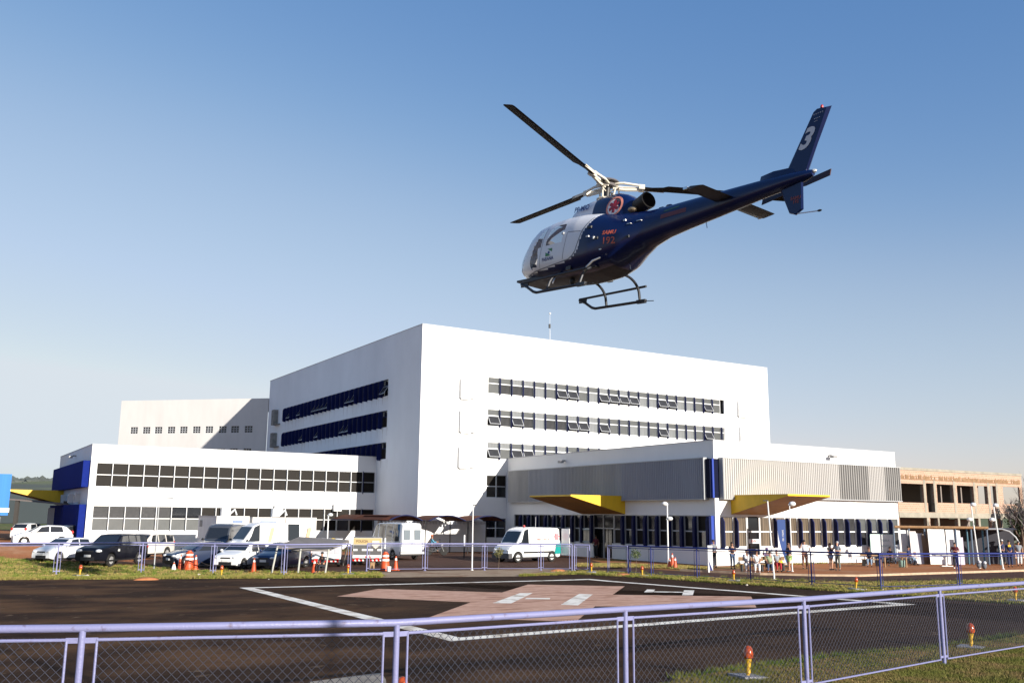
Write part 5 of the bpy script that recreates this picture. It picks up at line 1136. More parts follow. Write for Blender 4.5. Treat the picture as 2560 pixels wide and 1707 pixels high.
# ---------------------------------------------------------------- pad edge lights
AMB = mat('amber_lens', (.34, .055, .012), .15, spec=.6); YP = mat('yellow_pipe_paint', (.62, .36, .015), .5, var=.35, scale=9); SLAB = mat('slab_grey', (.25, .25, .27), .85, var=.3, scale=5)
lights = [(199, 1440, 'left of the fence post near the black pickup'), (553, 1441, 'in front of the small white hatchback'), (870, 1436, 'between the two police trucks'), (1479, 1431, 'beside the narrow gate leaf'), (1606, 1440, 'next to the small sapling'),
          (1835, 1452, 'in front of the seated people in white'), (2140, 1474, 'on the far turf right of the standing couple'), (2540, 1503, 'at the right picture edge behind the near fence'), (1870, 1697, 'on the near grass, left one of two'), (2428, 1622, 'on the near grass, right one of two'), (1005, 1800, 'low behind the near fence post in the middle')]
l0 = None
for px, py, lab in lights:
    g = gp(px, py)
    if l0 is None:
        t = thing('edge_light', '', 'light', g); m = MB(); m.box(-.25, .25, -.25, .25, -.04, .07); m.build('base_slab', SLAB, t)
        m = MB(); m.lathe([(.035, .05), (.035, .1), (.045, .11), (.04, .2), (.055, .3), (.06, .34), (0, .34)], (0, 0, 0), 12); m.build('pipe', YP, t, smooth=40)
        m = MB(); m.lathe([(.05, .34), (.085, .36), (.09, .42), (.075, .5), (.045, .55), (0, .565)], (0, 0, 0), 14); m.build('lens', AMB, t, smooth=50); l0 = t
    else: t = copy_tree(l0); t.location = g
    t.rotation_euler = (R(random.uniform(-3, 3)), R(random.uniform(-4, 4)), random.uniform(0, 6)); tag(t, 'amber lamp on a yellow pipe '+lab, 'light', 'lamps along the pad edge')
# ---------------------------------------------------------------- cones, barrels, small things
ORG = mat('orange_plastic', (.50, .07, .015), .5); CW_ = mat('white_band', (.72, .70, .68), .5)
def cone(px, py, lab, h=.75, z=0):
    g = gp(px, py, z); t = thing('traffic_cone', lab, 'traffic cone', g, random.uniform(0, 3), 'traffic cones along the kerb and car park')
    rr = lambda q: .15-.115*q
    m = MB(); m.box(-.19, .19, -.19, .19, 0, .035); m.lathe([(.155, .035), (rr(1)*1, h), (0, h)], (0, 0, 0), 16); m.build('cone_body', ORG, t, smooth=40)
    for a, b in ((.38, .56), (.70, .86)): m = MB(); m.lathe([(rr(a)+.004, h*a), (rr(b)+.004, h*b)], (0, 0, 0), 16); m.build('reflective_band', CW_, t, smooth=True)
    return t
for px, py, lab, h in ((450, 1423, 'orange and white cone left of the left orange barrel', .85), (488, 1423, 'orange cone right behind the left orange barrel', .8), (634, 1430, 'orange cone between the white hatchback and the deep blue car', .78), (785, 1432, 'orange cone standing by the person beside the silver panelled truck', .72), (989, 1425, 'orange cone standing alone right of the right orange barrel', .8),
                       (1674, 1419, 'orange cone touching the white two lamp post, left of three', .6), (1681, 1415, 'orange cone behind its two neighbours at the white lamp post', .85), (1688, 1420, 'orange cone at the white lamp post, right of three', .7)): cone(px, py, lab, h)
g = gp(434, 1424); t = thing('small_cone', 'tiny white and orange cone, leftmost by the navy hatchback', 'traffic cone', g); m = MB(); m.lathe([(.13, 0), (.12, .1), (.02, .45), (0, .45)], (0, 0, 0), 14); m.build('cone_body', CW_, t, smooth=40); m = MB(); m.lathe([(.06, .31), (.035, .42)], (0, 0, 0), 14); m.build('band', ORG, t)
def barrel(px, py, lab):
    g = gp(px, py); t = thing('traffic_barrel', lab, 'traffic barrel', g, 0, 'orange traffic barrels')
    m = MB(); m.lathe([(.30, 0), (.30, .08), (.255, .1), (.25, .4), (.235, .42), (.225, .7), (.21, .72), (.20, .95), (.12, 1.0), (.11, 1.06), (0, 1.07)], (0, 0, 0), 20); m.build('barrel_body', ORG, t, smooth=40)
    for a, b, r_ in ((.55, .66, .236), (.78, .88, .213)): m = MB(); m.lathe([(r_+.004, a), (r_-.004+.002, b)], (0, 0, 0), 20); m.build('reflective_band', CW_, t, smooth=True)
barrel(471, 1424, 'orange traffic barrel with white bands in front of the navy hatchback'); barrel(962, 1426, 'orange traffic barrel with white bands below the passenger van')
g1 = gp(471, 1424)+Vector((0, 0, .98)); g2 = gp(553, 1438)+Vector((0, 0, .5)); m = MB(); m.tube([g1.lerp(g2, k/12)-Vector((0, 0, .28*math.sin(PI*k/12))) for k in range(13)], .012, 5)
tag(m.build('rope', mat('brown_rope', (.22, .13, .08), .8)), 'brown rope hanging from the left orange barrel to a pad lamp', 'rope')
g = gp(972, 1428); m = MB(); m.lathe([(.10, 0), (.13, .28), (.12, .28), (.1, .02), (0, .02)], g, 14); tag(m.build('bucket', CW_, smooth=40), 'small white bucket at the foot of the right orange barrel', 'bucket')
g = gp(929, 1420); m = MB(); m.box(g.x-.14, g.x+.14, g.y-.12, g.y+.12, g.z, g.z+.32); m.box(g.x-.16, g.x+.16, g.y-.14, g.y+.14, g.z+.32, g.z+.36); tag(m.build('wooden_box', WOOD), 'small brown wooden box below the police truck with the crest', 'box')
# concrete pad, low behind the near fence
q = [gp(x, y, .12) for x, y in ((776, 1706), (930, 1686), (954, 1684), (964, 1700), (972, 1745), (760, 1760))]; m = MB(); m.prism([(v.x, v.y) for v in q], lambda a, b, d: (a, b, gz(a, b)+d), -.05, .14); tag(m.build('concrete_slab', mat('pale_slab', (.36, .31, .24), .9, var=.4, scale=3, bump=.3)), 'pale broken concrete slab low behind the near fence', 'slab')
# ---------------------------------------------------------------- poles and lamps
WPOLE = mat('white_pole_paint', (.66, .66, .65), .5); GPOLE = mat('grey_pole_paint', (.36, .37, .38), .5)
def head(m, p, side, s=1.):
    m.blob(p+Vector((side*.16*s, 0, 0)), (.2*s, .15*s, .14*s), 2); m.tube([p+Vector((-side*.08, 0, -.05)), p+Vector((side*.1, 0, 0))], .03, 6)
def pole(name, lab, cat, px, py, ytop, r, pm, heads=(), group=None, z=0, lean=0):
    g = gp(px, py, z); t = thing(name, lab, cat, g, -YAW, group); s = pxm(g+Vector((0, 0, 1))); h = (py-ytop)/s/.985
    m = MB(); m.tube([(0, 0, 0), (lean, 0, h)], [r, r*.8], 8); m.tube([(0, 0, 0), (0, 0, .04)], r*2, 8); m.build('pole', pm, t, smooth=40)
    for dz, sd, sc in heads: m = MB(); head(m, Vector((lean, 0, h-dz)), sd, sc); m.build('lamp_head', FRAME, t, smooth=40)
    return t, h
pole('lamp_post', 'white post with two lamp heads beside the orange cones', 'lamp post', 1671, 1417, 1262, .055, WPOLE, ((.05, -1, 1), (1.0, 1, 1)), 'lamp posts in front of the buildings')
t, h = pole('lamp_post', 'slim grey post with a flat lamp arm in front of the long wing', 'lamp post', 385, 1421, 1253, .035, GPOLE, (), 'lamp posts in front of the buildings'); m = MB(); m.tube([(0, 0, h), (.5, 0, h+.06), (.8, 0, h+.08)], [.02, .03, .04], 6); m.build('lamp_arm', GPOLE, t)
t, h = pole('lamp_post', 'thin white pole right of the arched shelter, behind the driveway gate', 'lamp post', 1180, 1425, 1266, .04, WPOLE, (), 'lamp posts in front of the buildings'); m = MB(); m.box(-.03, .2, -.05, .05, h-.05, h); m.build('lamp_arm', BLACK, t)
t, h = pole('lamp_post', 'thin white pole before the right yellow canopy, left of the banner', 'lamp post', 1936, 1448, 1257, .045, WPOLE, (), 'lamp posts in front of the buildings', lean=-.2); m = MB(); m.box(-.42, -.18, -.05, .05, h-.03, h+.02); m.build('lamp_arm', BLACK, t)
pole('lamp_post', 'thin white post with one square lamp behind the woman in the dark top', 'lamp post', 1981, 1428, 1262, .04, WPOLE, ((.06, 1, 1.1),), 'lamp posts in front of the buildings')
pole('lamp_post', 'leaning white post with two lamps before the brick annex, left of a pair', 'lamp post', 2449, 1420, 1264, .05, WPOLE, ((.05, 1, 1), (1.05, -1, 1)), 'lamp posts in front of the buildings', lean=-.25)
pole('lamp_post', 'leaning white post with two lamps before the brick annex, right of a pair', 'lamp post', 2508, 1422, 1266, .05, WPOLE, ((.05, 1, 1), (1.0, -1, 1)), 'lamp posts in front of the buildings', lean=-.3)
pole('sign_pole', 'white post with a small square lamp by the ribbed container', 'lamp post', 816, 1400, 1290, .05, WPOLE, ((.0, 1, .9),), z=0)
pole('utility_pole', 'grey utility pole in front of the brick annex', 'utility pole', 2325, 1392, 1230, .10, GPOLE, ())
g = gp(1776, 1430); t = thing('marker_post', 'low white square post right of the two lamp post', 'post', g, -YAW); m = MB(); m.box(-.14, .14, -.1, .1, 0, 1.55); m.build('shaft', WPOLE, t); m = MB(); m.add([(-.02, -.104, .05), (.13, -.104, .05), (.13, -.104, .1), (-.12, -.104, .75)], [(0, 1, 2, 3)]); m.build('blue_mark', NVF, t)
for px, py, yt, lab in ((961, 1400, 1345, 'white topped black post left of the passenger van'), (1056, 1398, 1348, 'white topped black post right of the passenger van'), (1160, 1394, 1338, 'white topped black post right of the motorcycle')):
    g = gp(px, py); t = thing('bollard_post', lab, 'post', g, -YAW, 'black and white posts of the shelter'); s = pxm(g); h = (py-yt)/s
    m = MB(); m.tube([(0, 0, 0), (0, 0, h-.75)], .05, 8); m.build('lower_shaft', BLACK, t); m = MB(); m.tube([(0, 0, h-.75), (0, 0, h)], .065, 8); m.build('white_top', FRAME, t)
c = bl(10.3, -2, 0); t = thing('street_lamp', 'tall grey street lamp behind the viewer whose long shadow crosses the pad', 'street lamp', (c.x, c.y, gz(c.x, c.y))); m = MB(); m.tube([(0, 0, 0), (0, 0, 8.2)], [.09, .06], 10); m.build('pole', GPOLE, t); m = MB(); m.tube([(0, 0, 8.1), (.5, .3, 8.35), (.9, .5, 8.35)], .04, 6); m.blob((1.1, .6, 8.33), (.3, .2, .08)); m.build('lamp_head', GPOLE, t)
# ---------------------------------------------------------------- arched shelter in front of the tall block
sh = thing('arched_shelter', 'three brown vaulted shelter roofs on thin posts before the tall block', 'shelter', (onv(1076, 1292, 70.5).x, 70.5, 0))
VLT = mat('brown_polycarbonate', (.11, .045, .03), .8, var=.2, scale=2, spec=.05); ox = sh.location.x
segs = [(onv(974, 1293, 70.5).x, onv(1056, 1293, 70.5).x, 12.6), (onv(1074, 1293, 70.5).x, onv(1164, 1293, 70.5).x, 3.7), (onv(1180, 1293, 70.5).x, onv(1262, 1293, 70.5).x, 3.7)]
for a, b, dp in segs:
    zb = 2.72; rise = .42; n = 12; w_ = b-a; 
    if dp > 5: a2 = a
    m = MB(); R0 = []; R1 = []
    for i in range(n+1):
        f = i/n; x = a-ox+w_*f; z = zb+rise*4*f*(1-f); R0.append((x, 0, z)); R1.append((x, dp if b < UM else min(dp, VM-70.5-.1), z))
    m.loft([R0, R1], closed=False, cap=False); m.loft([[(x, y, z+.02) for x, y, z in R0], [(x, y, z+.02) for x, y, z in R1]], closed=False, cap=False); m.build('vault_roof', VLT, sh, smooth=True)
    m = MB(); m.tube(R0, .05, 6); m.tube([R0[0], R1[0]], .04, 6); m.tube([R0[-1], R1[-1]], .04, 6); m.build('arch_tube', NAVY, sh)
for x in sorted(set([segs[0][0], segs[0][1]+.3, segs[1][1]+.25, segs[2][1]])):
    for y in (0, 3.2): m = MB(); m.tube([(x-ox, y, 0), (x-ox, y, 2.75)], .05, 8); m.build('post', BLACK, sh)
m = MB(); a, b = segs[0][0]-ox+.3, segs[2][1]-ox-.2; k = a
while k < b: m.box(k, k+.2, 3.0, 3.04, 2.42, 2.62); k += .3
m.box(a, b, 3.0, 3.05, 2.63, 2.68); m.build('white_block_row', FRAME, sh)  # row of small white blocks below a thin white strip
# side vault reaching left of the tall block
aa = onv(893, 1296, 76).x-ox; m = MB(); m.add([(aa, 1.0, 2.75), (segs[0][0]-ox, 0, 2.72), (segs[0][0]-ox, 6, 2.72), (aa, 7, 2.75), (aa+1, 1.2, 3.05), (segs[0][0]-ox+.3, .4, 3.08), (segs[0][0]-ox+.3, 6, 3.08), (aa+1, 6.5, 3.05)], [(0, 1, 5, 4), (4, 5, 6, 7), (3, 7, 6, 2), (0, 4, 7, 3)]); m.build('side_vault', VLT, sh)
m = MB(); m.tube([(aa+.3, 1.2, 0), (aa+.3, 1.2, 2.8)], .05, 8); m.build('post', BLACK, sh)
# ---------------------------------------------------------------- grey awning on leaning poles
F_ = [gp(679, 1433), gp(745, 1433), gp(813, 1432)]
t = thing('awning', 'low grey canvas awning on leaning pale poles over the deep blue car', 'awning', F_[0], 0); b0 = F_[0]
def at(px, py, g): d_ = depth(g.x, g.y); r = ray(px, py); return C0+r*(d_/depth(r.x, r.y))-b0
q0, q1, q2 = at(694, 1364, F_[0]), at(752, 1371, F_[1]), at(822, 1372, F_[2])
back = Vector((sw, cw, 0))*3.2
r0 = at(748, 1341, F_[0]+back); r1 = at(872, 1349, F_[2]+back)
m = MB(); e = Vector((0, 0, .12)); m.add([q0, q1, q2, r1, r0, q0-e, q1-e, q2-e, r1-e], [(0, 1, 2, 3, 4), (0, 5, 6, 1), (1, 6, 7, 2), (2, 7, 8, 3)]); m.build('canvas', mat('grey_canvas', (.17, .155, .145), .8, var=.2, scale=2), t)
for g, q in zip(F_, (q0, q1, q2)): m = MB(); m.tube([g-b0, q], .05, 8); m.build('pole', mat('pale_pole', (.42, .42, .38), .6), t)
g = gp(856, 1416)-b0; m = MB(); m.tube([g, r1+Vector((0, 0, -.02))], .045, 8); m.build('pole', MATS['pale_pole'], t)
# ---------------------------------------------------------------- left edge: blue hall, carport, hills
c = bl(-41.2, 78, 0); t = thing('blue_hall', 'light blue metal hall cut by the left picture edge', 'building', (c.x, c.y, 0), -YAW+R(31))
LB_ = mat('light_blue_sheet', (.055, .20, .52), .7, var=.12, scale=1, stretch=(6, 6, .1), spec=.1)
m = MB(); m.box(-14, 0, 0, 12, 2.8, 6.15); m.build('metal_cladding', LB_, t); m = MB(); m.box(-14.05, .06, -.06, 12, 3.05, 3.4); m.build('white_band', FRAME, t)
m = MB(); m.box(-13.6, -.5, .4, 11.6, .0, 2.79); m.build('lower_wall', mat('grey_lower_wall', (.30, .30, .30), .8), t)
c = bl(-45.2, 86, 0); t = thing('carport', 'thin dark carport roof between the blue hall and the long wing', 'carport', (c.x, c.y, 0), -YAW)
m = MB(); m.add([(-.6, 0, 4.3), (5.2, 0, 3.85), (5.2, 7, 3.7), (-.6, 7, 4.2), (-.6, 0, 4.18), (5.2, 0, 3.72), (5.2, 7, 3.6), (-.6, 7, 4.1)], [(0, 1, 2, 3), (4, 7, 6, 5), (0, 4, 5, 1), (3, 2, 6, 7)]); m.build('roof', mat('carport_sheet', (.14, .12, .11), .7), t)
for x in (.4, 4.8): m = MB(); m.box(x-.15, x+.15, .1, .4, 0, 4.1); m.build('post', mat('dark_post', (.05, .045, .04), .8), t)
m = MB(); m.box(.7, 5.6, 5.5, 5.8, 0, 3.5); m.build('rear_wall', WHITE, t)
HILL = mix_mat('haze_greyed_hill', [((.105, .12, .105), (.13, .14, .115), 1, 0, 1, (1, 1, 1)), ((.16, .18, .10), (.17, .185, .11), .004, .5, .56, (1, 1, 1))], bump=0)  # muted grey-green: distance haze is painted into the hill colour
m = MB(); rows = []
for j, (d_, hh) in enumerate(((300, -.5), (500, 12), (720, 22), (900, 31), (1100, 20))):
    row = []
    for i in range(61):
        x = -1400+i*30+ (d_-300)*0; hgt = hh*(1+.10*math.sin(i*.7+j)+.06*math.sin(i*1.9))*(1 if x < 100 else max(0, 1-(x-100)/300)) if hh > 0 else hh
        row.append(tuple(bl(x, d_, hgt)))
    rows.append(row)
m.loft(rows, closed=False, cap=False); tag(m.build('hills', HILL, smooth=True), kind='structure')
m = MB()
for i in range(700):
    x = random.uniform(-560, -380); d_ = random.uniform(840, 920); z = 26+random.uniform(0, 4.5); m.blob(bl(x, d_, z), (random.uniform(4, 8), random.uniform(4, 8), random.uniform(2.5, 5)), 1, .25)
tag(m.build('woodland', mat('haze_greyed_wood', (.10, .115, .10), .9, var=.5, scale=.1), smooth=False), 'haze-tinted wood along the ridge behind the blue hall', kind='stuff')  # crowns greyed too, haze put into their colour
# ---------------------------------------------------------------- trees and plants
def leaf_cloud(m, c, rad, n, s, seed):
    rs = random.Random(seed)
    for _ in range(n):
        v = Vector((rs.gauss(0, .5), rs.gauss(0, .5), rs.gauss(0, .5)));
        if v.length > 1.1: v = v.normalized()*rs.uniform(.4, 1)
        p = Vector(c)+Vector((v.x*rad[0], v.y*rad[1], v.z*rad[2])); a = Vector((rs.uniform(-1, 1), rs.uniform(-1, 1), rs.uniform(-1, 1))).normalized(); b = a.cross(Vector((rs.uniform(-1, 1), rs.uniform(-1, 1), rs.uniform(-.3, 1)))).normalized(); k = s*rs.uniform(.6, 1.3)
        m.add([p-a*k, p+b*k*.45, p+a*k, p-b*k*.45], [(0, 1, 2, 3)])
LEAF = mat('sapling_leaf', (.10, .14, .03), .6, var=.5, scale=4); LEAFD = mat('dark_leaf', (.045, .06, .02), .6, var=.5, scale=2); BARK = mat('bark', (.12, .085, .06), .9)
def sapling(px, py, h, lab, w=.3, seed=1, lf=None):
    g = gp(px, py); t = thing('sapling', lab, 'young tree', g); m = MB(); m.tube([(0, 0, 0), (.04, 0, h*.5), (0, .03, h*.85)], [.018, .014, .008], 6); m.build('trunk', BARK, t)
    m = MB(); leaf_cloud(m, (0, 0, h*.82), (w, w, h*.24), 260, .05, seed); m.build('crown', lf or LEAF, t, fix=False)
sapling(1246, 1425, 1.25, 'thin sapling with yellow green leaves in front of the ambulance', .26, 3, mat('olive_leaf', (.16, .15, .04), .6, var=.5, scale=5)); sapling(1590, 1431, 1.3, 'thin sapling with a flat green top near the navy fence end', .3, 4)
def bare_tree(px, dd, h, lab, seed, base_y=None):
    rs = random.Random(seed); x = (px-1280)/FL*dd/1.0; c = bl(x*1.04, dd, 0); t = thing('bare_tree', lab, 'tree', (c.x, c.y, 0)); tr = MB(); cr = MB()
    def grow(p, d_, L, r, lev):
        pts = [p]; q = p
        for i in range(4): d_ = (d_+Vector((rs.uniform(-.25, .25), rs.uniform(-.25, .25), rs.uniform(-.05, .2)))).normalized(); q = q+d_*L/4; pts.append(q)
        (tr if lev < 2 else cr).tube(pts, [r*(1-.12*i) for i in range(5)], 6 if lev < 2 else 3, cap=False)
        if lev >= 5: return
        for k in range(3 if lev else 4):
            nd = (d_+Vector((rs.uniform(-1, 1), rs.uniform(-1, 1), rs.uniform(-.1, .8)))*.75).normalized(); grow(pts[rs.choice((2, 3, 4))], nd, L*rs.uniform(.6, .8), r*.55, lev+1)
    grow(Vector((0, 0, 0)), Vector((0, 0, 1)), h*.34, .16, 0); tr.build('trunk', BARK, t); cr.build('crown', mat('twig', (.14, .12, .12), .9), t)
bare_tree(2478, 74, 6.6, 'leafless tree behind the right end of the brick annex', 4); bare_tree(2535, 84, 8.2, 'leafless tree seen past the brick annex corner', 14)
def bush(px, dd, w, h, lab, seed, z=0, n=1500, lf=None, s=.12, loc=None):
    c = bl((px-1280)/FL*dd*1.04, dd, 0) if loc is None else loc; t = thing('bush', lab, 'bush', (c.x, c.y, c.z+z)); rs = random.Random(seed); m = MB()
    for k in range(6): m.tube([(0, 0, 0), (rs.uniform(-.5, .5)*w, rs.uniform(-.5, .5)*w, h*rs.uniform(.5, .8))], [.03, .01], 5)
    m.build('stems', BARK, t); m = MB()
    for k in range(9): leaf_cloud(m, (rs.uniform(-.6, .6)*w, rs.uniform(-.5, .5)*w, h*rs.uniform(.3, .8)), (w*.4, w*.4, h*.28), n//9, s, seed*20+k)
    m.build('foliage', lf or LEAFD, t, fix=False)
bush(2515, 80, 2.2, 5.0, 'dark green bush seen through the last window opening of the annex', 5, n=3000, s=.2)
bush(28, 84, .9, 3.4, 'dry yellow green shrub between the blue hall and the carport', 8, n=2000, lf=mat('dry_leaf', (.16, .14, .05), .8, var=.5, scale=3))
bush(0, 0, .5, .95, 'green bush behind the seated people under the annex boards', 7, n=1200, s=.07, loc=gp(2287, 1404), lf=LEAF)
# grass tufts
def weeds(name, poly, n, h, m_, label, seed):
    rs = random.Random(seed); P_ = poly; xs_ = [p[0] for p in P_]; ys_ = [p[1] for p in P_]; V = []; F = []; k = 0
    while k < n:
        x, y = rs.uniform(min(xs_), max(xs_)), rs.uniform(min(ys_), max(ys_))
        if not inpoly((x, y), P_): continue
        k += 1; hh = h*rs.uniform(.4, 1.5); R_ = hh*rs.uniform(.5, 1.2)
        for b in range(rs.randint(9, 22)):
            a = rs.uniform(0, 2*PI); r_ = R_*rs.random(); px_, py_ = x+math.cos(a)*r_, y+math.sin(a)*r_; w_ = rs.uniform(.006, .016)*(h/.1); z = gz(px_, py_); i = len(V); hb = hh*rs.uniform(.4, 1.1)
            V += [(px_-w_, py_, z), (px_+w_, py_+w_, z), (px_+math.cos(a)*hb*.5, py_+math.sin(a)*hb*.5, z+hb)]; F.append((i, i+1, i+2))
    me = bpy.data.meshes.new(name); me.from_pydata(V, [], F); me.materials.append(m_); o = bpy.data.objects.new(name, me); COL.objects.link(o); return tag(o, label, None, None, 'stuff')
def tufts(name, poly, n, h, w, m_, label, seed, blades=4):
    rg = np.random.default_rng(seed); P_ = np.array(poly); lo, hi = P_.min(0), P_.max(0); out = []
    while len(out) < n:
        c_ = rg.uniform(lo, hi, (n, 2))
        for x, y in c_:
            if inpoly((x, y), poly):
                # clumping
                k = math.sin(x*1.7+math.sin(y*1.3)*2)+math.sin(y*2.1+x*.6)
                if k > rg.uniform(-2.4, 1.2): out.append((x, y))
            if len(out) >= n: break
    V = []; F = []
    for x, y in out[:n]:
        z = gz(x, y)
        for b in range(blades):
            a = rg.uniform(0, 2*PI); hh = h*rg.uniform(.4, 1.3); dx, dy = rg.normal(0, h*.45, 2); ox_, oy_ = rg.normal(0, h*.3, 2); i = len(V)
            V += [(x+ox_-math.cos(a)*w, y+oy_-math.sin(a)*w, z), (x+ox_+math.cos(a)*w, y+oy_+math.sin(a)*w, z), (x+ox_+dx, y+oy_+dy, z+hh)]; F.append((i, i+1, i+2))
    me = bpy.data.meshes.new(name); me.from_pydata(V, [], F); me.materials.append(m_); o = bpy.data.objects.new(name, me); COL.objects.link(o); return tag(o, label, None, None, 'stuff')
GR1 = mat('grass_blades', (.24, .215, .06), .8, spec=.05, var=.75, scale=1.6, col2=(.33, .24, .10), thr=(.35, .6)); GR2 = mat('grass_blades_fresh', (.17, .19, .04), .8, spec=.05, var=.6, scale=1.2, col2=(.27, .21, .075), thr=(.35, .6))
vis = G2((2600, 1585), (2366, 1620), (2107, 1644), (1928, 1668), (1691, 1702), (1600, 1760), (2650, 1760))
GRN = mat('grass_blades_near', (.13, .135, .035), .8, spec=.05, var=.75, scale=1.3, col2=(.22, .155, .07), thr=(.38, .6))
tufts('grass', vis, 42000, .06, .011, GRN, 'short worn grass in the near right corner', 3)
tufts('grass', [farL[2]]+strip_r+backR, 16000, .07, .02, GR1, 'rough grass strip before the navy fence', 4, 3)
edgeR = [p for p in farL[2:]]+[tuple(eR)[:2]]; tufts('grass', edgeR+off(edgeR[::-1], .9), 9000, .10, .022, GR2, 'taller green grass along the right pad edge', 5, 4)
l3 = [tuple(gp(-60, 1449))[:2], farL[0], farL[1]]; tufts('grass', l3+off(l3[::-1], 1.3), 12000, .11, .024, GR2, 'taller green grass along the left pad edge', 6, 4)
tufts('grass', [l3[0]]+farL[:2]+backL+[tuple(gp(-60, 1394))[:2]], 14000, .06, .02, GR1, 'thin dry grass in front of the parked cars', 7, 3)
tufts('grass', G2((1830, 1402), (2240, 1388), (2245, 1400), (2020, 1410), (1840, 1416)), 5000, .12, .03, GR1, 'rough grass at the foot of the entrance block', 8, 4)
tufts('grass', G2((1440, 1409), (1660, 1412), (1780, 1418), (1770, 1424), (1640, 1420), (1440, 1416)), 4000, .10, .03, GR1, 'grass patch by the lamp post and cones', 9, 4)
WD = mat('weed_green', (.07, .12, .02), .7, spec=.05, var=.7, scale=2, col2=(.17, .16, .04), thr=(.35, .6))
weeds('weeds', vis, 1500, .07, WD, 'darker green weed clumps in the near right corner', 31)
weeds('weeds', [farL[2]]+strip_r+backR, 900, .16, WD, 'dark weed clumps on the turf before the navy fence', 32)
weeds('weeds', [l3[0]]+farL[:2]+backL+[tuple(gp(-60, 1394))[:2]], 700, .14, WD, 'dark weed clumps on the turf before the parked cars', 33)
nr = [(x, y) for x, y in nearR]; weeds('weeds', nr+off(nr[::-1], .35), 500, .10, WD, 'ragged weeds creeping over the near pad edge', 34)
# ---------------------------------------------------------------- people
SKIN = [mat('skin_light', (.50, .28, .19), .6), mat('skin_tan', (.36, .18, .11), .6), mat('skin_brown', (.20, .095, .055), .6)]
def skinned(verts, edges, root=0, sub=1):
    me = bpy.data.meshes.new('tmp'); me.from_pydata([v[0] for v in verts], edges, []); o = bpy.data.objects.new('tmp', me); COL.objects.link(o)
    md = o.modifiers.new('s', 'SKIN'); md.use_smooth_shade = True
    for i, v in enumerate(verts): r = v[1]; me.skin_vertices[0].data[i].radius = (r, r) if not isinstance(r, tuple) else r; me.skin_vertices[0].data[i].use_root = (i == root)
    sb = o.modifiers.new('u', 'SUBSURF'); sb.levels = sub; sb.render_levels = sub
    dg = bpy.context.evaluated_depsgraph_get(); out = bpy.data.meshes.new_from_object(o.evaluated_get(dg)); bpy.data.objects.remove(o); bpy.data.meshes.remove(me); return out
def cloth(name, col, **k): return mat(name, col, .85, **k)
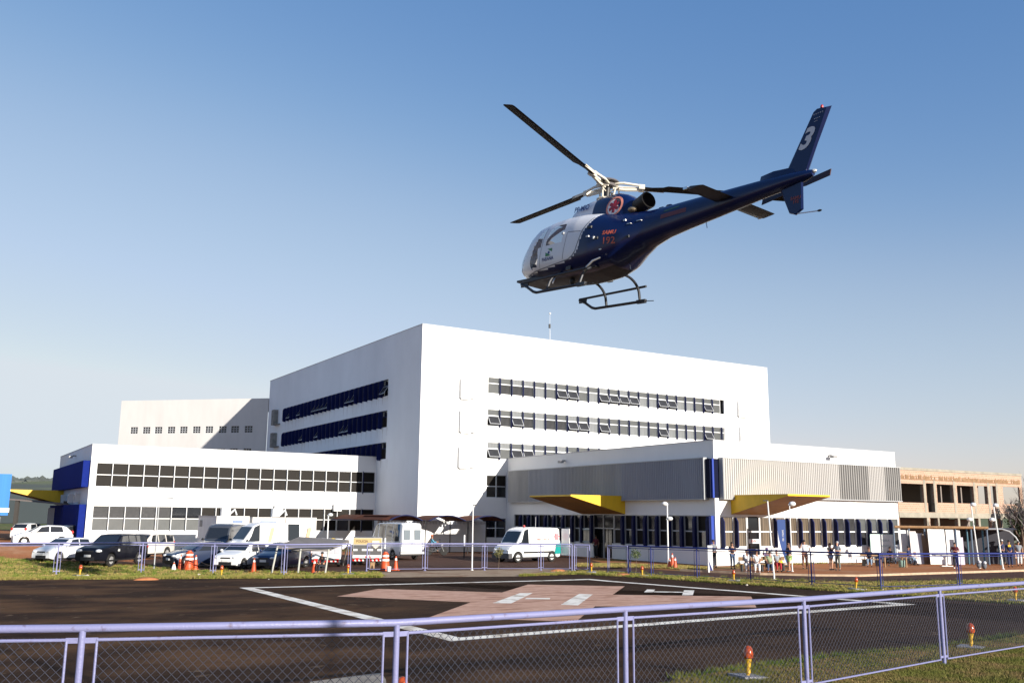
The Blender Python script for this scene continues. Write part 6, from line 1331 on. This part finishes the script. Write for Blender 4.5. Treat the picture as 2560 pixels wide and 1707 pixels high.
def person(px, py, H_, facing, label, top, bottom, skin=0, hair=(.015, .01, .008), sit=False, arms=('down', 'down'), legs='long', sleeves='short', hairlen=0, z=0, dress=None, hat=None, loc=None, shoe=(.02, .02, .02), lean=0., step=.0, extra=None, group='people watching near the buildings', name='person', girth=1.0, cat='person'):
    g = gp(px, py, z) if loc is None else Vector(loc); k = H_/1.72; t = thing(name, label, cat, g, R(facing)-YAW, group); t.scale = (k, k, k); sm = SKIN[skin]
    hz = .50 if sit else .93; dz = hz-.93
    J = {}
    J['pel'] = ((0, 0, hz), .125*girth); J['spi'] = ((lean*.3, 0, hz+.20), .115*girth); J['che'] = ((lean*.6, 0, hz+.42), (.15*girth, .115*girth)); J['nb'] = ((lean*.8, 0, hz+.535), .06); J['nk'] = ((lean*.85, 0, hz+.60), .048); J['h1'] = ((lean*.95+.01, 0, hz+.67), .072); J['h2'] = ((lean, 0, hz+.755), .08)
    for s, nm, pose in ((1, 'L', arms[0]), (-1, 'R', arms[1])):
        sh_ = Vector((lean*.7, s*.175, hz+.50)); J['sh'+nm] = (tuple(sh_), .055)
        e, w = {'down': ((-.02, .06, -.28), (.05, .05, -.53)), 'fold': ((.02, .07, -.26), (.20, -.12, -.24)), 'face': ((.14, .08, -.20), (.14, -.02, .06)), 'hip': ((-.08, .17, -.22), (.05, .04, -.40)), 'lap': ((.06, .05, -.26), (.28, -.04, -.36)), 'out': ((.16, .06, -.22), (.38, .02, -.20)), 'up': ((.12, .10, -.08), (.12, .02, .20))}[pose]
        J['el'+nm] = (tuple(sh_+Vector((e[0], s*e[1], e[2]))), .04); wv = sh_+Vector((w[0], s*w[1], w[2])); J['wr'+nm] = (tuple(wv), .027)
        hd = (wv-(sh_+Vector((e[0], s*e[1], e[2])))).normalized(); J['ha'+nm] = (tuple(wv+hd*.07), (.036, .018)); J['hd'+nm] = hd
        hx = .0; J['hi'+nm] = ((0, s*.085, hz-.04), .088*girth)
        if sit: kn = Vector((.42, s*.12, hz+.0)); an = Vector((.42+step*s*.5+.03, s*.12, .09))
        else: kn = Vector((.03+step*s*.5, s*.10, .50)); an = Vector((-.02+step*s, s*.10, .09))
        J['kn'+nm] = (tuple(kn), .06*girth); J['an'+nm] = (tuple(an), .038); J['to'+nm] = (tuple(an+Vector((.15, s*.02, -.05))), .032)
    names = [n for n in J if not n.startswith('hd')]; idx = {n: i for i, n in enumerate(names)}
    E_ = [('pel', 'spi'), ('spi', 'che'), ('che', 'nb'), ('nb', 'nk'), ('nk', 'h1'), ('h1', 'h2')]
    for nm in 'LR': E_ += [('che', 'sh'+nm), ('sh'+nm, 'el'+nm), ('el'+nm, 'wr'+nm), ('wr'+nm, 'ha'+nm), ('pel', 'hi'+nm), ('hi'+nm, 'kn'+nm), ('kn'+nm, 'an'+nm), ('an'+nm, 'to'+nm)]
    me = skinned([J[n] for n in names], [(idx[a], idx[b]) for a, b in E_])
    # nose, ears, lips and fingers joined to the body
    m = MB(); hx, hzz = J['h1'][0][0], J['h1'][0][2]
    m.blob((hx+.078, 0, hzz+.015), (.018, .013, .022)); m.blob((hx+.066, 0, hzz-.035), (.012, .024, .008)); m.blob((hx+.05, 0, hzz-.065), (.03, .035, .022))
    for s in (1, -1): m.blob((hx-.005, s*.078, hzz+.015), (.018, .01, .03))
    for s, nm in ((1, 'L'), (-1, 'R')):
        p = Vector(J['ha'+nm][0]); d = J['hd'+nm]; side = d.cross(Vector((0, 1, 0))); side = side.normalized() if side.length > .1 else Vector((1, 0, 0)); inn = d.cross(side).normalized()*(1 if s > 0 else -1)
        for q, (o_, L_) in enumerate(((-.026, .058), (-.009, .07), (.009, .075), (.026, .066))):
            a = p+side*o_+d*.015; b = a+d*L_*.5; c = b+(d*.8+inn*.5).normalized()*L_*.5; m.tube([a, b, c], [.009, .0085, .006], 5)
        a = p+side*.03-d*.02; m.tube([a, a+(side*.7+d*.6)*.03, a+(side*.6+d)*.05], [.011, .01, .007], 5)
    bm = bmesh.new(); bm.from_mesh(me); extra_me = m.mesh('x', sm, True); bm.from_mesh(extra_me); bm.to_mesh(me); bm.free(); bpy.data.meshes.remove(extra_me)
    me.materials.clear(); me.materials.append(sm); me.polygons.foreach_set('use_smooth', [True]*len(me.polygons)); me.name = 'body'
    b = bpy.data.objects.new('body', me); COL.objects.link(b); b.parent = t
    def garment(nm, keep, edges, mt, add, ends=None):
        vs = []
        for n in keep:
            p, r = J[n]; r = (r[0]+add, r[1]+add) if isinstance(r, tuple) else r+add; vs.append((p, r))
        if ends:
            for a_, b_, f in ends:
                pa_, pb_ = Vector(J[a_][0]), Vector(J[b_][0]); ra_ = J[a_][1]; rb_ = J[b_][1]; vs.append((tuple(pa_.lerp(pb_, f)), (ra_ if not isinstance(ra_, tuple) else ra_[0])*(1-f)+(rb_ if not isinstance(rb_, tuple) else rb_[0])*f+add*1.1)); edges = edges+[(a_, '#%d' % (len(vs)-1))]
        ii = {n: i for i, n in enumerate(keep)}; ee = [(ii[a_], ii[b_] if not b_.startswith('#') else int(b_[1:])) for a_, b_ in edges]
        gm = skinned(vs, ee); gm.materials.clear(); gm.materials.append(mt); gm.name = nm; gm.polygons.foreach_set('use_smooth', [True]*len(gm.polygons)); o = bpy.data.objects.new(nm, gm); COL.objects.link(o); o.parent = t; return o
    sl_ = .75 if sleeves == 'short' else None
    tk = ['pel', 'spi', 'che', 'nb', 'shL', 'shR']; te = [('pel', 'spi'), ('spi', 'che'), ('che', 'nb'), ('che', 'shL'), ('che', 'shR')]
    if sleeves == 'long': garment('shirt', tk+['elL', 'elR'], te+[('shL', 'elL'), ('shR', 'elR')], top, .014, [('elL', 'wrL', .9), ('elR', 'wrR', .9)])
    else: garment('shirt', tk, te, top, .014, [('shL', 'elL', .7), ('shR', 'elR', .7)])
    lk = ['pel', 'hiL', 'hiR']; le = [('pel', 'hiL'), ('pel', 'hiR')]
    if legs == 'long': garment('trousers', lk+['knL', 'knR'], le+[('hiL', 'knL'), ('hiR', 'knR')], bottom, .017, [('knL', 'anL', .93), ('knR', 'anR', .93)])
    elif legs == 'short': garment('shorts', lk, le, bottom, .022, [('hiL', 'knL', .8), ('hiR', 'knR', .8)])
    else: garment('shorts', lk, le, bottom, .022, [('hiL', 'knL', .5), ('hiR', 'knR', .5)])
    for nm in 'LR':
        p, q = J['an'+nm][0], J['to'+nm][0]; m = MB(); m.blob(((p[0]+q[0])/2+.01, (p[1]+q[1])/2, .045), (.14, .05, .048), 2); m.build('shoe', mat('shoe_%.2f_%.2f' % shoe[:2], shoe, .6), t, smooth=True)
    hp = J['h2'][0]; hm_ = mat('hair_%.3f_%.3f' % hair[:2], hair, .7); m = MB(); m.blob((hp[0]-.018, 0, hp[2]+.015), (.098, .092, .085), 2, .03)
    if hairlen: m.tube([(hp[0]-.05, 0, hp[2]), (hp[0]-.08, 0, hp[2]-.12), (hp[0]-.09, 0, hp[2]-.12-hairlen)], [.08, .075, .04], 8)
    m.build('hair', hm_, t, smooth=True)
    m = MB()
    for s in (1, -1): m.blob((hx+.069, s*.028, hzz+.04), (.008, .012, .006))
    m.build('eyes', BLACK, t)
    if hat: m = MB(); m.lathe([(.115, .02), (.10, .06), (.085, .12), (0, .14)], (hp[0]-.01, 0, hp[2]), 14); m.build('hat', hat, t, smooth=True)
    if extra: extra(t, J)
    return t
C = {n: cloth('cloth_'+n, c) for n, c in dict(grey=(.16, .17, .19), dark=(.02, .02, .025), white=(.66, .66, .66), jeans=(.04, .07, .14), palejeans=(.20, .28, .38), tee=(.60, .62, .66), brown=(.20, .09, .06), shirtgrey=(.24, .27, .30), greytr=(.15, .16, .14), purple=(.12, .08, .16), mint=(.32, .38, .22), red=(.30, .015, .02), lime=(.30, .42, .14), navy=(.012, .02, .07), orange=(.60, .08, .02), yellow=(.7, .5, .03), maroon=(.10, .01, .02), sky=(.30, .42, .60), blueb=(.10, .30, .42)).items()}
person(1785, 1418, 1.72, 285, 'man in a grey shirt and dark jeans leaning by the low white post', C['grey'], C['dark'], 1, arms=('fold', 'down'))
person(1832, 1421, 1.62, 275, 'woman in a dark top and jeans with folded arms left of the seated pair', C['dark'], C['jeans'], 1, arms=('fold', 'fold'), hairlen=.1)
person(1868, 1430, 1.70, 265, 'seated person all in white, left one of the pair', C['white'], C['white'], 1, sit=True, arms=('lap', 'lap'), shoe=(.6, .6, .6))
person(1893, 1432, 1.72, 258, 'seated person all in white with legs stretched, right one of the pair', C['white'], C['white'], 1, sit=True, arms=('lap', 'lap'), shoe=(.6, .6, .6), hat=mat('grey_cap', (.25, .25, .26), .8), step=.1)
person(1919, 1424, 1.70, 262, 'seated person with a purple cap and orange sleeve behind the thin white pole', C['purple'], C['dark'], 2, sit=True, arms=('lap', 'up'), hat=C['purple'])
person(1926, 1431, 1.60, 255, 'seated person in a pale green top beside the thin white pole', C['mint'], C['jeans'], 1, sit=True, arms=('lap', 'lap'))
person(1943, 1428, 1.66, 270, 'seated person in a grey top and dark red trousers under the banner', C['shirtgrey'], C['red'], 1, sit=True, arms=('lap', 'lap'))
person(1974, 1429, 1.66, 200, 'woman in a dark top and green shorts standing by the one lamp post', C['dark'], C['lime'], 1, arms=('up', 'fold'), legs='short', hairlen=.12, step=.12)
person(2013, 1421, 1.76, 250, 'man in a pale tee shirt and brown trousers with a hand at his face', C['tee'], C['brown'], 1, arms=('hip', 'face'))
person(2078, 1424, 1.62, 300, 'woman in a dark top and short blue skirt, left one of the couple', C['dark'], C['sky'], 0, arms=('fold', 'fold'), legs='mini', hairlen=.15, hair=(.05, .02, .012))
person(2096, 1425, 1.74, 225, 'grey haired man in a grey shirt, right one of the couple', C['shirtgrey'], C['greytr'], 0, arms=('fold', 'hip'), hair=(.35, .34, .33))
person(2174, 1416, 1.66, 250, 'seated person in dark clothes with pale trousers below the big white sign', C['dark'], C['palejeans'], 1, sit=True, arms=('lap', 'lap'), lean=.08, hair=(.08, .03, .02))
person(2229, 1413, 1.66, 215, 'seated person in black right under the big white sign', C['dark'], C['dark'], 2, sit=True, arms=('lap', 'lap'), lean=.12, hairlen=.1)
person(2272, 1411, 1.68, 320, 'seated person in a dark shirt and pale jeans by the green bush', C['navy'], C['palejeans'], 1, sit=True, arms=('out', 'lap'), step=.2, lean=.05)
person(2391, 1421, 1.66, 235, 'person in dark maroon standing alone before the white boards', C['maroon'], C['dark'], 1, arms=('fold', 'hip'), hair=(.03, .02, .02), shoe=(.6, .6, .6))
person(2427, 1402, 1.70, 200, 'person with an orange vest standing in the dark shelter', C['orange'], C['dark'], 2, arms=('down', 'fold'))
person(2509, 1410, 1.72, 300, 'person in a pale cap and dark top by the right lamp post of the pair', C['navy'], C['dark'], 1, arms=('down', 'hip'), step=.08, hat=mat('pale_cap', (.5, .5, .52), .8))
def vest(t, J): m = MB(); m.box(-.150, -.142, -.09, .09, 1.32, 1.46); m.build('yellow_patch', C['yellow'], t)
person(2527, 1417, 1.80, 75, 'broad person in navy uniform seen from behind with a yellow patch', C['navy'], C['navy'], 1, arms=('down', 'down'), sleeves='long', extra=vest, girth=1.12)
person(2550, 1414, 1.70, 250, 'person in a grey shirt and white trousers at the right picture edge', C['shirtgrey'], C['white'], 1)
person(806, 1432, 1.45, 235, 'crouching person in a dark coat before the silver panelled truck', C['dark'], C['dark'], 1, sit=True, arms=('lap', 'lap'), sleeves='long', lean=.1)
person(1490, 1394, 1.70, 240, 'person in dark red standing in the entrance doorway', C['maroon'], C['dark'], 2, arms=('down', 'fold'))
person(0, 0, 1.68, 10, 'rider in a bright blue jacket sitting on the black motorcycle', C['blueb'], C['dark'], 1, sit=True, arms=('out', 'out'), sleeves='long', hat=mat('orange_helmet', (.55, .14, .05), .3), loc=tuple(mb1.location+Vector((-.35*math.cos(R(10)-YAW), -.35*math.sin(R(10)-YAW), .28))), cat='person')
# ---------------------------------------------------------------- furniture on the right
def bench(px, py, L, head_, lab):
    g = gp(px, py); t = thing('bench', lab, 'bench', g, R(head_)-YAW, 'benches for the waiting people'); m = MB(); m.box(-L/2, L/2, -.2, .2, .42, .47); m.build('seat', WOOD, t)
    m = MB(); m.box(-L/2, L/2, .2, .24, .62, .85); m.build('backrest', WOOD, t)
    for s in (-1, 1): m = MB(); m.box(s*(L/2-.15)-.04, s*(L/2-.15)+.04, -.2, .24, 0, .42); m.build('leg', mat('dark_iron', (.03, .03, .03), .6), t)
bench(1880, 1428, 1.5, 0, 'dark wooden bench under the two people in white'); bench(1932, 1426, 1.6, 0, 'dark wooden bench under the seated group by the banner'); bench(2178, 1414, 1.3, 10, 'low bench under the seated person left of the sign posts'); bench(2272, 1409, 1.2, -10, 'low bench by the green bush')
g = gp(2235, 1417); t = thing('table', 'rough wooden table in front of the big white sign', 'table', g, R(5)-YAW); m = MB(); m.box(-.9, .9, -.35, .35, .68, .74); m.build('tabletop', WOOD, t)
for sx_ in (-.75, .75):
    for sy in (-.28, .28): m = MB(); m.box(sx_-.04, sx_+.04, sy-.04, sy+.04, 0, .68); m.build('leg', WOOD, t)
g = gp(2255, 1417); m = MB(); m.lathe([(.16, 0), (.2, .05), (.21, .42), (.19, .46), (0, .46)], g, 14); tag(m.build('bin', mat('pale_teal_plastic', (.22, .33, .28), .6), smooth=40), 'pale green round bin beside the rough wooden table', 'bin')
g = gp(2366, 1415); t = thing('concrete_table', 'white table with a centre column before the white boards', 'table', g, -YAW); m = MB(); m.box(-.85, .85, -.3, .3, .72, .78); m.build('tabletop', CONC, t); m = MB(); m.tube([(0, 0, .04), (0, 0, .72)], .06, 8); m.build('column', CW_, t); m = MB(); m.box(-.38, .38, -.2, .2, 0, .05); m.build('foot', CW_, t)
# big sign
g = gp(2210, 1406); t = thing('signboard', 'big white information board with faint green letters beside the annex', 'sign', g, R(6)-YAW); s = pxm(g); W_ = 63/s; zt_ = (1406-1337)/s; zb_ = (1406-1381)/s
m = MB(); m.box(-W_/2, W_/2, 0, .06, zb_, zt_); m.build('board', mat('board_white', (.70, .71, .69), .5), t)
m = MB(); m.box(-W_/2-.03, W_/2+.03, -.02, .0, zt_-.0, zt_+.03); m.box(-W_/2-.03, -W_/2, -.02, .07, zb_, zt_); m.build('edge_trim', mat('pale_teal_trim', (.30, .48, .46), .5), t)
for x in (-W_*.4, W_*.4): m = MB(); m.box(x-.05, x+.05, .06, .14, 0, zb_+.3); m.build('post', CONC, t)
gp_ = mat('grey_green_print', (.30, .38, .35), .6); lettering('lettering', 'OBRA', .22, gp_, t, (.25, -.005, zb_+.78*(zt_-zb_)*.85), (1, 0, 0), (0, 0, 1)); lettering('lettering', 'HOSPITAL', .2, gp_, t, (.25, -.005, zb_+.35*(zt_-zb_)), (1, 0, 0), (0, 0, 1))
m = MB(); m.box(-W_*.30, -W_*.18, -.006, -.001, zb_+.55, zb_+.6); m.box(-W_*.25, -W_*.23, -.006, -.001, zb_+.2, zb_+.55); m.box(-W_*.30, -W_*.18, -.006, -.001, zb_+.16, zb_+.2); m.build('emblem', gp_, t)
# feather banner
g = gp(1958, 1416); t = thing('feather_banner', 'tall curved banner in blue, white and yellow beside the entrance', 'banner', g, -YAW); s = pxm(g); hB = (1416-1300)/s
cb = lambda z: .30-.28*max(0, 1-z/hB/.62)**1.2
BLUB = mat('banner_blue', (.008, .045, .20), .6); zs_ = [hB*k/16 for k in range(1, 17)]
xl = lambda z: -.02-.32*min(1, max(.15, z/hB))**.6 - (0 if z < hB*.93 else 0); xr = lambda z: .45
m = MB()
strips = []
for k in range(40):
    z0, z1 = .15+(hB-.15)*k/40, .15+(hB-.15)*(k+1)/40
    xs_ = lambda z: -.27+.0*z; 
    bnd = lambda z: -.27+.54*max(0, min(1, (1-(z-.15)/(hB*.72))))**1.6   # blue begins right of this curve
    bnd2 = lambda z: -.27+.54*max(0, min(1, (1-(z-.15)/(hB*.45))))**1.3
    L0, L1 = -.27, -.27; a0, a1 = min(.27, max(-.27, bnd(z0))), min(.27, max(-.27, bnd(z1))); b0_, b1_ = min(a0, max(-.27, bnd2(z0)-.2)), min(a1, max(-.27, bnd2(z1)-.2))
    for mi, (p0, p1, q0_, q1_) in enumerate(((a0, a1, .27, .27), (b0_, b1_, a0, a1), (L0, L1, b0_, b1_))):
        if q0_-p0 < 1e-4 and q1_-p1 < 1e-4: continue
        m.mi = mi; m.add([(p0, 0, z0), (q0_, 0, z0), (q1_, 0, z1), (p1, 0, z1), (p0, .015, z0), (q0_, .015, z0), (q1_, .015, z1), (p1, .015, z1)], [(0, 1, 2, 3), (7, 6, 5, 4)])
m.build('flag', [BLUB, FRAME, C['yellow']], t); m = MB(); m.tube([(.29, 0, 0), (.29, 0, hB)], .02, 6); m.lathe([(.25, 0), (.22, .06), (0, .07)], (.3, 0, 0), 12); m.build('mast', BLACK, t)
lettering('lettering', 'SAMU 192', .17, FRAME, t, (.06, -.006, hB*.66), (0, 0, -1), (1, 0, 0))
# leaning boards, beam and screen in front of the annex
def board(x0, x1, y0, y1, lab, mt, lean_=.12):
    a = gp(x0, y1); b = gp(x1, y1); s = pxm(a); h = (y1-y0)/s; t_ = (b-a).normalized(); n_ = Vector((-t_.y, t_.x, 0)); m = MB(); w_ = (b-a).length
    m.add([(0, 0, 0), t_*w_, t_*w_+n_*lean_+Vector((0, 0, h)), n_*lean_+Vector((0, 0, h)), n_*.03, t_*w_+n_*.03, t_*w_+n_*(lean_+.03)+Vector((0, 0, h)), n_*(lean_+.03)+Vector((0, 0, h))], [(0, 1, 2, 3), (4, 7, 6, 5), (0, 4, 5, 1), (1, 5, 6, 2), (2, 6, 7, 3), (3, 7, 4, 0)])
    o = m.build('board', mt); o.location = a; tag(o, lab, 'board', 'boards leaning before the annex')
BW = mat('white_panel_sheet', (.66, .65, .64), .7, var=.12, scale=1.2)
board(2254, 2280, 1326, 1408, 'narrow white board, leftmost of the leaning row', BW); board(2281, 2297, 1329, 1409, 'pinkish white narrow board, second in the leaning row', mat('pink_white_sheet', (.6, .54, .52), .7)); board(2298, 2314, 1334, 1409, 'light grey narrow board in the leaning row', mat('pale_grey_sheet', (.42, .42, .46), .7), .2)
board(2311, 2331, 1338, 1409, 'brown plywood board in the leaning row', mat('plywood', (.24, .16, .10), .8, var=.3, scale=2)); board(2327, 2369, 1324, 1410, 'wide white board right of the plywood', BW); board(2371, 2407, 1325, 1410, 'wide white board at the right end of the leaning row', BW, .05); board(2402, 2413, 1344, 1411, 'narrow lilac white board beside the dark shelter', mat('lilac_sheet', (.42, .38, .46), .7), .04)
a = gp(2250, 1408, 0)+Vector((0, .25, 0)); b = gp(2486, 1412, 0)+Vector((0, .25, 0)); zbm = 2.55; t = thing('timber_beam', 'long timber beam on posts above the leaning boards', 'beam', a); d_ = b-a; d_.z = 0
m = MB(); m.tube([Vector((0, 0, zbm+.1)), d_+Vector((0, 0, zbm+.1))], .10, 8); m.build('beam', mat('raw_timber', (.36, .20, .09), .8, var=.4, scale=4), t)
for k in range(7): m = MB(); q = d_*(k/6)+Vector((0, .12, 0)); m.tube([q, q+Vector((0, 0, zbm))], .06, 8); m.build('post', mat('blue_grey_post', (.10, .14, .20), .7), t)
g = gp(2412, 1409)+Vector((.2, 1.6, 0)); gb = gp(2590, 1413)+Vector((.2, 1.6, 0)); t = thing('dark_shelter', 'dark screened shelter with a curved grey roof tube at the right', 'shelter', g); d_ = gb-g; d_.z = 0; L_ = d_.length; u = d_/L_
m = MB(); m.add([Vector((0, 0, 0)), d_, d_+Vector((0, 0, 2.55)), Vector((0, 0, 2.55)), Vector((0, .05, 0)), d_+Vector((0, .05, 0)), d_+Vector((0, .05, 2.55)), Vector((0, .05, 2.55))], [(0, 1, 2, 3), (4, 7, 6, 5), (0, 3, 7, 4), (3, 2, 6, 7)]); m.build('screen', mat('dark_screen', (.05, .05, .065), .8, var=.3, scale=1), t)
f = Vector((u.y, -u.x, 0)); m = MB(); m.add([Vector((0, 0, 2.65)), d_+Vector((0, 0, 2.65)), d_+Vector((0, 0, 2.55))+f*1.7, Vector((0, 0, 2.55))+f*1.7], [(0, 1, 2, 3)]); m.build('roof', MATS['dark_screen'], t)
m = MB(); m.tube([u*(L_*.42)+f*1.75+Vector((0, 0, 2.55)), u*(L_*.78)+f*1.75+Vector((0, 0, 2.57)), u*(L_*.88)+f*1.75+Vector((0, 0, 2.4)), u*(L_*.96)+f*1.75+Vector((0, 0, 2.0)), u*L_+f*1.75+Vector((0, 0, 1.6))], .06, 8); m.build('roof_tube', GPOLE, t, smooth=True)
for q in (.28, .5, .72): m = MB(); c_ = u*(L_*q)+f*1.7; m.tube([c_, c_+Vector((0, 0, 2.55))], .06, 8); m.build('post', mat('teal_post', (.04, .12, .17), .6), t)
for px, py, lab in ((2448, 1420, 'grey bundle on the red soil, left of a close pair'), (2461, 1422, 'dark and white bundle on the red soil, right of a close pair')):
    g = gp(px, py); t = thing('bundle', lab, 'bundle', g, 0, 'bundles on the soil'); m = MB(); m.blob((0, 0, .24), (.17, .16, .26), 2, .12); m.build('sack', mat('sack_grey', (.10, .11, .13), .8), t, smooth=True); m = MB(); m.blob((-.05, -.1, .42), (.12, .1, .1), 2, .1); m.build('white_cloth', C['tee'], t, smooth=True)
# stones and dirt clods along the pad edges
random.seed(11)
st = None
for k in range(16):
    px = random.uniform(1450, 2520) if k % 2 else random.uniform(20, 950); py = (1448 if px > 1400 else 1445)+random.uniform(-8, 3)+(max(0, px-1650)*.055 if px > 1650 else 0); g = gp(px, py)
    m = MB(); r_ = random.uniform(.03, .08); m.blob((0, 0, r_*.4), (r_*1.4, r_, r_*.7), 1, .2); o = m.build('stone', mat('pale_stone', (.45, .40, .35), .9)); o.location = g; tag(o, 'small pale stone at the edge of the pad', 'stone', 'stones along the pad edge')
for px, py in ((365, 1449), (1395, 1427), (1558, 1438)):
    g = gp(px, py); m = MB(); m.blob((0, 0, 0), (.55, .3, .13), 2, .12); o = m.build('dirt_heap', SOIL, smooth=True); o.location = g; tag(o, {365: 'low heap of red soil at the foot of a lavender post on the left', 1395: 'low heap of red soil by the driveway gate', 1558: 'low heap of red soil under the short fence panel'}[px], 'dirt heap')
